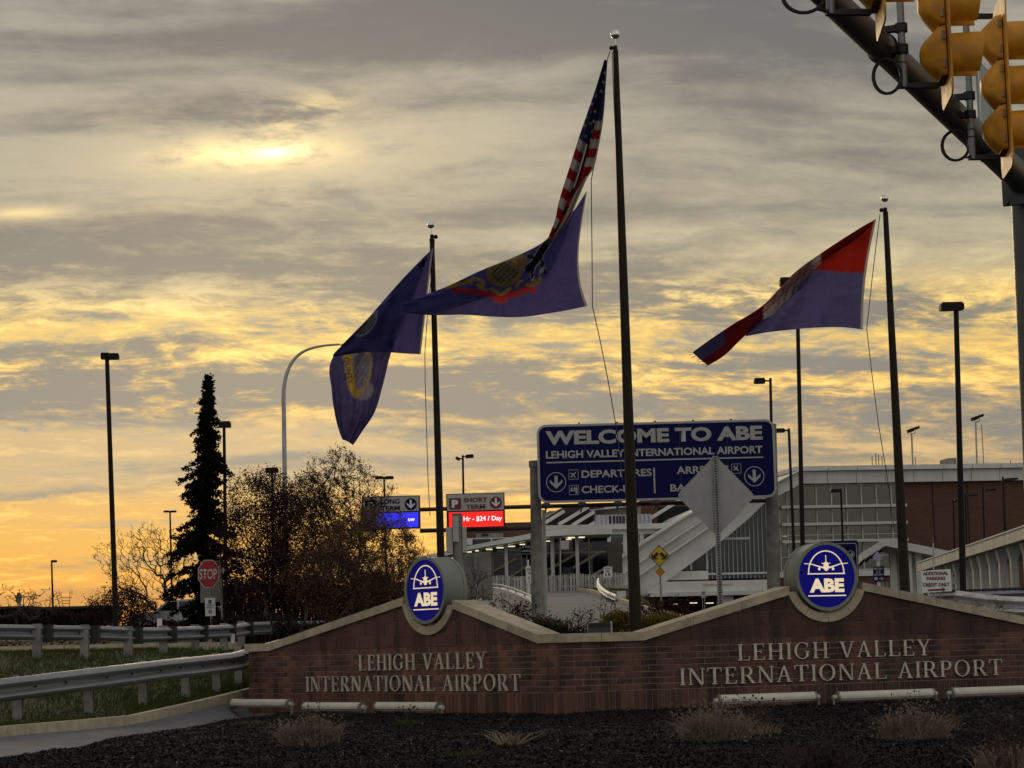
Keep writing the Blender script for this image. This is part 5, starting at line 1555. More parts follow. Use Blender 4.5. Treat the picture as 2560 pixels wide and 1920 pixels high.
for k in (-0.35, 0.55):
    q = MB(); c_ = P1.lerp(P2, 0.07 if k < 0 else 0.62); 
for f_ in (0.24, 0.88):
    c_ = P1.lerp(P2, f_); side = ad.cross(Vector((0, 0, 1)))
    rr = 0.126 + (0.098 - 0.126) * f_ + 0.006
    q = MB(); q.tube([c_ + side * rr * cos(2 * pi * i / 24) + Vector((0, 0, rr * sin(2 * pi * i / 24))) for i in range(24)], 0.008, 6, closed=True); q.build('strap', M_BLACK, t, True)

def coil(cx, cy, Y, rx, ry, loops, parent):
    pts = []
    for i in range(loops * 28):
        a = 2 * pi * i / 28
        pts.append(U(cx + rx * (1 - 0.02 * (i // 28)) * cos(a) + 2 * (i // 28), cy + ry * sin(a), Y + 0.02 * (i / 28)))
    q = MB(); q.tube(pts, 0.011, 6); q.build('cable_coil', M_BLACK, parent, True)

def signal_head(back_px, ys, Y, yaw, label, n_vis, tube_px, tube_y0, tube_y1, coil_p):
    S = 0.36; c0 = U(back_px, ys, Y)                    # lowest section centre at the backplate
    f_ = Vector((cos(yaw), sin(yaw), 0)); s_ = Vector((-sin(yaw), cos(yaw), 0))
    Mx = Matrix(((f_.x, s_.x, 0, c0.x), (f_.y, s_.y, 0, c0.y), (0, 0, 1, c0.z), (0, 0, 0, 1)))
    t = thing('traffic_signal', label, 'traffic light', c0 - Vector((0, 0, 0.2)), 'yellow traffic signals on the mast arm')
    for k in range(3):
        z = k * S
        q = MB(); q.M = Mx
        def rs(x, hw, hh, ch): return [(x, -hw + ch, z - hh), (x, hw - ch, z - hh), (x, hw, z - hh + ch), (x, hw, z + hh - ch), (x, hw - ch, z + hh), (x, -hw + ch, z + hh), (x, -hw, z + hh - ch), (x, -hw, z - hh + ch)]
        secs = [rs(-0.175, 0.055, 0.055, 0.03), rs(-0.15, 0.085, 0.09, 0.04), rs(-0.055, 0.165, 0.172, 0.03), rs(-0.012, 0.168, 0.176, 0.012)]
        vs = [v for r_ in secs for v in r_]
        fs = [tuple(range(8))] + [(8 * i + j, 8 * i + 8 + j, 8 * i + 8 + (j + 1) % 8, 8 * i + (j + 1) % 8) for i in range(3) for j in range(8)] + [tuple(24 + j for j in range(7, -1, -1))]
        q._a(vs, fs); sec_ = q.build('section', M_SIGY, t, True)
        for hy, hz_ in ((-0.169, -0.10), (-0.169, 0.10)):
            q = MB(); q.M = Mx; q.box((-0.030, hy, z + hz_), (0.030, 0.020, 0.055)); q.build('hinge', M_SIGY, sec_)
            q = MB(); q.M = Mx; q.tube([(-0.030, hy - 0.012, z + hz_ - 0.03), (-0.030, hy - 0.012, z + hz_ + 0.03)], 0.007, 6); q.build('hinge_pin', M_GALV, sec_)
        q = MB(); q.M = Mx; q.box((-0.02, 0, z - S / 2), (0.07, 0.30, 0.006)); q.build('gasket', M_BLACK, sec_)
        q = MB(); q.M = Mx; vs, fs = [], []; n = 26
        for x, r_ in ((0.012, 0.150), (0.268, 0.156)):
            for rr in (r_, r_ - 0.006):
                for i in range(n + 1):
                    a = radians(-90 + 26) + radians(360 - 52) * i / n
                    x2 = x if x < 0.1 else x - 0.05 * (1 - sin(a)) / 2
                    vs.append((x2, rr * cos(a), z + rr * sin(a)))
        m_ = n + 1
        for i in range(n):
            fs += [(i, i + 1, 2 * m_ + i + 1, 2 * m_ + i), (m_ + i + 1, m_ + i, 3 * m_ + i, 3 * m_ + i + 1), (2 * m_ + i, 2 * m_ + i + 1, 3 * m_ + i + 1, 3 * m_ + i)]
        fs += [(0, 2 * m_, 3 * m_, m_), (n, m_ + n, 3 * m_ + n, 2 * m_ + n)]
        q._a(vs, fs); q.build('visor', M_SIGY, t, True)
        q = MB(); q.M = Mx; q.tube([(0.012, 0, z), (0.035, 0, z)], [0.145, 0.11], 20); q.build('lens', M_DARK, t, True)
    hz0, hz1, hw = -0.34, 2 * S + 0.34, 0.30
    MF = Matrix(((s_.x, 0, f_.x, c0.x), (s_.y, 0, f_.y, c0.y), (0, 1, 0, c0.z), (0, 0, 0, 1)))
    q = MB(); q.prism(rrect(-hw, hz0, hw, hz1, 0.08), MF, -0.004, 0.006); q.build('backplate', M_SIGY, t)
    q = MB(); frame_ring(q, MF, -hw, hz0, hw, hz1, 0.08, 0.05, 0.006, 0.008); q.build('reflective_border', mat('reflective_border', (0.40, 0.20, 0.03), 0.5, var=0.5, scale=30), t)
    # support tube, foot and head brackets
    tp = U(tube_px, tube_y1, Y - 0.02)
    zlow = c0.z - 0.215
    q = MB(); q.tube([(tp.x, tp.y, zlow - 0.01), (tp.x, tp.y, c0.z + 2 * S + 0.23)], 0.027, 14); q.build('support_tube', M_GALV, t, True)
    for zz in (zlow, c0.z + 2 * S + 0.205):
        q = MB(); e_ = Mx @ Vector((-0.06, 0, zz - c0.z)); q.bar((tp.x - 0.03, tp.y, zz), (e_.x, e_.y, zz), 0.05, 0.035); q.build('bracket', M_BLACK, t)
    near_ = P1 + ad * (Vector((tp.x, tp.y, zarm)) - P1).dot(ad)
    tk = 0.10
    for dz_ in (0.10, -0.05):
        q = MB(); q.tube([(tp.x, tp.y, zarm + dz_ + 0.03), (tp.x, tp.y, zarm + dz_ - 0.03)], 0.045, 12); q.bar((tp.x, tp.y, zarm + dz_), (near_.x, near_.y, zarm + dz_), 0.05, 0.045); q.build('clamp', M_BLACK, t)
    for zz in (zlow + 0.16, zlow + 0.22):
        q = MB(); q.tube([(tp.x, tp.y, zz), (tp.x, tp.y, zz + 0.008)], 0.032, 12); q.build('cable_tie', M_BLACK, t)
    coil(*coil_p, 2, t)
    q = MB(); e_ = U(coil_p[0] + coil_p[3] * 0.6, coil_p[1] + coil_p[4] * 0.78, coil_p[2]); q.tube([e_, (tp.x, tp.y, zlow)], 0.009, 6); q.build('cable', M_BLACK, t)
    return t
signal_head(2514, 326, 17.6, radians(-4), 'lowest hanging yellow signal head, cut by the right picture edge', 3, 2431, 0, 385, (2388, 364, 17.6, 34, 37))
signal_head(2364, 138, 15.54, radians(-4), 'yellow signal head in the middle of the three', 2, 2259, 0, 205, (2217, 191, 15.45, 35, 43))
signal_head(2197, -54, 13.8, radians(-4), 'yellow signal head mostly above the top picture edge', 1, 2076, 0, 20, (2008, -12, 13.65, 53, 44))

# street sign panel standing on the arm
MS = frame(P1 + ad * 1.25, -ad, Vector((-ad.y, ad.x, 0)) if Vector((-ad.y, ad.x, 0)).dot(Vector((0, -1, 0))) > 0 else Vector((ad.y, -ad.x, 0)))
if (MS.to_3x3() @ Vector((0, 1, 0))).z < 0: MS = frame(P1 + ad * 1.25, ad, Vector((ad.y, -ad.x, 0)))
sgn_ = 1 if (MS.to_3x3() @ Vector((1, 0, 0))).dot(ad) < 0 else -1
M_STREET = mat('street_sign_teal', (0.27, 0.34, 0.33), 0.5, var=0.12)
t = thing('street_sign', 'pale teal street sign panel fixed on the mast arm behind the signal', 'sign', MS.translation)
q = MB(); xa, xb = (0.0, 1.42 * sgn_); xa, xb = min(xa, xb), max(xa, xb)
q.prism(rrect(xa, 0.10, xb, 0.72, 0.04), MS, -0.01, 0.01); q.build('panel', M_STREET, t)
q = MB(); frame_ring(q, MS, xa, 0.10, xb, 0.72, 0.04, 0.025, 0.010, 0.013); q.build('border', M_SIGNW, t)
q = MB(); q.prism(arrow_poly((xa + xb) / 2, 0.40, 0.5, 0.07, 0.22, 0.14, pi), MS, 0.010, 0.014); q.build('arrow', mat('faded_white', (0.42, 0.50, 0.49), 0.5), t)
for xx in (xa + 0.3, xb - 0.3):
    q = MB(); q.bb((xx - 0.03, -0.12, -0.06), (xx + 0.03, 0.68, -0.012), MS); q.build('strap_bracket', M_ARM, t)

# ------------------------------------------------------------------ lamp posts
def lamp(label, base, top, Y, hw, heads, m=M_BRONZE, arm=None, group='parking lot lamp posts', name='lamp_post', sink=0.6):
    b, tp = U(*base, Y), U(*top, Y)
    t = thing(name, label, 'lamp post', b, group)
    q = MB(); q.tube([b - Vector((0, 0, sink)), tp], [hw * 1.15 * Y / F, hw * 0.85 * Y / F], 12); q.build('pole', m, t, True)
    for (xa, ya, xb, yb, tilt) in heads:
        x0, z0 = W(min(xa, xb), max(ya, yb), Y); x1, z1 = W(max(xa, xb), min(ya, yb), Y)
        w_, h_ = x1 - x0, z1 - z0; dp = max(0.3, min(w_ * 0.6, 0.6))
        Mx = Matrix.Translation(((x0 + x1) / 2, Y, (z0 + z1) / 2)) @ Matrix.Rotation(-tilt, 4, 'Y')
        q = MB(); q.M = Mx
        vs = [(sx * w_ / 2 * k, sy * dp / 2 * k, zz) for zz, k in ((-h_ / 2, 1.0), (h_ * 0.2, 1.0), (h_ / 2, 0.84)) for sx, sy in ((-1, -1), (1, -1), (1, 1), (-1, 1))]
        q._a(vs, [(3, 2, 1, 0), (8, 9, 10, 11)] + [(4 * i + j, 4 * i + (j + 1) % 4, 4 * i + 4 + (j + 1) % 4, 4 * i + 4 + j) for i in range(2) for j in range(4)])
        hd = q.build('lamp_head', m, t)
        q = MB(); q.M = Mx; q.box((0, 0, -h_ / 2 - 0.006), (w_ * 0.8, dp * 0.8, 0.010)); q.build('lens', M_GANT, hd)
        cx_ = (x0 + x1) / 2
        if abs(cx_ - tp.x) > w_ * 0.5:
            q = MB(); e_ = x0 if cx_ > tp.x else x1
            q.bar((tp.x, Y, (z0 + z1) / 2 - 0.02), (e_, Y, (z0 + z1) / 2), 0.06, 0.06); q.build('arm', m, t)
    return t
lamp('tall dark lamp post with twin box heads, alone at the far left', (291, 1560), (267, 882), 95, 6.3, [(253, 882, 264, 898, 0), (271, 883, 297, 899, 0)])
lamp('small distant lamp post with one head near the left horizon', (133, 1530), (129, 1401), 190, 2.4, [(129, 1400, 142, 1406, 0)])
lamp('thin distant lamp post with twin flat heads behind the bare tree', (431, 1530), (425, 1277), 170, 2.4, [(409, 1276, 423, 1281, 0), (427, 1276, 441, 1281, 0)])
lamp('dark lamp post sticking out right behind the spruce', (566, 1560), (560, 1058), 100, 4.5, [(548, 1053, 577, 1069, 0)])
lamp('lamp post with one box head showing over the red brown bush', (684, 1560), (680, 1172), 102, 3.2, [(664, 1169, 696, 1182, 0)])
lamp('lamp post with T shaped twin heads above the long term sign', (968, 1540), (960, 1192), 140, 2.6, [(938, 1190, 958, 1198, 0), (963, 1190, 984, 1198, 0)])
lamp('lamp post with flat head and small floodlight above the short term sign', (1163, 1540), (1157, 1138), 120, 3.0, [(1164, 1136, 1184, 1145, 0.06), (1139, 1143, 1150, 1150, -0.5)])
lamp('lamp post rising behind the red and blue flag', (2010, 1560), (1992, 700), 75, 5.6, [(1949, 694, 1976, 715, 0), (1982, 695, 2003, 714, 0)])
lamp('lamp post topped by a short arm just above the welcome sign corner', (1936, 1500), (1926, 945), 90, 4.0, [(1885, 945, 1912, 959, 0)])
lamp('lamp post between welcome sign and glass wall, head to the left', (1990, 1500), (1972, 1071), 85, 3.8, [(1938, 1071, 1961, 1081, 0)])
lamp('short lamp post before the glass wall, head to the left', (2112, 1500), (2102, 1222), 110, 3.0, [(2076, 1222, 2098, 1231, 0)])
lamp('tall dark lamp post with wide box head right of the right flagpole', (2408, 1535), (2390, 765), 56, 7.6, [(2350, 756, 2407, 776, 0)])
for i, (bx, by, tx, ty, hx0, hx1, hy, Yl) in enumerate(((2389, 1500, 2383, 1250, 2386, 2395, 1252, 128), (2420, 1500, 2413, 1233, 2416, 2443, 1238, 122), (2464, 1490, 2457, 1218, 2461, 2489, 1224, 116), (2516, 1480, 2507, 1192, 2511, 2544, 1197, 110))):
    lamp(['first and shortest of four lamp posts before the brick terminal wall', 'second of four lamp posts before the brick terminal wall', 'third of four lamp posts before the brick terminal wall', 'fourth, tallest lamp post before the brick terminal wall, farthest right'][i],
         (bx, by), (tx, ty), Yl, 2.6, [(hx0, hy - 2, hx1, hy + 3, 0.04)], group='lamp posts at the terminal')
# curved street light
Y = 81.0
b = U(716, 1560, Y); t = thing('street_light', 'pale grey street light with long curved arm reaching right behind the county flag', 'lamp post', b)
pts = [U(*p, Y) for p in ((716, 1575), (713, 1300), (710, 1050), (709, 990), (713, 950), (726, 912), (748, 886), (775, 872), (810, 864), (850, 861))]
q = MB(); q.tube(smooth_path(pts, 4), [r_ * Y / F for r_ in np.interp(np.linspace(0, 1, (len(pts) - 1) * 4 + 1), [0, 0.3, 1], [6.2, 5.4, 2.6])], 12); q.build('pole', M_LGREY, t, True)
q = MB(); a = U(850, 861, Y); q.sphere(a + Vector((0.30, 0, -0.02)), 0.30, 14, 8, (1.0, 0.45, 0.22)); q.build('lamp_head', M_LGREY, t, True)
# roof floodlights
for lab, tx, ty, by, hx in (('floodlight pole on the terminal roof left of the right lamp post', 2279, 1085, 1166, (2268, 1067, 2299, 1081)), ('floodlight pole on the terminal roof at the far right', 2439, 1056, 1163, (2427, 1037, 2460, 1051))):
    Yl = 185.0; sc_ = Yl / F
    bb_ = U(tx + 3, by, Yl); t = thing('floodlight_pole', lab, 'floodlight', bb_, 'floodlights over the terminal roof')
    q = MB(); tp = U(tx, ty, Yl); q.tube([bb_ - Vector((0, 0, 1.5)), tp], 2.2 * sc_, 8); q.build('pole', M_LGREY, t, True)
    cxm = (hx[0] + hx[2]) / 2; 
    q = MB(); y0_ = U(cxm - 7, hx[3] - 2, Yl); y1_ = U(cxm + 6, hx[3] - 5, Yl)
    q.tube([y0_, U(cxm - 6, ty - 2, Yl), tp, U(cxm + 5, ty - 3, Yl), y1_], 1.1 * sc_, 6); q.build('yoke', M_LGREY, t)
    q = MB(); Mh = Matrix.Translation(U(cxm, (hx[1] + hx[3]) / 2, Yl)) @ Matrix.Rotation(-radians(17), 4, 'Y'); q.M = Mh
    q.box((-7.5 * sc_, 0, 0), (15 * sc_, 0.8, 8 * sc_)); q.box((8 * sc_, 0, 1.2 * sc_), (14 * sc_, 0.7, 6 * sc_)); q.build('lamp_head', M_BRONZE, t)

# ------------------------------------------------------------------ terminal building
def brickwall_mat():
    m = bpy.data.materials.new('terminal_brick'); m.use_nodes = True
    g = G(m.node_tree); g.n.clear()
    b = g.new('ShaderNodeBsdfPrincipled'); o = g.new('ShaderNodeOutputMaterial'); g.l.new(b.outputs[0], o.inputs[0])
    pos = g.new('ShaderNodeNewGeometry').outputs['Position']; x, y, z = g.sep(pos)
    bt = g.new('ShaderNodeTexBrick'); g.put(bt.inputs['Vector'], g.comb(x, z, 0.0))
    bt.inputs['Color1'].default_value = (0.115, 0.044, 0.030, 1); bt.inputs['Color2'].default_value = (0.085, 0.033, 0.024, 1); bt.inputs['Mortar'].default_value = (0.10, 0.06, 0.045, 1)
    bt.inputs['Scale'].default_value = 1.0; bt.inputs['Brick Width'].default_value = 0.4; bt.inputs['Row Height'].default_value = 0.13; bt.inputs['Mortar Size'].default_value = 0.012
    k = g.m('ADD', g.m('MULTIPLY', g.noise(pos, 0.4, 5, 0.6), 0.7), 0.65)
    g.put(b.inputs['Base Color'], g.vm('MULTIPLY', bt.outputs[0], g.comb(k, k, k))); b.inputs['Roughness'].default_value = 0.9
    return m
M_TBRK = brickwall_mat()
M_GLASS = glass_mat('curtain_wall_glass', (0.62, 0.62, 0.48), 0.72)
M_GLASSD = glass_mat('dark_green_glass', (0.10, 0.18, 0.17), 0.74)
M_MULLT = mat('mullion_teal_grey', (0.30, 0.34, 0.33), 0.5, var=0.1)
M_INT = mat('interior_wall', (0.30, 0.29, 0.22), 0.8, var=0.35, scale=0.4)
M_MULL = mat('mullion_white', (0.50, 0.50, 0.47), 0.5, var=0.1)
M_ROOFD = mat('dark_roof', (0.035, 0.028, 0.028), 0.8, var=0.3, scale=1)
FT = frame(U(1985, 1600, 162), Vector((cos(radians(8)), sin(radians(8)), 0)), Vector((sin(radians(8)), -cos(radians(8)), 0)))
def h2(px, py, off=0.0): return hit(FT, px, py, off)
T = thing('terminal_building', 'long airport terminal with glass curtain wall, brick wall and white roof band on the right', 'building', FT.translation)
def rect(name, m, x0, y0, x1, y1, z0, z1, parent=T, M=FT):
    q = MB(); q.bb((min(x0, x1), min(y0, y1), min(z0, z1)), (max(x0, x1), max(y0, y1), max(z0, z1)), M); return q.build(name, m, parent)
xg0, yroof = h2(1990, 1180); yroof = h2(2270, 1164)[1]; yfb = h2(2270, 1206)[1]; ygl0 = -4.0
xr = h2(2262, 1300)[0]; xend = h2(2640, 1300)[0]; yfm = h2(2270, 1176)[1]
M_FASC = mat('fascia_panel', (0.58, 0.575, 0.55), 0.6, var=0.25, scale=0.7, obj_rand=0.05, stretch=(1, 1, 0.4))
nfp = 9
for i in range(nfp):
    xa_, xb_ = xg0 + (xend - xg0) * i / nfp, xg0 + (xend - xg0) * (i + 1) / nfp
    rect('roof_edge', M_WHITE, xa_ - (0.3 if i == 0 else 0) + 0.02, yfm + 0.02, xb_ - 0.02, yroof, -14, 0.9)
    rect('fascia_panel', M_FASC, xa_ + 0.02, yfb, xb_ - 0.02, yfm, -13, 0.55)
rect('brick_wall', M_TBRK, xr, ygl0, xend, yfb - 0.01, -12, 0.1)
xw0 = h2(1940, 1300)[0]
for px_ in (2333, 2420, 2512):
    xj = h2(px_, 1300)[0]; rect('control_joint', M_DARK, xj - 0.05, ygl0, xj + 0.05, yfb - 0.02, 0.101, 0.108)
# glass wall: panes between mullions
cols_ = [1948, 1968, 2007, 2042, 2080, 2117.5, 2155, 2192.5, 2230, 2262]
xc = [h2(p, 1300)[0] for p in cols_]
rows_ = [h2(2120, p)[1] for p in (1212, 1266.5, 1309.6, 1336, 1352.7, 1390, 1424)]
for i in range(len(xc) - 1):
    for j in range(len(rows_) - 1):
        q = MB(); q.bb((xc[i] + 0.06, rows_[j + 1] + 0.06, -0.05), (xc[i + 1] - 0.06, rows_[j] - 0.06, -0.02), FT); q.build('pane', M_GLASS, T)
for i, x in enumerate(xc): rect('mullion', M_MULL, x - 0.035, rows_[-1], x + 0.035, rows_[0] + 0.3, -0.12, 0.10)
for j, y in enumerate(rows_):
    th_ = 0.10 if j in (1, 2, 4) else 0.035
    rect('sunshade' if j in (1, 2, 4) else 'transom', M_MULL, xc[0], y - th_, xc[-1], y + th_, -0.10, 0.7 if j in (1, 2, 4) else 0.08)
rect('spandrel', M_WHITE2, xc[0] - 2, h2(2120, 1441)[1], xc[-1], rows_[-1] - 0.07, -0.3, 0.4)
rect('plinth', M_TBRK, xc[0] - 2, ygl0, xc[-1], h2(2120, 1441.5)[1], -0.3, 0.2)
rect('interior_back_wall', M_INT, xc[0] - 1, ygl0, xc[-1], rows_[0] + 1, -7.2, -7.0)
rect('interior_floor', M_INT, xc[0] - 1, h2(2120, 1338)[1] - 0.3, xc[-1], h2(2120, 1338)[1], -7, -0.4)
q = MB(); a = h2(2012, 1212, -1.2); b = h2(2160, 1372, -1.2); q.tube([FT @ Vector((a[0], a[1], -1.2)), FT @ Vector((b[0], b[1], -1.2))], 0.42, 12); q.build('diagonal_strut', M_WHITE2, T, True)
q = MB(); a = h2(2182, 1352, -1.2); b = h2(2215, 1420, -1.2); q.tube([FT @ Vector((a[0], a[1], -1.2)), FT @ Vector((b[0], b[1], -1.2))], 0.36, 12); q.build('diagonal_strut', M_WHITE2, T, True)
for (pxa, pya, w_) in ((1966, 1312, 2.2), (2118, 1243, 4.0), (2010, 1340, 3.0)):
    a = h2(pxa, pya, -5); rect('ceiling_light', M_TUBE if False else M_SIGNLET, a[0], a[1], a[0] + w_, a[1] + 0.12, -5.2, -5.0)
a = h2(1958, 1338, -0.8); b = h2(1968, 1360, -0.8); rect('lit_sign', mat('lit_peach', (0.8, 0.6, 0.45), 0.5, emit=(1.0, 0.66, 0.42), estr=0.7), a[0], b[1], b[0], a[1], -0.9, -0.8)
# slanting gallery: white inclined slab with three ledges
topl = [(1470, 1446), (1519, 1412), (1620, 1345), (1720, 1283), (1830, 1236), (1938, 1206), (1993, 1178)]
botl = [(1592, 1508), (1629, 1480), (1723, 1412), (1819, 1341), (1870, 1298), (1913, 1256), (1997, 1213)]
q = MB(); A_ = [h2(*p, 1.5) for p in topl]; B_ = [h2(*p, 1.5) for p in botl]
q.prism(B_ + A_[::-1], FT, -5, 1.5); q.build('sloped_gallery', M_WHITE2, T)
for f0, f1, ex in ((0.0, 0.045, 0.5), (0.30, 0.345, 0.4), (0.52, 0.565, 0.5)):
    q = MB(); lo, hi = [], []
    for a, b in zip(A_, B_):
        lo.append((a[0] + (b[0] - a[0]) * f1, a[1] + (b[1] - a[1]) * f1)); hi.append((a[0] + (b[0] - a[0]) * f0, a[1] + (b[1] - a[1]) * f0))
    k = 5 if f0 else 7
    q.prism(lo[:k] + hi[:k][::-1], FT, 1.5, 1.5 + ex); q.build('ledge', M_WHITE, T)
# green glass under the gallery
gx = [h2(p, 1400, 0.6)[0] for p in np.linspace(1768, 1918, 15)]
def under(x):
    for a, b in zip(B_, B_[1:]):
        if a[0] <= x <= b[0]: return a[1] + (b[1] - a[1]) * (x - a[0]) / (b[0] - a[0])
    return B_[-1][1]
yb_ = h2(1840, 1446, 0.6)[1]
for i in range(len(gx) - 1):
    q = MB(); q.prism([(gx[i] + 0.05, yb_), (gx[i + 1] - 0.05, yb_), (gx[i + 1] - 0.05, under(gx[i + 1]) - 0.1), (gx[i] + 0.05, under(gx[i]) - 0.1)], FT, 0.55, 0.6); q.build('pane', M_GLASSD, T)
for x in gx: rect('mullion', M_MULLT, x - 0.028, yb_, x + 0.028, under(x), 0.5, 0.68)
rect('transom', M_MULL, gx[0], h2(1800, 1350, 0.6)[1], gx[-5], h2(1800, 1350, 0.6)[1] + 0.15, 0.5, 0.8)
rect('transom', M_MULL, gx[0], h2(1800, 1437, 0.6)[1], gx[-1], h2(1800, 1437, 0.6)[1] + 0.14, 0.5, 0.8)
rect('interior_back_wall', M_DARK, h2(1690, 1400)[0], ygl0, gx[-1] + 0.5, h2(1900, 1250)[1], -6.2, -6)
q = MB(); a = h2(1875, 1320, -2); b = h2(1935, 1395, -2); q.tube([FT @ Vector((a[0], a[1], -2)), FT @ Vector((b[0], b[1], -2))], 0.5, 10); q.build('diagonal_strut', M_WHITE2, T, True)
for a_, b_ in ((1697, 1724), (1728, 1764)):
    xa, ya = h2(a_, 1425, 0.6); xb, yt_ = h2(b_, 1378, 0.6)
    q = MB(); q.prism([(xa, ya), (xb, ya), (xb, under(xb) - 0.1), (xa, under(xa) - 0.1)], FT, 0.5, 0.58); q.build('pane', M_GLASSD, T)
    rect('mullion', M_MULL, xb - 0.02, ya, xb + 0.12, under(xb), 0.48, 0.75)
rect('sill_band', M_WHITE2, h2(1664, 1450, 0.8)[0], h2(1700, 1450, 0.8)[1], gx[0], h2(1700, 1428, 0.8)[1], -1, 0.8)
# overpass edge with faded lettering, dark underpass
OX0, OY1 = h2(1622, 1455, 3.0); OX1 = h2(1918, 1455, 3.0)[0]; OY0 = h2(1770, 1479, 3.0)[1]; OY1 = h2(1770, 1452, 3.0)[1]
q = MB(); q.prism([(OX0, OY0), (OX1, OY0), (OX1, OY1), (h2(1660, 1455, 3)[0], OY1)], FT, -2, 3.0); q.build('overpass_beam', M_WHITE, T)
rect('overpass_lip', M_WHITE2, OX0, OY0 - 0.28, OX1, OY0 - 0.01, -2, 3.2)
xa = h2(1757, 1465, 3.0)[0]; xb = h2(1833, 1465, 3.0)[0]
lettering('OVERHEAD CLEARANCE', FT, xa, xb, h2(1790, 1465.5, 3.0)[1], 0.16, 3.006, mat('faded_red', (0.35, 0.12, 0.10), 0.7), T, 0.01)
for px_ in (1815, 1912): 
    x = h2(px_, 1490, 2.5)[0]; rect('pier', M_WHITE2, x - 0.5, -5, x + 0.5, OY0 - 0.29, 1.6, 2.6)
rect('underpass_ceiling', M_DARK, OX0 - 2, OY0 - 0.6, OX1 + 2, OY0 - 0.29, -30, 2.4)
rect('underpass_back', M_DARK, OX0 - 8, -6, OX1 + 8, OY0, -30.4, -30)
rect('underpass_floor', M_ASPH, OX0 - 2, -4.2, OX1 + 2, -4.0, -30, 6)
for i, (px_, py_, dd) in enumerate(((1685, 1492, -6), (1712, 1489, -9), (1734, 1493, -3), (1775, 1491, -5), (1838, 1484, -4), (1862, 1486, -3), (1880, 1482, -6))):
    a = h2(px_, py_, dd); rect('underpass_light', M_TUBE, a[0] - 0.25, OY0 - 0.68, a[0] + 0.25, OY0 - 0.61, dd - 0.3, dd)
# upper wing left of the gallery: flat white roof, windows, brick box, rooftop plant, skylight ribs
YB = FT
xA = h2(1340, 1320, 0)[0]; xB = h2(1664, 1320, 0)[0]
rect('roof_band', M_WHITE, xA, h2(1560, 1324)[1], xB, h2(1560, 1311)[1], -10, 0.6)
rect('upper_wall', M_WHITE2, xA, h2(1560, 1336)[1], xB - 0.1, h2(1560, 1324)[1] - 0.01, -9, 0.2)
for a_, b_, t_, bt_ in ((1528, 1558, 1337, 1358), (1528, 1558, 1361, 1400), (1566, 1590, 1337, 1358), (1566, 1590, 1361, 1392), (1594, 1603, 1334, 1355), (1606, 1640, 1334, 1352)):
    xa, yt_ = h2(a_, t_, 0.0); xb, y2 = h2(b_, bt_, 0.0)
    rect('window', M_GLASSD, xa, y2, xb, yt_, -0.06, 0.0)
for px_ in (1522, 1562, 1592, 1604): x = h2(px_, 1360)[0]; rect('mullion', M_WHITE2, x - 0.14, h2(1560, 1440)[1], x + 0.14, h2(1560, 1336)[1], -0.2, 0.15)
rect('transom', M_WHITE2, h2(1522, 1360)[0], h2(1560, 1360.5)[1], h2(1640, 1360)[0], h2(1560, 1358)[1] + 0.02, -0.2, 0.12)
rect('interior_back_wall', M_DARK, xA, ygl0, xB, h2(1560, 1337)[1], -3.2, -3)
for px_, py_ in ((1545, 1343), (1600, 1340)): a = h2(px_, py_, -2); rect('interior_light', M_TUBE, a[0] - 0.4, a[1], a[0] + 0.4, a[1] + 0.06, -2.2, -2)
xa = h2(1605, 1300, -6)[0]; rect('brick_penthouse', M_TBRK, xa, h2(1650, 1320, -6)[1], h2(1760, 1300, -6)[0], h2(1650, 1250, -6)[1], -12, -6)
q = MB(); a = h2(1490, 1315, -2); b = h2(1628, 1285, -2)
for i in range(26):
    x0_ = a[0] + (b[0] - a[0]) * i / 26; q.bb((x0_, a[1], -3 + (0.10 if i % 2 else 0)), (x0_ + (b[0] - a[0]) / 26 * 0.98, b[1], -2 + (0.12 if i % 2 else 0)), FT)
q.build('rooftop_screen', mat('screen_metal', (0.42, 0.43, 0.44), 0.5, 0.3, var=0.2), T)
for i in range(5):
    x0_ = h2(1525 + i * 8.5, 1300, -1.7)[0]; rect('screen_louver', M_DARK, x0_, a[1] + 0.15, x0_ + 0.12, b[1] - 0.1, -1.9, -1.82)
rect('penthouse_window', M_INT, h2(1502, 1270, -4)[0], h2(1540, 1286, -4)[1], h2(1602, 1270, -4)[0], h2(1540, 1262, -4)[1], -6, -4)
q = MB(); q.prism([h2(1474, 1278, -3), h2(1475, 1274, -3), h2(1605, 1258, -3), h2(1605, 1262, -3)][::-1], FT, -8, -3); q.build('penthouse_roof', M_WHITE2, T)
q = MB(); q.prism([h2(1335, 1318, -3), h2(1356, 1300, -3), h2(1405, 1270, -3), h2(1480, 1262, -3), h2(1510, 1258, -3), h2(1510, 1318, -3)][::-1], FT, -9, -3); q.build('skylight_roof', M_ROOFD, T)
for a_, b_ in (((1358, 1310), (1410, 1278)), ((1396, 1312), (1470, 1268)), ((1430, 1314), (1485, 1280)), ((1468, 1318), (1492, 1303)), ((1600, 1312), (1700, 1250)), ((1336, 1308), (1354, 1296))):
    q = MB(); a = h2(*a_, -2.5); b = h2(*b_, -2.5); q.bar(FT @ Vector((a[0], a[1], -2.5)), FT @ Vector((b[0], b[1], -2.5)), 0.24, 0.5, (0, 1, 0)); q.build('skylight_rib', M_WHITE2, T)
rect('parapet_box', M_POST, h2(1374, 1276, -6)[0], h2(1400, 1300, -6)[1], h2(1420, 1276, -6)[0], h2(1400, 1277, -6)[1], -8, -6)
rect('rooftop_unit', M_GANT, h2(1422, 1266, -5)[0], h2(1440, 1290, -5)[1], h2(1462, 1266, -5)[0], h2(1440, 1266, -5)[1], -7, -5)
rect('hvac_unit', M_GANT, h2(2371, 1150, -5)[0], yroof - 0.3, h2(2391, 1150, -5)[0], h2(2380, 1145, -5)[1], -7, -5)
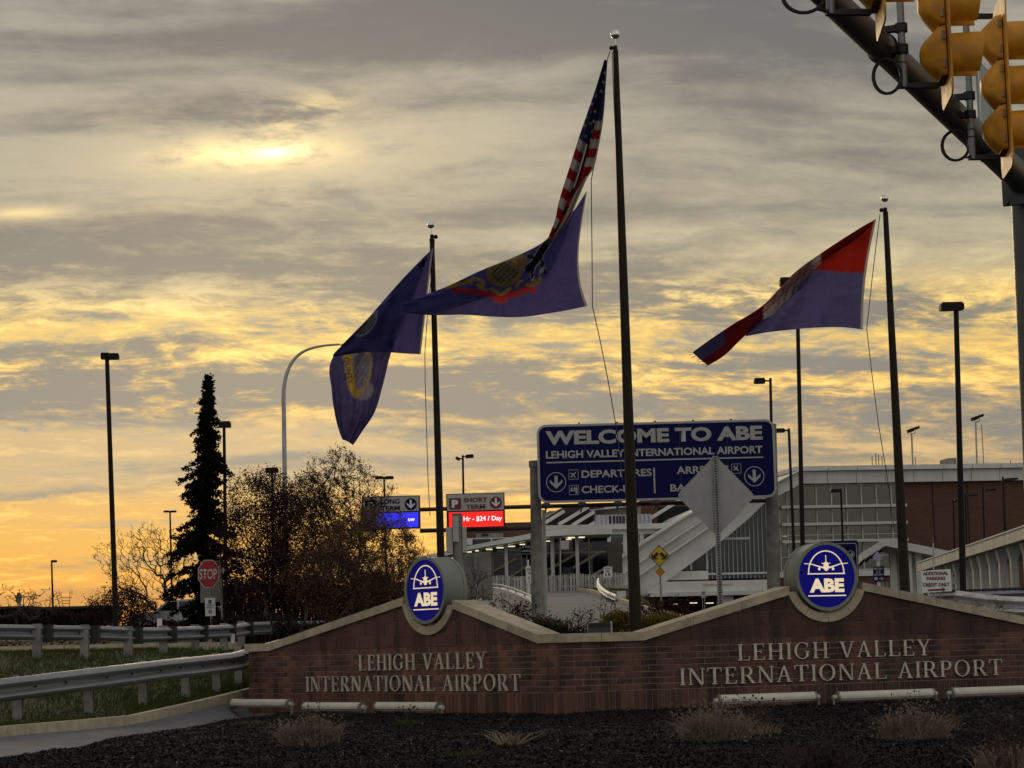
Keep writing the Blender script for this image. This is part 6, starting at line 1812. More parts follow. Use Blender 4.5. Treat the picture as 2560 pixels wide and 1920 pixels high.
for px_, ty_ in ((2180, 1141), (2189, 1133), (2196, 1136), (2205, 1140), (2288, 1142), (2454, 1060), (2456, 1098), (2526, 1150)):
    q = MB(); a = h2(px_, ty_, -6); q.tube([FT @ Vector((a[0], yroof - 0.4, -6)), FT @ Vector((a[0], a[1], -6))], 0.035, 5); q.build('antenna', M_GANT, T)

# ------------------------------------------------------------------ departures canopy
FC = frame(U(1340, 1600, 128), Vector((1, 0, 0)), Vector((0, -1, 0)))
def h3(px, py, off=0.0): return hit(FC, px, py, off)
D = thing('departures_canopy', 'white rising canopy over the departures kerb on slim white columns', 'canopy', FC.translation)
def rectC(name, m, x0, y0, x1, y1, z0, z1): return rect(name, m, x0, y0, x1, y1, z0, z1, D, FC)
tp_ = [(1030, 1396), (1166, 1366), (1260, 1347), (1349, 1329), (1400, 1324), (1468, 1321.5), (1530, 1321)]
bt_ = [(1030, 1410), (1166, 1375.5), (1260, 1359), (1349, 1343), (1400, 1339), (1468, 1337), (1530, 1335)]
q = MB(); q.prism([h3(*p) for p in bt_] + [h3(*p) for p in tp_][::-1], FC, -4.5, 0.0); q.build('roof', M_WHITE, D)
for px_, w_ in ((1265.5, 8), (1382, 9), (1445, 8.5), (1200, 7), (1120, 6)):
    a = h3(px_ - w_ / 2 + 2, 1478); b = h3(px_ + w_ / 2, 1340)
    top_ = np.interp(px_, [p[0] for p in bt_], [p[1] for p in bt_])
    rectC('column', M_WHITE2, h3(px_ - w_ / 2, 1400)[0], -1.0, h3(px_ + w_ / 2, 1400)[0], h3(px_, top_)[1] - 0.02, -1.6, -1.1)
for px_, w_ in ((1230, 2.6), (1304, 2.6), (1388, 3), (1402, 2.4), (1479, 3), (1318, 2.4)):
    rectC('mullion', M_MULL, h3(px_ - w_ / 2, 1400)[0], -1.0, h3(px_ + w_ / 2, 1400)[0], h3(px_, np.interp(px_, [p[0] for p in bt_], [p[1] for p in bt_]))[1] - 0.02, -4.2, -4.0)
rectC('transom', M_MULL, h3(1180, 1385)[0], h3(1300, 1386, -4)[1], h3(1520, 1385)[0], h3(1300, 1383.5, -4)[1], -4.2, -4.0)
xs_ = [h3(p, 1400, -4.1)[0] for p in (1180, 1230, 1304, 1345, 1402, 1445, 1479, 1522)]
for a, b in zip(xs_, xs_[1:]):
    for y0_, y1_ in ((h3(1300, 1472, -4.1)[1], h3(1300, 1387, -4.1)[1]), (h3(1300, 1382, -4.1)[1], h3(1300, 1345, -4.1)[1])):
        q = MB(); q.bb((a + 0.05, y0_, -4.14), (b - 0.05, y1_, -4.10), FC); q.build('pane', M_GLASSD, D)
rectC('interior_back_wall', mat('interior_brown', (0.075, 0.06, 0.045), 0.8, var=0.5, scale=0.7), h3(1180, 1400)[0] - 1, -1, h3(1530, 1400)[0] + 1, h3(1300, 1342)[1], -9.2, -9)
for a_, b_ in (((1225, 1432), (1292, 1396)), ((1262, 1450), (1322, 1412)), ((1360, 1430), (1480, 1362)), ((1380, 1450), (1500, 1380)), ((1440, 1462), (1522, 1415)), ((1225, 1462), (1262, 1440))):
    q = MB(); a = h3(*a_, -3); b = h3(*b_, -3); q.bar(FC @ Vector((a[0], a[1], -3.4)), FC @ Vector((b[0], b[1], -3.4)), 0.14, 0.42, (0, 1, 0)); q.build('stair_stringer', M_INT, D)
for px_, py_, w_ in ((1172, 1380, 14), (1196, 1377, 16), (1223, 1373.5, 16), (1250, 1369.5, 18), (1279, 1366, 18), (1306, 1361, 14), (1366, 1353, 19), (1429, 1344, 18), (1454, 1343.5, 16), (1422, 1348, 14)):
    a = h3(px_, py_, -2); rectC('canopy_light', M_TUBE, a[0] - w_ / 2 * 128 / F, a[1] - 0.02, a[0] + w_ / 2 * 128 / F, a[1] + 0.03, -2.3, -2.0)
a = h3(1303, 1382); b = h3(1340, 1362); rectC('airline_panel', M_NAVY, a[0], a[1], b[0], b[1], -0.9, -0.8)
def airline(s, a_, b_, bl, cap):
    xa, z = h3(a_, bl, -0.8); xb, _ = h3(b_, bl, -0.8); lettering(s, FC, xa, xb, z, cap * 128 / F, -0.79, M_SIGNW, D, 0.02)
airline('DELTA', 1313, 1338, 1369.5, 5.2); airline('UNITED', 1304.5, 1336, 1379.5, 4)
q = MB(); c_ = h3(1307.5, 1367, -0.8); k = 2.8 * 128 / F; q.prism([(c_[0] - k, c_[1] - k), (c_[0] + k, c_[1] - k), (c_[0], c_[1] + k)], FC, -0.799, -0.79); q.build('emblem', M_SIGNW, D)
for a_, b_, y0_, y1_ in ((1238, 1260, 1434, 1450), (1358, 1376, 1424, 1441), (1408, 1433, 1418, 1436)):
    a = h3(a_, y1_, -2); b = h3(b_, y0_, -2); rectC('info_panel', mat('navy_dark', (0.006, 0.007, 0.03), 0.4), a[0], a[1], b[0], b[1], -2.1, -2.0)
c_ = h3(1368, 1430, -2); q = MB(); q.ring(FC, c_, 0.05, 0.075, -1.999, -1.99, 16); q.build('info_emblem', M_SIGNLET, D)
# lower roof and low wing to the left
rectC('low_roof_wing', M_WHITE, h3(1166, 1340, -6)[0], h3(1200, 1362, -6)[1], h3(1330, 1340, -6)[0], h3(1200, 1345, -6)[1], -12, -6)
rectC('brick_band', M_TBRK, h3(1166, 1330, -8)[0], h3(1200, 1346, -8)[1], h3(1335, 1330, -8)[0], h3(1250, 1307, -8)[1], -12, -8)
rectC('roof_equipment', M_GANT, h3(1190, 1336, -7)[0], h3(1200, 1345, -7)[1], h3(1258, 1336, -7)[0], h3(1220, 1333, -7)[1], -7.8, -7)
rectC('roof_vent', M_DARK, h3(1204, 1337, -6.9)[0], h3(1204, 1340, -6.9)[1], h3(1220, 1337, -6.9)[0], h3(1204, 1334.5, -6.9)[1], -6.99, -6.9)

# white fence along the upper roadway
fx0, fx1 = U(1225, 1460, 124).x, U(1566, 1460, 124).x
Fz = U(1420, 1474, 124).z
t = thing('fence', 'white vertical board fence at the top of the ramp before the terminal', 'fence', ((fx0 + fx1) / 2, 124, Fz))
n = 46
for i in range(n):
    x = fx0 + (fx1 - fx0) * i / n; q = MB(); w_ = (fx1 - fx0) / n * (0.72 if i % 5 else 0.9)
    q.bb((x, 124, Fz - 0.5), (x + w_, 124.05, Fz + 0.82 + 0.04 * sin(i * 0.5))); q.build('fence_board', mat('fence_board', (0.36, 0.35, 0.33), 0.7, var=0.3, obj_rand=0.35), t)
for z_ in (0.15, 0.62):
    q = MB(); q.bb((fx0, 124.06, Fz + z_), (fx1, 124.12, Fz + z_ + 0.08)); q.build('rail', M_WHITE2, t)

# ramp up to departures
mb = MB(); prof_ = []
RL = [(-2.2, 64, 1.42), (-2.2, 72, 1.72), (-2.3, 84, 2.3), (-2.4, 100, 3.1), (-1.6, 116, 3.85), (-0.5, 123, 4.08)]
RR = [(5.8, 64, 1.42), (5.2, 72, 1.78), (4.55, 84, 2.36), (3.95, 100, 3.15), (3.5, 116, 3.85), (3.2, 123, 4.08)]
for (a, b, c, d_) in zip(RL, RR, RL[1:], RR[1:]): mb.quad(a, b, d_, c)
structure(mb, 'departures_ramp', M_ASPH, True)
mb = MB()
for a, b in zip(RR, RR[1:]): mb.bar(Vector(a) + Vector((0.1, 0, 0.04)), Vector(b) + Vector((0.1, 0, 0.04)), 0.2, 0.22)
mb.bar(Vector((3.2, 123, 4.1)), Vector((fx1, 123.6, Fz + 0.05)), 0.2, 0.22)
structure(mb, 'ramp_kerb', M_CURB)
mb = MB(); out = [(a[0] + 0.2, a[1], a[2] + 0.10) for a in RR]; o2 = [(6.6, 64, 1.25), (6.1, 72, 1.5), (5.5, 84, 2.15), (5.7, 100, 3.0), (5.9, 116, 3.8), (6.0, 123, 4.12)]
for a, b, c, d_ in zip(out, o2, out[1:], o2[1:]): mb.quad(a, b, d_, c)
L2 = [(a[0], a[1], a[2]) for a in RL]; o3 = [(-9, a[1], 0.6) for a in RL]
for a, b, c, d_ in zip(o3, L2, o3[1:], L2[1:]): mb.quad(a, b, d_, c)
structure(mb, 'ramp_bank', M_GRASSG, True)
pts = []
for i in range(5000):
    k = R.randrange(5); f_, g_ = R.random(), R.random() ** 1.5
    a = Vector(out[k]).lerp(Vector(out[k + 1]), f_); b = Vector(o2[k]).lerp(Vector(o2[k + 1]), f_); pts.append(tuple(a.lerp(b, g_)))
blades('ramp_grass', M_BLADE, pts, 0.10, 0.04, 0.4, 'mown green strip beside the ramp kerb', 'grass')
# guard rail ends on the ramp
pr = [U(1498, 1452, 112), U(1497, 1462, 108), U(1506, 1476, 103), U(1524, 1488, 98), U(1543, 1496, 95)]
t = thing('guard_rail', 'short white curved guard rail beside the speed limit sign on the ramp', 'guardrail', pr[2], 'steel guard rails')
wbeam(smooth_path(pr), 1, 0.9).build('rail_beam', M_WHITE, t, True)
q = MB(); e_ = pr[-1]; q.M = Matrix.Translation(e_) ; q.bb((0, -0.1, -0.30), (0.36, 0.1, 0.30)); q.build('end_terminal', M_WHITE, t)
for p in (pr[1], pr[3]): rail_post(t, (p.x + 0.2, p.y + 0.2, p.z - 0.9), p.z + 0.2, 0.16, 0.16)
pl = [U(1215, 1468, 90), U(1250, 1470, 88), U(1290, 1482, 85), U(1330, 1500, 81), U(1342, 1512, 79)]
t = thing('ramp_parapet', 'pale curved barrier wall left of the ramp behind dry bushes', 'barrier', pl[2])
sp = smooth_path(pl); q = MB()
for a, b in zip(sp, sp[1:]): q.bar(a - Vector((0, 0, 0.6)), b - Vector((0, 0, 0.6)), 0.25, 1.2)
q.build('wall', M_WHITE2, t)
for p in sp[::3]:
    q = MB(); q.tube([p, p + Vector((0, 0, 0.12))], 0.03, 6); q.build('rail_post', M_GALV, t)
q = MB(); q.tube([p + Vector((0, 0, 0.12)) for p in sp], 0.03, 6); q.build('handrail', M_WHITE, t)

# ------------------------------------------------------------------ colonnade and gabled canopy on the right
RA, RB = Vector((16.86, 75.0, 0)), Vector((19.25, 109.5, 0)); ZC = 4.50
cu_ = (RA - RB).normalized()
FCO = frame(RB, cu_, Vector((-cu_.y * -1, 0, 0)) if False else Vector((cu_.y, -cu_.x, 0)))
if (FCO.to_3x3() @ Vector((0, 0, 1))).x > 0: FCO = frame(RB, cu_, Vector((-abs(cu_.y), cu_.x * (1 if cu_.y < 0 else -1), 0)))
Ln = (RA - RB).length
t = thing('colonnade', 'white flat roofed walkway on a long row of flared white columns at the right', 'walkway', (RB + RA) / 2)
def seg3(name, m, s0, s1, d0, d1, z0, z1):
    q = MB(); a, b = RB + cu_ * s0, RB + cu_ * s1; w = Vector((1, 0, 0))
    vs = [p + w * d_ + Vector((0, 0, z)) for p in (a, b) for d_ in (d0, d1) for z in (z0, z1)]
    q._a(vs, [(0, 1, 3, 2), (4, 6, 7, 5), (0, 4, 5, 1), (2, 3, 7, 6), (0, 2, 6, 4), (1, 5, 7, 3)]); return q.build(name, m, t)
M_STAIN = mat('weathered_fascia', (0.56, 0.53, 0.47), 0.7, var=0.35, scale=3, stretch=(2, 2, 0.5))
seg3('roof_slab', M_WHITE2, 0, Ln, 0, 3.4, ZC - 0.22, ZC + 0.12)
nf = 26
for i in range(nf): seg3('fascia_panel', M_STAIN, Ln * i / nf + 0.012, Ln * (i + 1) / nf - 0.012, -0.06, -0.002, ZC - 0.26, ZC + 0.13)
seg3('gravel_stop', M_WHITE, 0, Ln, -0.10, 0.06, ZC + 0.14, ZC + 0.19)
colpx = [2300, 2312, 2326, 2341, 2358, 2377, 2396, 2423, 2441, 2460, 2483, 2508, 2537, 2572]
for cp in colpx:
    r_ = ray(cp, 1450); k = r_.x / r_.y
    # intersect sight line with the column row (0.5 m in)
    A0 = RB + Vector((0.45, 0, 0)); den = (cu_.x - k * cu_.y); s_ = (k * A0.y - A0.x) / den
    if -1 < s_ < Ln + 3:
        c_ = A0 + cu_ * s_
        q = MB()
        for z0, z1, w0, w1 in ((0.6, 3.75, 0.14, 0.14), (3.75, ZC - 0.24, 0.14, 0.26)):
            vs = [(c_.x + a * w * 0.9, c_.y + b * w, z) for z, w in ((z0, w0), (z1, w1)) for a, b in ((-1, -1), (1, -1), (1, 1), (-1, 1))]
            q._a(vs, [(3, 2, 1, 0), (4, 5, 6, 7), (0, 1, 5, 4), (1, 2, 6, 5), (2, 3, 7, 6), (3, 0, 4, 7)])
        q.build('column', M_WHITE2, t)
        q = MB(); q.bb((c_.x + 2.3, c_.y - 0.12, 0.6), (c_.x + 2.55, c_.y + 0.12, ZC - 0.24)); q.build('rear_column', M_WHITE2, t)
seg3('rear_wall', M_TBRK, -2, Ln + 2, 5.2, 5.4, 0.4, 2.6)
seg3('counter_band', M_NAVY, 12, Ln, 4.6, 4.8, 1.5, 3.0)
# gabled entrance canopy
Yc = 122.0
t = thing('entrance_canopy', 'small gabled white canopy between glass wall and colonnade', 'canopy', U(2230, 1500, Yc))
ridge = [U(2213, 1345, Yc), U(2152, 1383, Yc), U(2385, 1380, Yc)]
q = MB(); dep_ = Vector((1.0, 8.0, 0)); hz = Vector((0, 0, -0.42))
for a, b in ((ridge[1], ridge[0]), (ridge[0], ridge[2])):
    vs = [a, b, b + hz, a + hz, a + dep_, b + dep_, b + hz + dep_, a + hz + dep_]
    q._a(vs, [(0, 3, 2, 1), (4, 5, 6, 7), (0, 1, 5, 4), (3, 7, 6, 2), (0, 4, 7, 3), (1, 2, 6, 5)])
q.build('roof', M_WHITE2, t)
q = MB()
for i in range(4):
    f_ = 0.25 * i + 0.1; a = ridge[1].lerp(ridge[0], f_) + hz * 1.02
    q.bar(a, a + dep_, 0.12, 0.12)
q.build('soffit_rib', M_DARK, t)
for px_, Yk in ((2236, 124), (2252, 127), (2275, 123), (2290, 125), (2300, 123)):
    q = MB(); b = U(px_, 1500, Yk); tp = U(px_, 1378, Yk); q.bb((b.x - 0.16, b.y - 0.16, 0.6), (b.x + 0.16, b.y + 0.16, tp.z - 0.1)); q.build('column', M_WHITE2, t)
q = MB(); 
for px_ in (2208, 2218, 2228): b = U(px_, 1490, 130); q.bb((b.x - 0.14, b.y - .14, 0.6), (b.x + .14, b.y + .14, U(px_, 1455, 130).z)); 
q.build('low_column', M_WHITE2, t)
# rails in front of the colonnade
pr = [U(2330, 1498, 60), U(2430, 1494.5, 58), U(2560, 1490.5, 56), U(2640, 1488, 55)]
t = thing('guard_rail', 'dark topped guard rail in front of the colonnade columns', 'guardrail', pr[1], 'steel guard rails')
wbeam(smooth_path(pr), 1, 0.85).build('rail_beam', M_GALV, t, True)
q = MB(); q.tube([p + Vector((0, 0.1, 0.19)) for p in pr], 0.04, 6); q.build('top_rail', M_BLACK, t)
for p in pr: rail_post(t, (p.x + 0.05, p.y + 0.2, p.z - 1.0), p.z + 0.12, 0.15, 0.15)
pr = [U(2395, 1500, 50), U(2450, 1508, 49.5), U(2520, 1515, 49), U(2640, 1520, 48.5)]
t = thing('guard_rail', 'weathered white guard rail just behind the right wall coping', 'guardrail', pr[1], 'steel guard rails')
wbeam([p for p in smooth_path(pr)], 1, 1.3).build('rail_beam', mat('worn_white_rail', (0.46, 0.46, 0.45), 0.6, 0.1, var=0.4, scale=9), t, True)
for p in pr: rail_post(t, (p.x + 0.05, p.y + 0.25, p.z - 0.9), p.z + 0.1, 0.15, 0.15)

# ------------------------------------------------------------------ trees and shrubs
class Tree:
    """recursive branches as tapered tubes; collects twig ends for foliage"""
    def __init__(s, seed):
        s.r = random.Random(seed); s.v = []; s.f = []; s.tips = []
    def tube(s, pts, rads, n):
        b = len(s.v)
        for i, p in enumerate(pts):
            d_ = (pts[min(i + 1, len(pts) - 1)] - pts[max(i - 1, 0)]).normalized()
            a = d_.orthogonal().normalized(); c = d_.cross(a)
            for k in range(n):
                t = 2 * pi * k / n; s.v.append(tuple(p + (a * cos(t) + c * sin(t)) * rads[i]))
        for i in range(len(pts) - 1):
            for k in range(n):
                k2 = (k + 1) % n
                s.f.append((b + i * n + k, b + i * n + k2, b + (i + 1) * n + k2, b + (i + 1) * n + k))
    def grow(s, p, d_, L, rad, depth, kids=3, spread=0.7, up=0.15, wob=0.25, shrink=0.68, minr=0.004):
        r = s.r; pts, rads = [p.copy()], [rad]; n = 4 if depth > 1 else 3
        d_ = d_.normalized(); q = p.copy(); steps = n
        for i in range(steps):
            d_ = (d_ + Vector((r.gauss(0, wob), r.gauss(0, wob), r.gauss(0, wob * 0.7) + up * 0.4)) * 0.45).normalized()
            q = q + d_ * (L / steps); pts.append(q.copy()); rads.append(max(minr, rad * (1 - 0.45 * (i + 1) / steps)))
            if depth == 0: s.tips.append((q.copy(), d_.copy()))
        s.tube(pts, rads, 6 if rad > 0.05 else (4 if rad > 0.015 else 3))
        if depth <= 0: return
        for k in range(kids + (1 if r.random() < 0.4 else 0)):
            t = 0.35 + 0.65 * (k + r.random()) / (kids + 0.5); t = min(t, 1.0)
            i = min(int(t * steps), steps - 1); f_ = t * steps - i
            b = pts[i].lerp(pts[i + 1], f_)
            az = r.uniform(0, 2 * pi); dd = (pts[i + 1] - pts[i]).normalized(); a = dd.orthogonal().normalized(); c = dd.cross(a)
            nd = dd + (a * cos(az) + c * sin(az)) * spread * r.uniform(0.6, 1.4) + Vector((0, 0, up))
            s.grow(b, nd, L * shrink * r.uniform(0.7, 1.2), max(minr, rads[i] * 0.62), depth - 1, kids, spread, up, wob, shrink, minr)
        s.grow(pts[-1], d_, L * shrink, max(minr, rads[-1] * 0.9), depth - 1, kids, spread, up, wob, shrink, minr)
    def build(s, name, m, parent):
        o0 = rootloc(parent)
        me = bpy.data.meshes.new(name); me.from_pydata([(a - o0.x, b - o0.y, c - o0.z) for a, b, c in s.v], [], s.f); me.materials.append(m)
        me.polygons.foreach_set('use_smooth', [True] * len(me.polygons))
        o = bpy.data.objects.new(name, me); C.objects.link(o); o.parent = parent; return o

def leaves(name, mats, parent, pts, size, seed, per=3, jit=0.12, flat=0.0, kind=None):
    rg = np.random.default_rng(seed); n = len(pts) * per
    P = np.repeat(np.array([tuple(p) for p in pts]), per, 0) + rg.normal(0, jit, (n, 3))
    A = rg.normal(0, 1, (n, 3)); A /= np.linalg.norm(A, axis=1)[:, None]
    B = rg.normal(0, 1, (n, 3)); B -= A * (A * B).sum(1)[:, None]; B /= np.linalg.norm(B, axis=1)[:, None]
    sz = size * rg.uniform(0.5, 1.4, n)[:, None]
    V = np.stack([P - A * sz, P + B * sz * 0.45, P + A * sz, P - B * sz * 0.45], 1).reshape(-1, 3) - np.array(rootloc(parent))
    me = bpy.data.meshes.new(name); me.from_pydata([tuple(v) for v in V], [], [(4 * i, 4 * i + 1, 4 * i + 2, 4 * i + 3) for i in range(n)])
    ms = mats if isinstance(mats, (list, tuple)) else [mats]
    for m in ms: me.materials.append(m)
    if len(ms) > 1: me.polygons.foreach_set('material_index', rg.integers(0, len(ms), n))
    o = bpy.data.objects.new(name, me); C.objects.link(o); o.parent = parent
    if kind: o['kind'] = kind
    return o
def gnd(px, Y):
    x = U(px, 1550, Y).x; return Vector((x, Y, H(x, Y) - 0.05))
M_LEAFR = leaf_mat('leaf_red_brown', (0.070, 0.026, 0.020), (0.038, 0.018, 0.015), 0.35)
M_LEAFR2 = leaf_mat('leaf_dark_maroon', (0.040, 0.013, 0.016), (0.020, 0.011, 0.011), 0.25)
M_LEAFT = leaf_mat('leaf_dry_tan', (0.24, 0.165, 0.105), (0.13, 0.085, 0.055), 0.25)
M_NEEDLE = leaf_mat('spruce_needles', (0.006, 0.010, 0.007), (0.012, 0.014, 0.008), 0.12)
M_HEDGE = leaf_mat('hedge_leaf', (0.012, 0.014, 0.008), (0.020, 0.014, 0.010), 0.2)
M_YELL = leaf_mat('yellow_green_leaf', (0.17, 0.13, 0.025), (0.085, 0.080, 0.020), 0.35)
M_PINK = leaf_mat('faded_rose_leaf', (0.10, 0.045, 0.035), (0.030, 0.016, 0.012), 0.35)
M_TWIG = mat('reddish_twig', (0.070, 0.038, 0.026), 0.9, var=0.4, scale=6)
M_STRAW = leaf_mat('dry_straw', (0.34, 0.28, 0.20), (0.18, 0.14, 0.10), 0.3)
M_BARKG = mat('grey_bark', (0.11, 0.095, 0.08), 0.9, var=0.5, scale=9)

# spruce: tiers of drooping boughs
def spruce(px, Y, top_px, label):
    b = gnd(px, Y); tp = U(*top_px, Y)
    t = thing('spruce_tree', label, 'tree', b)
    Hh = tp.z - b.z
    q = MB(); q.tube([b - Vector((0, 0, .3)), b + (tp - b) * 0.5, tp], [0.16, 0.09, 0.012], 8); q.build('trunk', M_BARK, t, True)
    r = random.Random(21); tr = Tree(3); pts = []
    z = 0.7
    while z < Hh - 0.05:
        f_ = z / Hh
        Rm = (1.62 * (1 - f_) ** 0.82 + 0.07) * (0.94 + 0.13 * sin(z * 2.3 + 1.3 * sin(z * 0.9)))
        for k in range(6):
            a = r.uniform(0, 2 * pi); L = Rm * r.uniform(0.5, 1.08)
            if r.random() < 0.13: L = Rm * r.uniform(1.1, 1.35)
            p0 = b + (tp - b) * f_ + Vector((0, 0, r.gauss(0, .06))); d_ = Vector((cos(a), sin(a), 0)); bp = [p0]
            sag = r.uniform(0.45, 0.8)
            for i in range(1, 5):
                s_ = i / 4; bp.append(p0 + d_ * L * s_ + Vector((0, 0, 0.15 * L * s_ - sag * L * s_ * s_ + 0.55 * L * max(0, s_ - 0.7))))
            tr.tube(bp, [0.022, 0.018, 0.013, 0.009, 0.004], 4)
            nn = max(4, int(L * 34))
            for i in range(nn):
                s_ = (i + r.random()) / nn; k_ = min(int(s_ * 4), 3); c_ = bp[k_].lerp(bp[k_ + 1], s_ * 4 - k_)
                side = Vector((-d_.y, d_.x, 0)) * r.gauss(0, 0.11 * (1.05 - s_ * 0.7))
                pts.append(c_ + side + Vector((0, 0, -abs(r.gauss(0, 0.13)) * (1.1 - 0.5 * s_))))
        z += 0.145 + 0.12 * (1 - f_)
    for i in range(10): pts.append(tp + Vector((r.gauss(0, .04), 0, -0.06 * i)))
    tr.build('boughs', M_BARK, t)
    leaves('needles', M_NEEDLE, t, pts, 0.075, 4, per=6, jit=0.045)
    return t
spruce(505, 85, (521, 936), 'tall narrow dark spruce with drooping boughs left of the red brown bushes')

def colonize(tr, base, tips, wob, r0=0.0045, trunk=None, k_path=0.30):
    """branches grown tip by tip from the nearest wood; girth follows what each limb carries"""
    r = tr.r
    pos = [base.copy()] + [p.copy() for p in (trunk or [])]; par = [-1] + list(range(len(pos) - 1)); plen = [0.0]
    for i in range(1, len(pos)): plen.append(plen[-1] + (pos[i] - pos[i - 1]).length)
    A = np.zeros((len(pos) + len(tips) * 4 + 8, 3)); PL = np.zeros(len(A)); n = len(pos)
    for i in range(n): A[i] = pos[i]; PL[i] = plen[i]
    ends = []
    tips = sorted(tips, key=lambda p: (p - base).length)
    for tp in tips:
        d_ = np.linalg.norm(A[:n] - np.array(tp), axis=1) + k_path * PL[:n] + 0.9 * np.maximum(0, A[:n, 2] - tp.z)
        d_[0] += 0.3
        i = int(np.argmin(d_)); p0 = Vector(A[i]); L = (tp - p0).length; prev = i
        steps = 3 if L > 0.35 else 2
        for k in range(1, steps + 1):
            f_ = k / steps; q = p0.lerp(tp, f_) + Vector((r.gauss(0, 1), r.gauss(0, 1), r.gauss(0, .6) - 0.4 * (1 - f_))) * wob * L * (1 if k < steps else 0.2)
            A[n] = q; PL[n] = PL[prev] + L / steps; pos.append(q); par.append(prev); prev = n; n += 1
        ends.append((pos[-1], tp))
    rad = np.zeros(n); 
    kids = [0] * n
    for i in range(n - 1, 0, -1):
        if kids[i] == 0: rad[i] = r0 ** 2.2
        rad[par[i]] += rad[i]; kids[par[i]] += 1
    rad = rad ** (1 / 2.2)
    for i in range(1, n):
        a, b = pos[par[i]], pos[i]
        if (b - a).length < 1e-4: continue
        ra, rb = min(rad[par[i]], rad[i] * 1.35), rad[i]
        tr.tube([a, b], [ra, rb], 6 if rb > 0.05 else (4 if rb > 0.012 else 3))
    return [e[0] for e in ends]

def crown_tree(name, label, px, Y, cx, cy, rx, ry, n, seed, m_bark, m_leaf=None, lsize=0.05, per=4, jit=0.10, group=None, cat='tree', wob=0.12, trunk_px=None, base=None, hollow=0.35, r0=0.0045, sprigs=0, low=0.0, k_path=0.30, depth_k=0.8):
    b = base if base is not None else gnd(px, Y)
    t = thing(name, label, cat, b, group)
    tr = Tree(seed); r = tr.r
    tips = []
    while len(tips) < n:
        u, v, w = r.uniform(-1, 1), r.uniform(-1, 1), r.uniform(-1, 1)
        q_ = u * u + v * v + w * w
        if q_ > 1 or q_ < hollow * r.random(): continue
        lump = 1 + 0.22 * fbm(u * 2 + seed, v * 2, 1.3, seed * 1.7)
        p = U(cx + u * rx * lump, cy - v * ry * lump, Y); p.y += w * rx * Y / F * depth_k
        if p.z < b.z + 0.15 + low: continue
        tips.append(p)
    trunk = [U(*p, Y) for p in trunk_px] if trunk_px else None
    ends = colonize(tr, b - Vector((0, 0, 0.1)), tips, wob, r0, trunk, k_path)
    if sprigs:
        for e in list(ends):
            for k in range(sprigs):
                d_ = Vector((r.gauss(0, .5), r.gauss(0, .5), r.gauss(.35, .4))).normalized() * r.uniform(.08, .26) * (rx * Y / F) * 0.35
                m_ = e + d_ * 0.5 + Vector((r.gauss(0, .02), 0, r.gauss(0, .02))); tr.tube([e, m_, e + d_], [r0 * 0.9, r0 * 0.8, r0 * 0.5], 3)
    tr.build('branches', m_bark, t)
    if m_leaf: leaves('crown', m_leaf, t, ends, lsize, seed, per, jit)
    return t
GRP = 'ornamental trees behind the left wall'
crown_tree('bare_tree', 'leafless spreading tree against the orange sky left of the spruce', 425, 112, 372, 1418, 140, 108, 520, 31, M_BARK, wob=0.14, trunk_px=[(418, 1500), (412, 1470)], sprigs=3, r0=0.010, low=0.6, k_path=0.45)
crown_tree('crooked_tree', 'small crooked bare tree with looping branches at the far left edge', 42, 78, 58, 1508, 112, 48, 130, 12, M_BARK, wob=0.32, trunk_px=[(40, 1535), (52, 1515)], sprigs=3, r0=0.009, k_path=0.2)
crown_tree('crabapple_tree', 'dense dark maroon ornamental tree just right of the spruce', 645, 74, 655, 1335, 108, 170, 800, 5, M_BARKG, [M_LEAFR2, M_LEAFR, M_LEAFR2], 0.038, 30, 0.14, GRP, sprigs=4, low=0.1)
crown_tree('crabapple_tree', 'twiggy red brown ornamental tree under the county flag, tallest of the group', 850, 70, 850, 1275, 135, 155, 900, 8, M_BARK, [M_LEAFR, M_LEAFR2], 0.030, 11, 0.10, GRP, sprigs=7, low=0.3, r0=0.006)
crown_tree('crabapple_tree', 'low maroon ornamental tree between the taller two', 735, 76, 750, 1350, 115, 155, 800, 9, M_BARKG, [M_LEAFR2, M_LEAFR], 0.038, 28, 0.14, GRP, sprigs=4, low=0.1)
crown_tree('tan_bush', 'broad dry tan leaved bush in front of the long term sign', 925, 60, 920, 1385, 125, 125, 620, 41, M_TWIG, [M_LEAFT, M_LEAFT, M_LEAFR], 0.026, 46, 0.062, None, 'bush', sprigs=2, r0=0.004)
crown_tree('tan_bush', 'lower tan bush left of the left round sign', 820, 58, 820, 1450, 115, 100, 520, 43, M_TWIG, [M_LEAFT, M_LEAFR2, M_LEAFR], 0.026, 30, 0.075, None, 'bush', sprigs=2, r0=0.004)
crown_tree('bare_shrub', 'bare fine twigged shrub beside the left round sign, sunset glowing through it', 1005, 62, 1005, 1430, 95, 95, 420, 47, M_TWIG, None, cat='bush', sprigs=3, wob=0.07, r0=0.0045, k_path=0.6)
crown_tree('bare_shrub', 'bare shrub low right of the left round sign before the grey panel', 1190, 50, 1195, 1462, 46, 50, 90, 51, M_BARK, None, cat='bush', sprigs=3, base=Vector((U(1190, 1500, 50).x, 50, 1.25)), r0=0.004, k_path=0.5)
crown_tree('dark_shrub', 'dark round bare shrub at the foot of the tall left lamp post', 300, 100, 305, 1520, 90, 48, 420, 53, M_BARK, [M_LEAFR2], 0.05, 14, 0.14, None, 'bush', sprigs=3, r0=0.007)

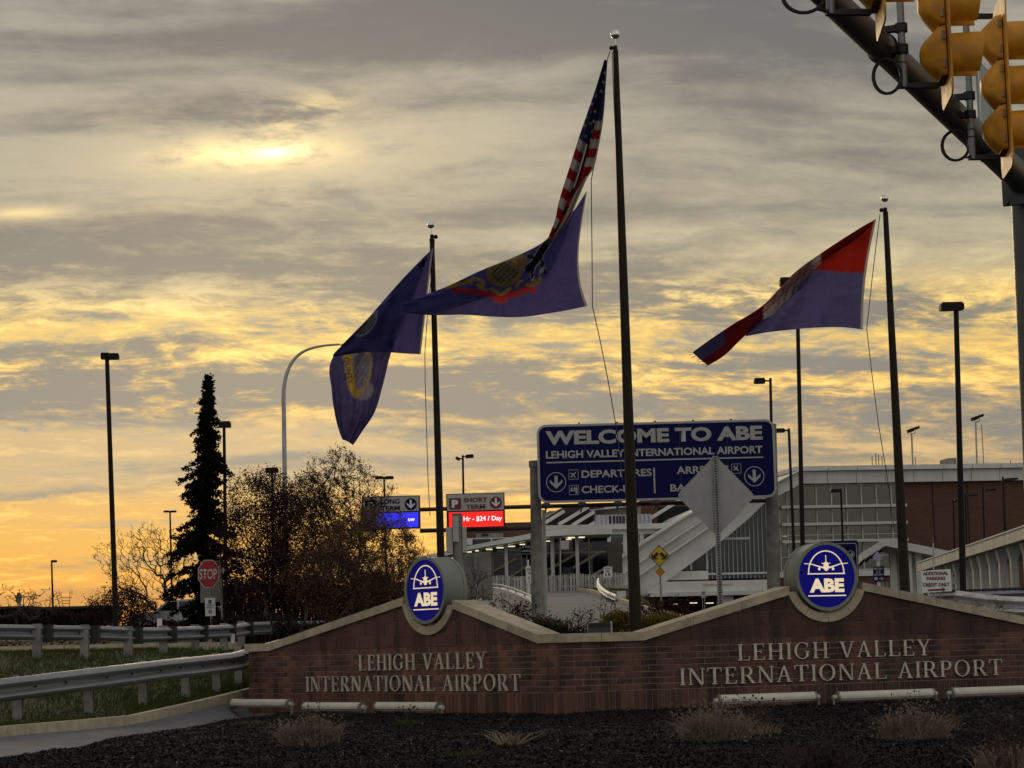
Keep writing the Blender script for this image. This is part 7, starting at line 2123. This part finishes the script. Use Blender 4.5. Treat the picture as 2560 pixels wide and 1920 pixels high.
def hedge(name, label, spans, m, seed, n, size, cat='hedge', group=None, zf=None):
    """spans: (px0, px1, Y, height px top0, top1)"""
    r = random.Random(seed)
    (a, b, Y, t0, t1) = spans
    x0, x1 = U(a, 1550, Y).x, U(b, 1550, Y).x
    base = Vector(((x0 + x1) / 2, Y, (zf or H)((x0 + x1) / 2, Y)))
    t = thing(name, label, cat, base, group)
    pts = []; tr = Tree(seed)
    for i in range(n):
        f_ = r.random(); x = x0 + (x1 - x0) * f_; px_ = a + (b - a) * f_
        top = U(px_, t0 + (t1 - t0) * f_, Y).z; g_ = (zf or H)(x, Y)
        top = g_ + (top - g_) * (0.82 + 0.22 * fbm(x, 0, 0.9, seed)); y = Y + r.gauss(0, 0.5)
        z = g_ + (top - g_) * r.random() ** 0.7
        pts.append(Vector((x, y, z)))
        if i % 14 == 0: tr.tube([Vector((x, y, g_ - 0.05)), Vector((x + r.gauss(0, .1), y, (g_ + z) / 2)), Vector((x + r.gauss(0, .18), y, top + r.uniform(0, 0.15)))], [0.02, 0.014, 0.006], 3)
    leaves('foliage', m, t, pts, size, seed, 3, 0.08)
    tr.build('stems', M_BARK, t)['kind'] = 'stuff'
    return t
hedge('dark_hedge', 'dark reddish thicket along the left horizon below the crooked tree', (-20, 250, 105, 1530, 1528), [M_LEAFR2, M_HEDGE], 61, 2600, 0.10, 'bush')
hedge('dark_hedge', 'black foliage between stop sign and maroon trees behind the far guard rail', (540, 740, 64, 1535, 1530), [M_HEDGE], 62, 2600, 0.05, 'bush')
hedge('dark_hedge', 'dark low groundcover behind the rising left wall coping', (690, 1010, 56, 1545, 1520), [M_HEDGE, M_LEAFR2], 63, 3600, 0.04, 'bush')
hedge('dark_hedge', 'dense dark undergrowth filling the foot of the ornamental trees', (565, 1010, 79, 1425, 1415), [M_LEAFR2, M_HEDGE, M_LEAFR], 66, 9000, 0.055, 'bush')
hedge('dark_hedge', 'dark shrubs under the bare tree by the parked cars', (330, 520, 92, 1552, 1548), [M_HEDGE, M_LEAFR2], 64, 1500, 0.06, 'bush')
hedge('rail_weeds', 'tangled dry weeds under the far guard rail at the left edge', (-10, 260, 59.5, 1606, 1606), [M_STRAW, M_LEAFR2], 65, 700, 0.05, 'weeds')
# planting behind the walls
def bedplant(name, label, px, Y, top_y, hw, seed, leaf, lsize, per, stems=7, group='low plants in the bed behind the walls'):
    x = U(px, 1550, Y).x; z = bed_z(x, Y) if behind_wall(x, Y) > 0.3 and Y < 79 else H(x, Y)
    b_ = Vector((x, Y, z)); hz = (1620 - (px - 1280) * 0.026) - (z - CAM.z) * F / Y
    return crown_tree(name, label, px, Y, px, (top_y + hz) / 2, hw, max(12, (hz - top_y) / 2), stems * 12, seed, M_BARK, leaf, lsize, per * 3, 0.05, group, 'plant', base=b_, sprigs=1, r0=0.004, low=-0.1, k_path=0.5)
bedplant('brown_shrub', 'brown twiggy shrub left of the gantry post behind the descending coping', 1255, 52, 1478, 48, 71, [M_LEAFR, M_LEAFT], 0.03, 2)
bedplant('brown_shrub', 'brown shrub at the foot of the gantry post', 1310, 50, 1500, 40, 72, [M_LEAFR, M_LEAFR2], 0.03, 3)
bedplant('rose_bush', 'bare dark rose bush standing before the ramp asphalt', 1455, 45, 1518, 42, 73, [M_LEAFR2], 0.022, 2, stems=5)
bedplant('rose_bush', 'thin rose canes before the ramp, right of the dark bush', 1520, 46, 1480, 32, 74, [M_LEAFR2], 0.022, 1, stems=4)
bedplant('rose_bush', 'faded pink rose bush right of the middle flagpole', 1625, 47, 1488, 46, 75, [M_PINK], 0.035, 3)
bedplant('rose_bush', 'faded rose bush under the yellow arrow sign', 1690, 48, 1490, 44, 76, [M_PINK, M_LEAFR2], 0.035, 2)
bedplant('yellow_shrub', 'yellow green low shrub left of the middle flagpole foot', 1545, 43.2, 1530, 42, 77, [M_YELL], 0.035, 6, stems=9)
bedplant('yellow_shrub', 'yellow green low shrub right of the middle flagpole foot', 1650, 43.6, 1536, 60, 78, [M_YELL], 0.032, 6, stems=10)
bedplant('green_shrub', 'grey green low juniper behind the lowest coping on the left', 1375, 44.5, 1545, 52, 79, [leaf_mat('juniper', (0.055, 0.060, 0.026), (0.03, 0.035, 0.016), 0.25)], 0.03, 5, stems=9)
bedplant('dark_groundcover', 'black low groundcover beside the boxed ground light', 1420, 41.4, 1572, 55, 80, [M_HEDGE], 0.022, 5, stems=9)
bedplant('dry_weeds', 'dry weeds poking over the coping at the far right', 2470, 48, 1500, 70, 81, [M_LEAFT], 0.02, 1, stems=8)

# boxed ground light behind the lowest coping
Y = 41.0; t = thing('ground_light', 'dark finned ground light box beside the middle flagpole', 'light', U(1497, 1580, Y))
q = MB(); a = U(1471, 1585, Y); b = U(1525, 1556, Y); q.bb((a.x, Y - 0.16, 1.05), (b.x, Y + 0.2, b.z)); q.build('housing', mat('dark_blue_grey', (0.05, 0.055, 0.07), 0.5, 0.3), t)
for i in range(14):
    q = MB(); x = a.x + (b.x - a.x) * (i + 0.5) / 14; q.bb((x - 0.006, Y - 0.185, (a.z + b.z) / 2 + 0.02), (x + 0.006, Y - 0.161, b.z - 0.01)); q.build('fin', M_BLACK, t)
q = MB(); q.bb((b.x + 0.003, Y - 0.14, 1.05), (b.x + 0.035, Y + 0.18, b.z + 0.02)); q.build('side_plate', M_LGREY, t)

# ------------------------------------------------------------------ weeds and dry plants on the mulch
def tuft(name, label, px, py, n, hgt, rad, seed, m, lean=0.35, stalks=0, heads=False, group='dry plants on the mulch bed', w=0.007, fluffy=0):
    # ground point on the mulch
    v = ray(px, py); k = (0.02 - CAM.z) / v.z; p = CAM + v * k
    p.z = mulch_z(p.x, p.y)
    t = thing(name, label, 'plant', p, group)
    r = random.Random(seed); q = MB()
    for i in range(n):
        a = r.uniform(0, 2 * pi); rr = rad * r.random() ** 0.6; b = p + Vector((cos(a) * rr, sin(a) * rr, -0.02)); h = hgt * r.uniform(0.4, 1.1)
        l = Vector((r.gauss(0, lean) + cos(a) * lean * 0.8, r.gauss(0, lean), 0)) * h
        m1 = b + l * 0.35 + Vector((0, 0, h * 0.65)); e = b + l + Vector((0, 0, h * r.uniform(0.75, 1.0)))
        d_ = Vector((1, 0, 0)) * w
        q._a([b - d_, b + d_, m1 + d_ * 0.8, m1 - d_ * 0.8, e], [(0, 1, 2, 3), (3, 2, 4)])
    q.build('blades', m, t, kind='stuff')
    if stalks:
        q = MB(); hd = MB()
        for i in range(stalks):
            a = r.uniform(0, 2 * pi); b = p + Vector((r.gauss(0, rad * .5), r.gauss(0, rad * .5), -0.02)); h = hgt * r.uniform(1.1, 2.0)
            e = b + Vector((r.gauss(0, .16) * h, r.gauss(0, .1), h)); m1 = (b + e) / 2 + Vector((r.gauss(0, .03), 0, 0))
            q.tube([b, m1, e], [0.006, 0.005, 0.003], 4)
            for k in range(3):
                c_ = m1.lerp(e, r.random()); f_ = c_ + Vector((r.gauss(0, .10), r.gauss(0, .06), r.uniform(.05, .16))); q.tube([c_, f_], [0.004, 0.002], 3)
                if heads: hd.sphere(f_, r.uniform(0.010, 0.020), 6, 4)
            if heads: hd.sphere(e, 0.018, 6, 4)
        q.build('stalks', M_TWIG, t, kind='stuff')
        if heads: hd.build('seed_heads', M_BARK, t, kind='stuff')
    if fluffy:
        leaves('dry_leaves', m, t, [p + Vector((r.gauss(0, rad * .55), r.gauss(0, rad * .5), abs(r.gauss(0, hgt * .5)))) for i in range(fluffy)], 0.020, seed, 2, 0.03)
    return t
M_STRAWD = leaf_mat('dry_brown_weed', (0.25, 0.195, 0.155), (0.13, 0.10, 0.082), 0.3)
tuft('dry_grass', 'fluffy brown dry plant on the mulch below the left lettering', 775, 1850, 500, 0.34, 0.30, 1, M_STRAWD, 0.5, 4, False, fluffy=1500)
tuft('dry_grass', 'large fluffy brown dry plant below the first right floodlight', 1790, 1838, 700, 0.36, 0.36, 2, M_STRAWD, 0.5, 0, False, fluffy=1900)
tuft('seed_stalks', 'tall dead stalks with round seed heads before the first right floodlight', 1905, 1822, 60, 0.22, 0.22, 3, M_STRAWD, 0.4, 16, True)
tuft('dry_grass', 'brown dry grass mound on the mulch at the right', 2285, 1832, 700, 0.34, 0.30, 4, M_STRAWD, 0.55, 0, False, fluffy=1400)
tuft('seed_stalks', 'thin dead stalks leaning between the two right floodlights', 2372, 1812, 30, 0.2, 0.12, 5, M_STRAWD, 0.4, 6, True)
tuft('dead_shrub', 'bare dead shrub at the lower right corner', 2505, 1900, 120, 0.30, 0.22, 6, M_STRAWD, 0.45, 26, True, fluffy=300)
tuft('dry_grass', 'dark dry plant at the bottom edge below the right round sign', 2050, 1915, 420, 0.28, 0.26, 7, leaf_mat('dark_weed', (0.085, 0.06, 0.055), (0.045, 0.034, 0.032), 0.2), 0.5, 0, False, fluffy=900)
tuft('straw_clump', 'pale flattened straw clump with one upright stalk at centre', 1275, 1848, 46, 0.24, 0.10, 8, M_STRAW, 1.5, 1, False, w=0.009)
tuft('green_weed', 'tiny green weed before the third left floodlight', 1015, 1800, 90, 0.14, 0.16, 9, M_BLADE, 0.6, 3, True)
tuft('green_weed', 'small grey green weeds on the mulch in the middle', 1160, 1870, 110, 0.11, 0.22, 10, M_BLADE, 0.7)
tuft('green_weed', 'sparse grass sprouting at the mulch edge by the kerb', 640, 1798, 140, 0.09, 0.30, 13, M_BLADE, 0.6)
pts = []
for i in range(9000):
    y = R.uniform(19, 40); x = R.uniform(-0.24 * y, 0.24 * y)
    if x > mulch_x(y) and behind_wall(x, y) < -0.1 and fbm(x, y, 0.45, 8.0) > 0.28: pts.append((x, y, mulch_z(x, y)))
blades('sparse_weeds', leaf_mat('thin_weed', (0.07, 0.065, 0.04), (0.045, 0.05, 0.022), 0.3), pts, 0.05, 0.012, 0.9, 'thin weeds and dry blades scattered over the mulch', 'weeds')

# ------------------------------------------------------------------ parked cars and far buildings on the left
def car(label, px, Y, m_body, dirn=1):
    b = gnd(px, Y); t = thing('parked_car', label, 'car', b + Vector((0, 0, 0.05)), 'cars parked beyond the trees')
    z0 = b.z + 0.05; L, Wd = 4.6, 1.8
    side = [(-2.3, 0.35), (-2.25, 0.75), (-1.9, 0.92), (-1.2, 0.98), (-0.55, 1.48), (0.9, 1.55), (1.75, 1.42), (2.25, 0.98), (2.3, 0.4)]
    body = [(-2.3, 0.35), (2.3, 0.4), (2.25, 0.98), (1.9, 1.0), (-1.2, 0.98), (-1.9, 0.92), (-2.25, 0.75)]
    Mc = frame((b.x, b.y - Wd / 2, z0), (dirn, 0, 0) if dirn > 0 else (1, 0, 0), (0, -1, 0))
    q = MB(); q.prism([(x * dirn, y) for x, y in body][::dirn], Mc, -Wd, 0); q.build('body', m_body, t)
    cab = [(-1.15, 0.985), (1.85, 1.005), (1.65, 1.42), (0.9, 1.55), (-0.55, 1.48)]
    q = MB(); q.prism([(x * dirn, y) for x, y in cab][::dirn], Mc, -Wd + 0.12, -0.12); q.build('cabin', m_body, t)
    for wn in ([(-0.95, 1.03), (-0.1, 1.03), (-0.1, 1.42), (-0.5, 1.42)], [(0.0, 1.03), (1.0, 1.03), (1.0, 1.46), (0.0, 1.43)], [(1.1, 1.04), (1.6, 1.04), (1.5, 1.38), (1.1, 1.45)]):
        q = MB(); q.prism([(x * dirn, y) for x, y in wn][::dirn], Mc, -0.118, -0.105); q.build('side_window', M_GLASSD, t)
    for wx in (-1.45, 1.45):
        q = MB(); c_ = Mc @ Vector((wx * dirn, 0.32, 0.01)); q.tube([c_, c_ + Vector((0, 0.22, 0))], 0.33, 18); w_ = q.build('tyre', M_BLACK, t, True)
        q = MB(); q.tube([c_ + Vector((0, -0.012, 0)), c_ + Vector((0, 0.0, 0))], 0.20, 14); q.build('rim', M_GALV, w_, True)
    q = MB(); c_ = Mc @ Vector((-2.2 * dirn, 0.72, -0.15)); q.sphere(c_, 0.14, 10, 6, (0.6, 1, 0.6)); q.build('headlight', M_SIGNW, t, True)
    return t
M_CARS = mat('car_silver', (0.42, 0.43, 0.46), 0.25, 0.6, var=0.08)
M_CARB = mat('car_dark_blue', (0.012, 0.015, 0.05), 0.2, 0.4, var=0.1)
car('silver car half hidden behind the far guard rail, left of the stop sign', 455, 104, M_CARS, 1)
car('dark blue car parked behind the silver one', 480, 128, M_CARB, 1)
def low_building(label, pxa, pxb, Y, top, bot, m):
    a, b = U(pxa, top, Y), U(pxb, top, Y); zb_ = H((a.x + b.x) / 2, Y) - 0.5; zt = U((pxa + pxb) / 2, top, Y).z; zm = U((pxa + pxb) / 2, bot, Y).z
    t = thing('low_building', label, 'building', ((a.x + b.x) / 2, Y, zb_), 'flat roofed buildings on the left horizon')
    q = MB(); q.bb((a.x - 1, Y - 1.5, zm), (b.x + 1, Y + 9, zt)); q.build('roof', M_ROOFD, t)
    q = MB(); q.bb((a.x, Y + 7.5, zb_), (b.x, Y + 7.8, zm - 0.01)); q.build('back_wall', m, t)
    n = 14
    for i in range(n + 1):
        x = a.x + (b.x - a.x) * i / n; q = MB(); q.bb((x - 0.35, Y - 0.5, zb_), (x + 0.35, Y + 0.2, zm - 0.01)); q.build('pillar', M_ROOFD, t)
    q = MB(); q.bb((a.x, Y - 0.4, zb_), (b.x, Y, zb_ + (zm - zb_) * 0.45)); q.build('wall', M_ROOFD, t)
    return t
low_building('long flat dark roofed shed on the left horizon behind the crooked tree', -60, 60, 250, 1517, 1522.5, M_INT)
low_building('flat dark roofed open shed on the horizon right of the small lamp post', 108, 262, 245, 1516, 1522, M_INT)
Y = 200.0
t = thing('antenna_frame', 'spindly double pronged antenna frame on the left horizon', 'antenna', U(165, 1525, Y)); q = MB()
for a, b in (((148, 1487), (148, 1477)), ((153, 1493), (153, 1480)), ((147, 1487), (153, 1487)), ((175, 1493), (175, 1478)), ((180, 1488), (180, 1476)), ((150, 1494), (180, 1494)), ((155, 1497), (155, 1525)), ((174, 1496), (174, 1525)), ((155, 1502), (174, 1502)), ((155, 1509), (174, 1509)), ((136, 1500), (150, 1496))):
    q.tube([U(*a, Y), U(*b, Y)], 0.028, 5)
q.build('frame', M_BRONZE, t)
Y = 120.0
t = thing('oval_sign', 'grey oval sign on a thin post among the crooked branches', 'sign', U(51, 1565, Y))
q = MB(); c_ = W(47.5, 1495, Y); q.disc(M0, c_, 7 * Y / F, 14 * Y / F, zl_(Y + 0.05), zl_(Y), 24); q.build('panel', M_GANT, t)
q = MB(); q.tube([U(50, 1508, Y), U(50, 1570, Y)], 0.05, 6); q.build('post', M_LGREY, t)
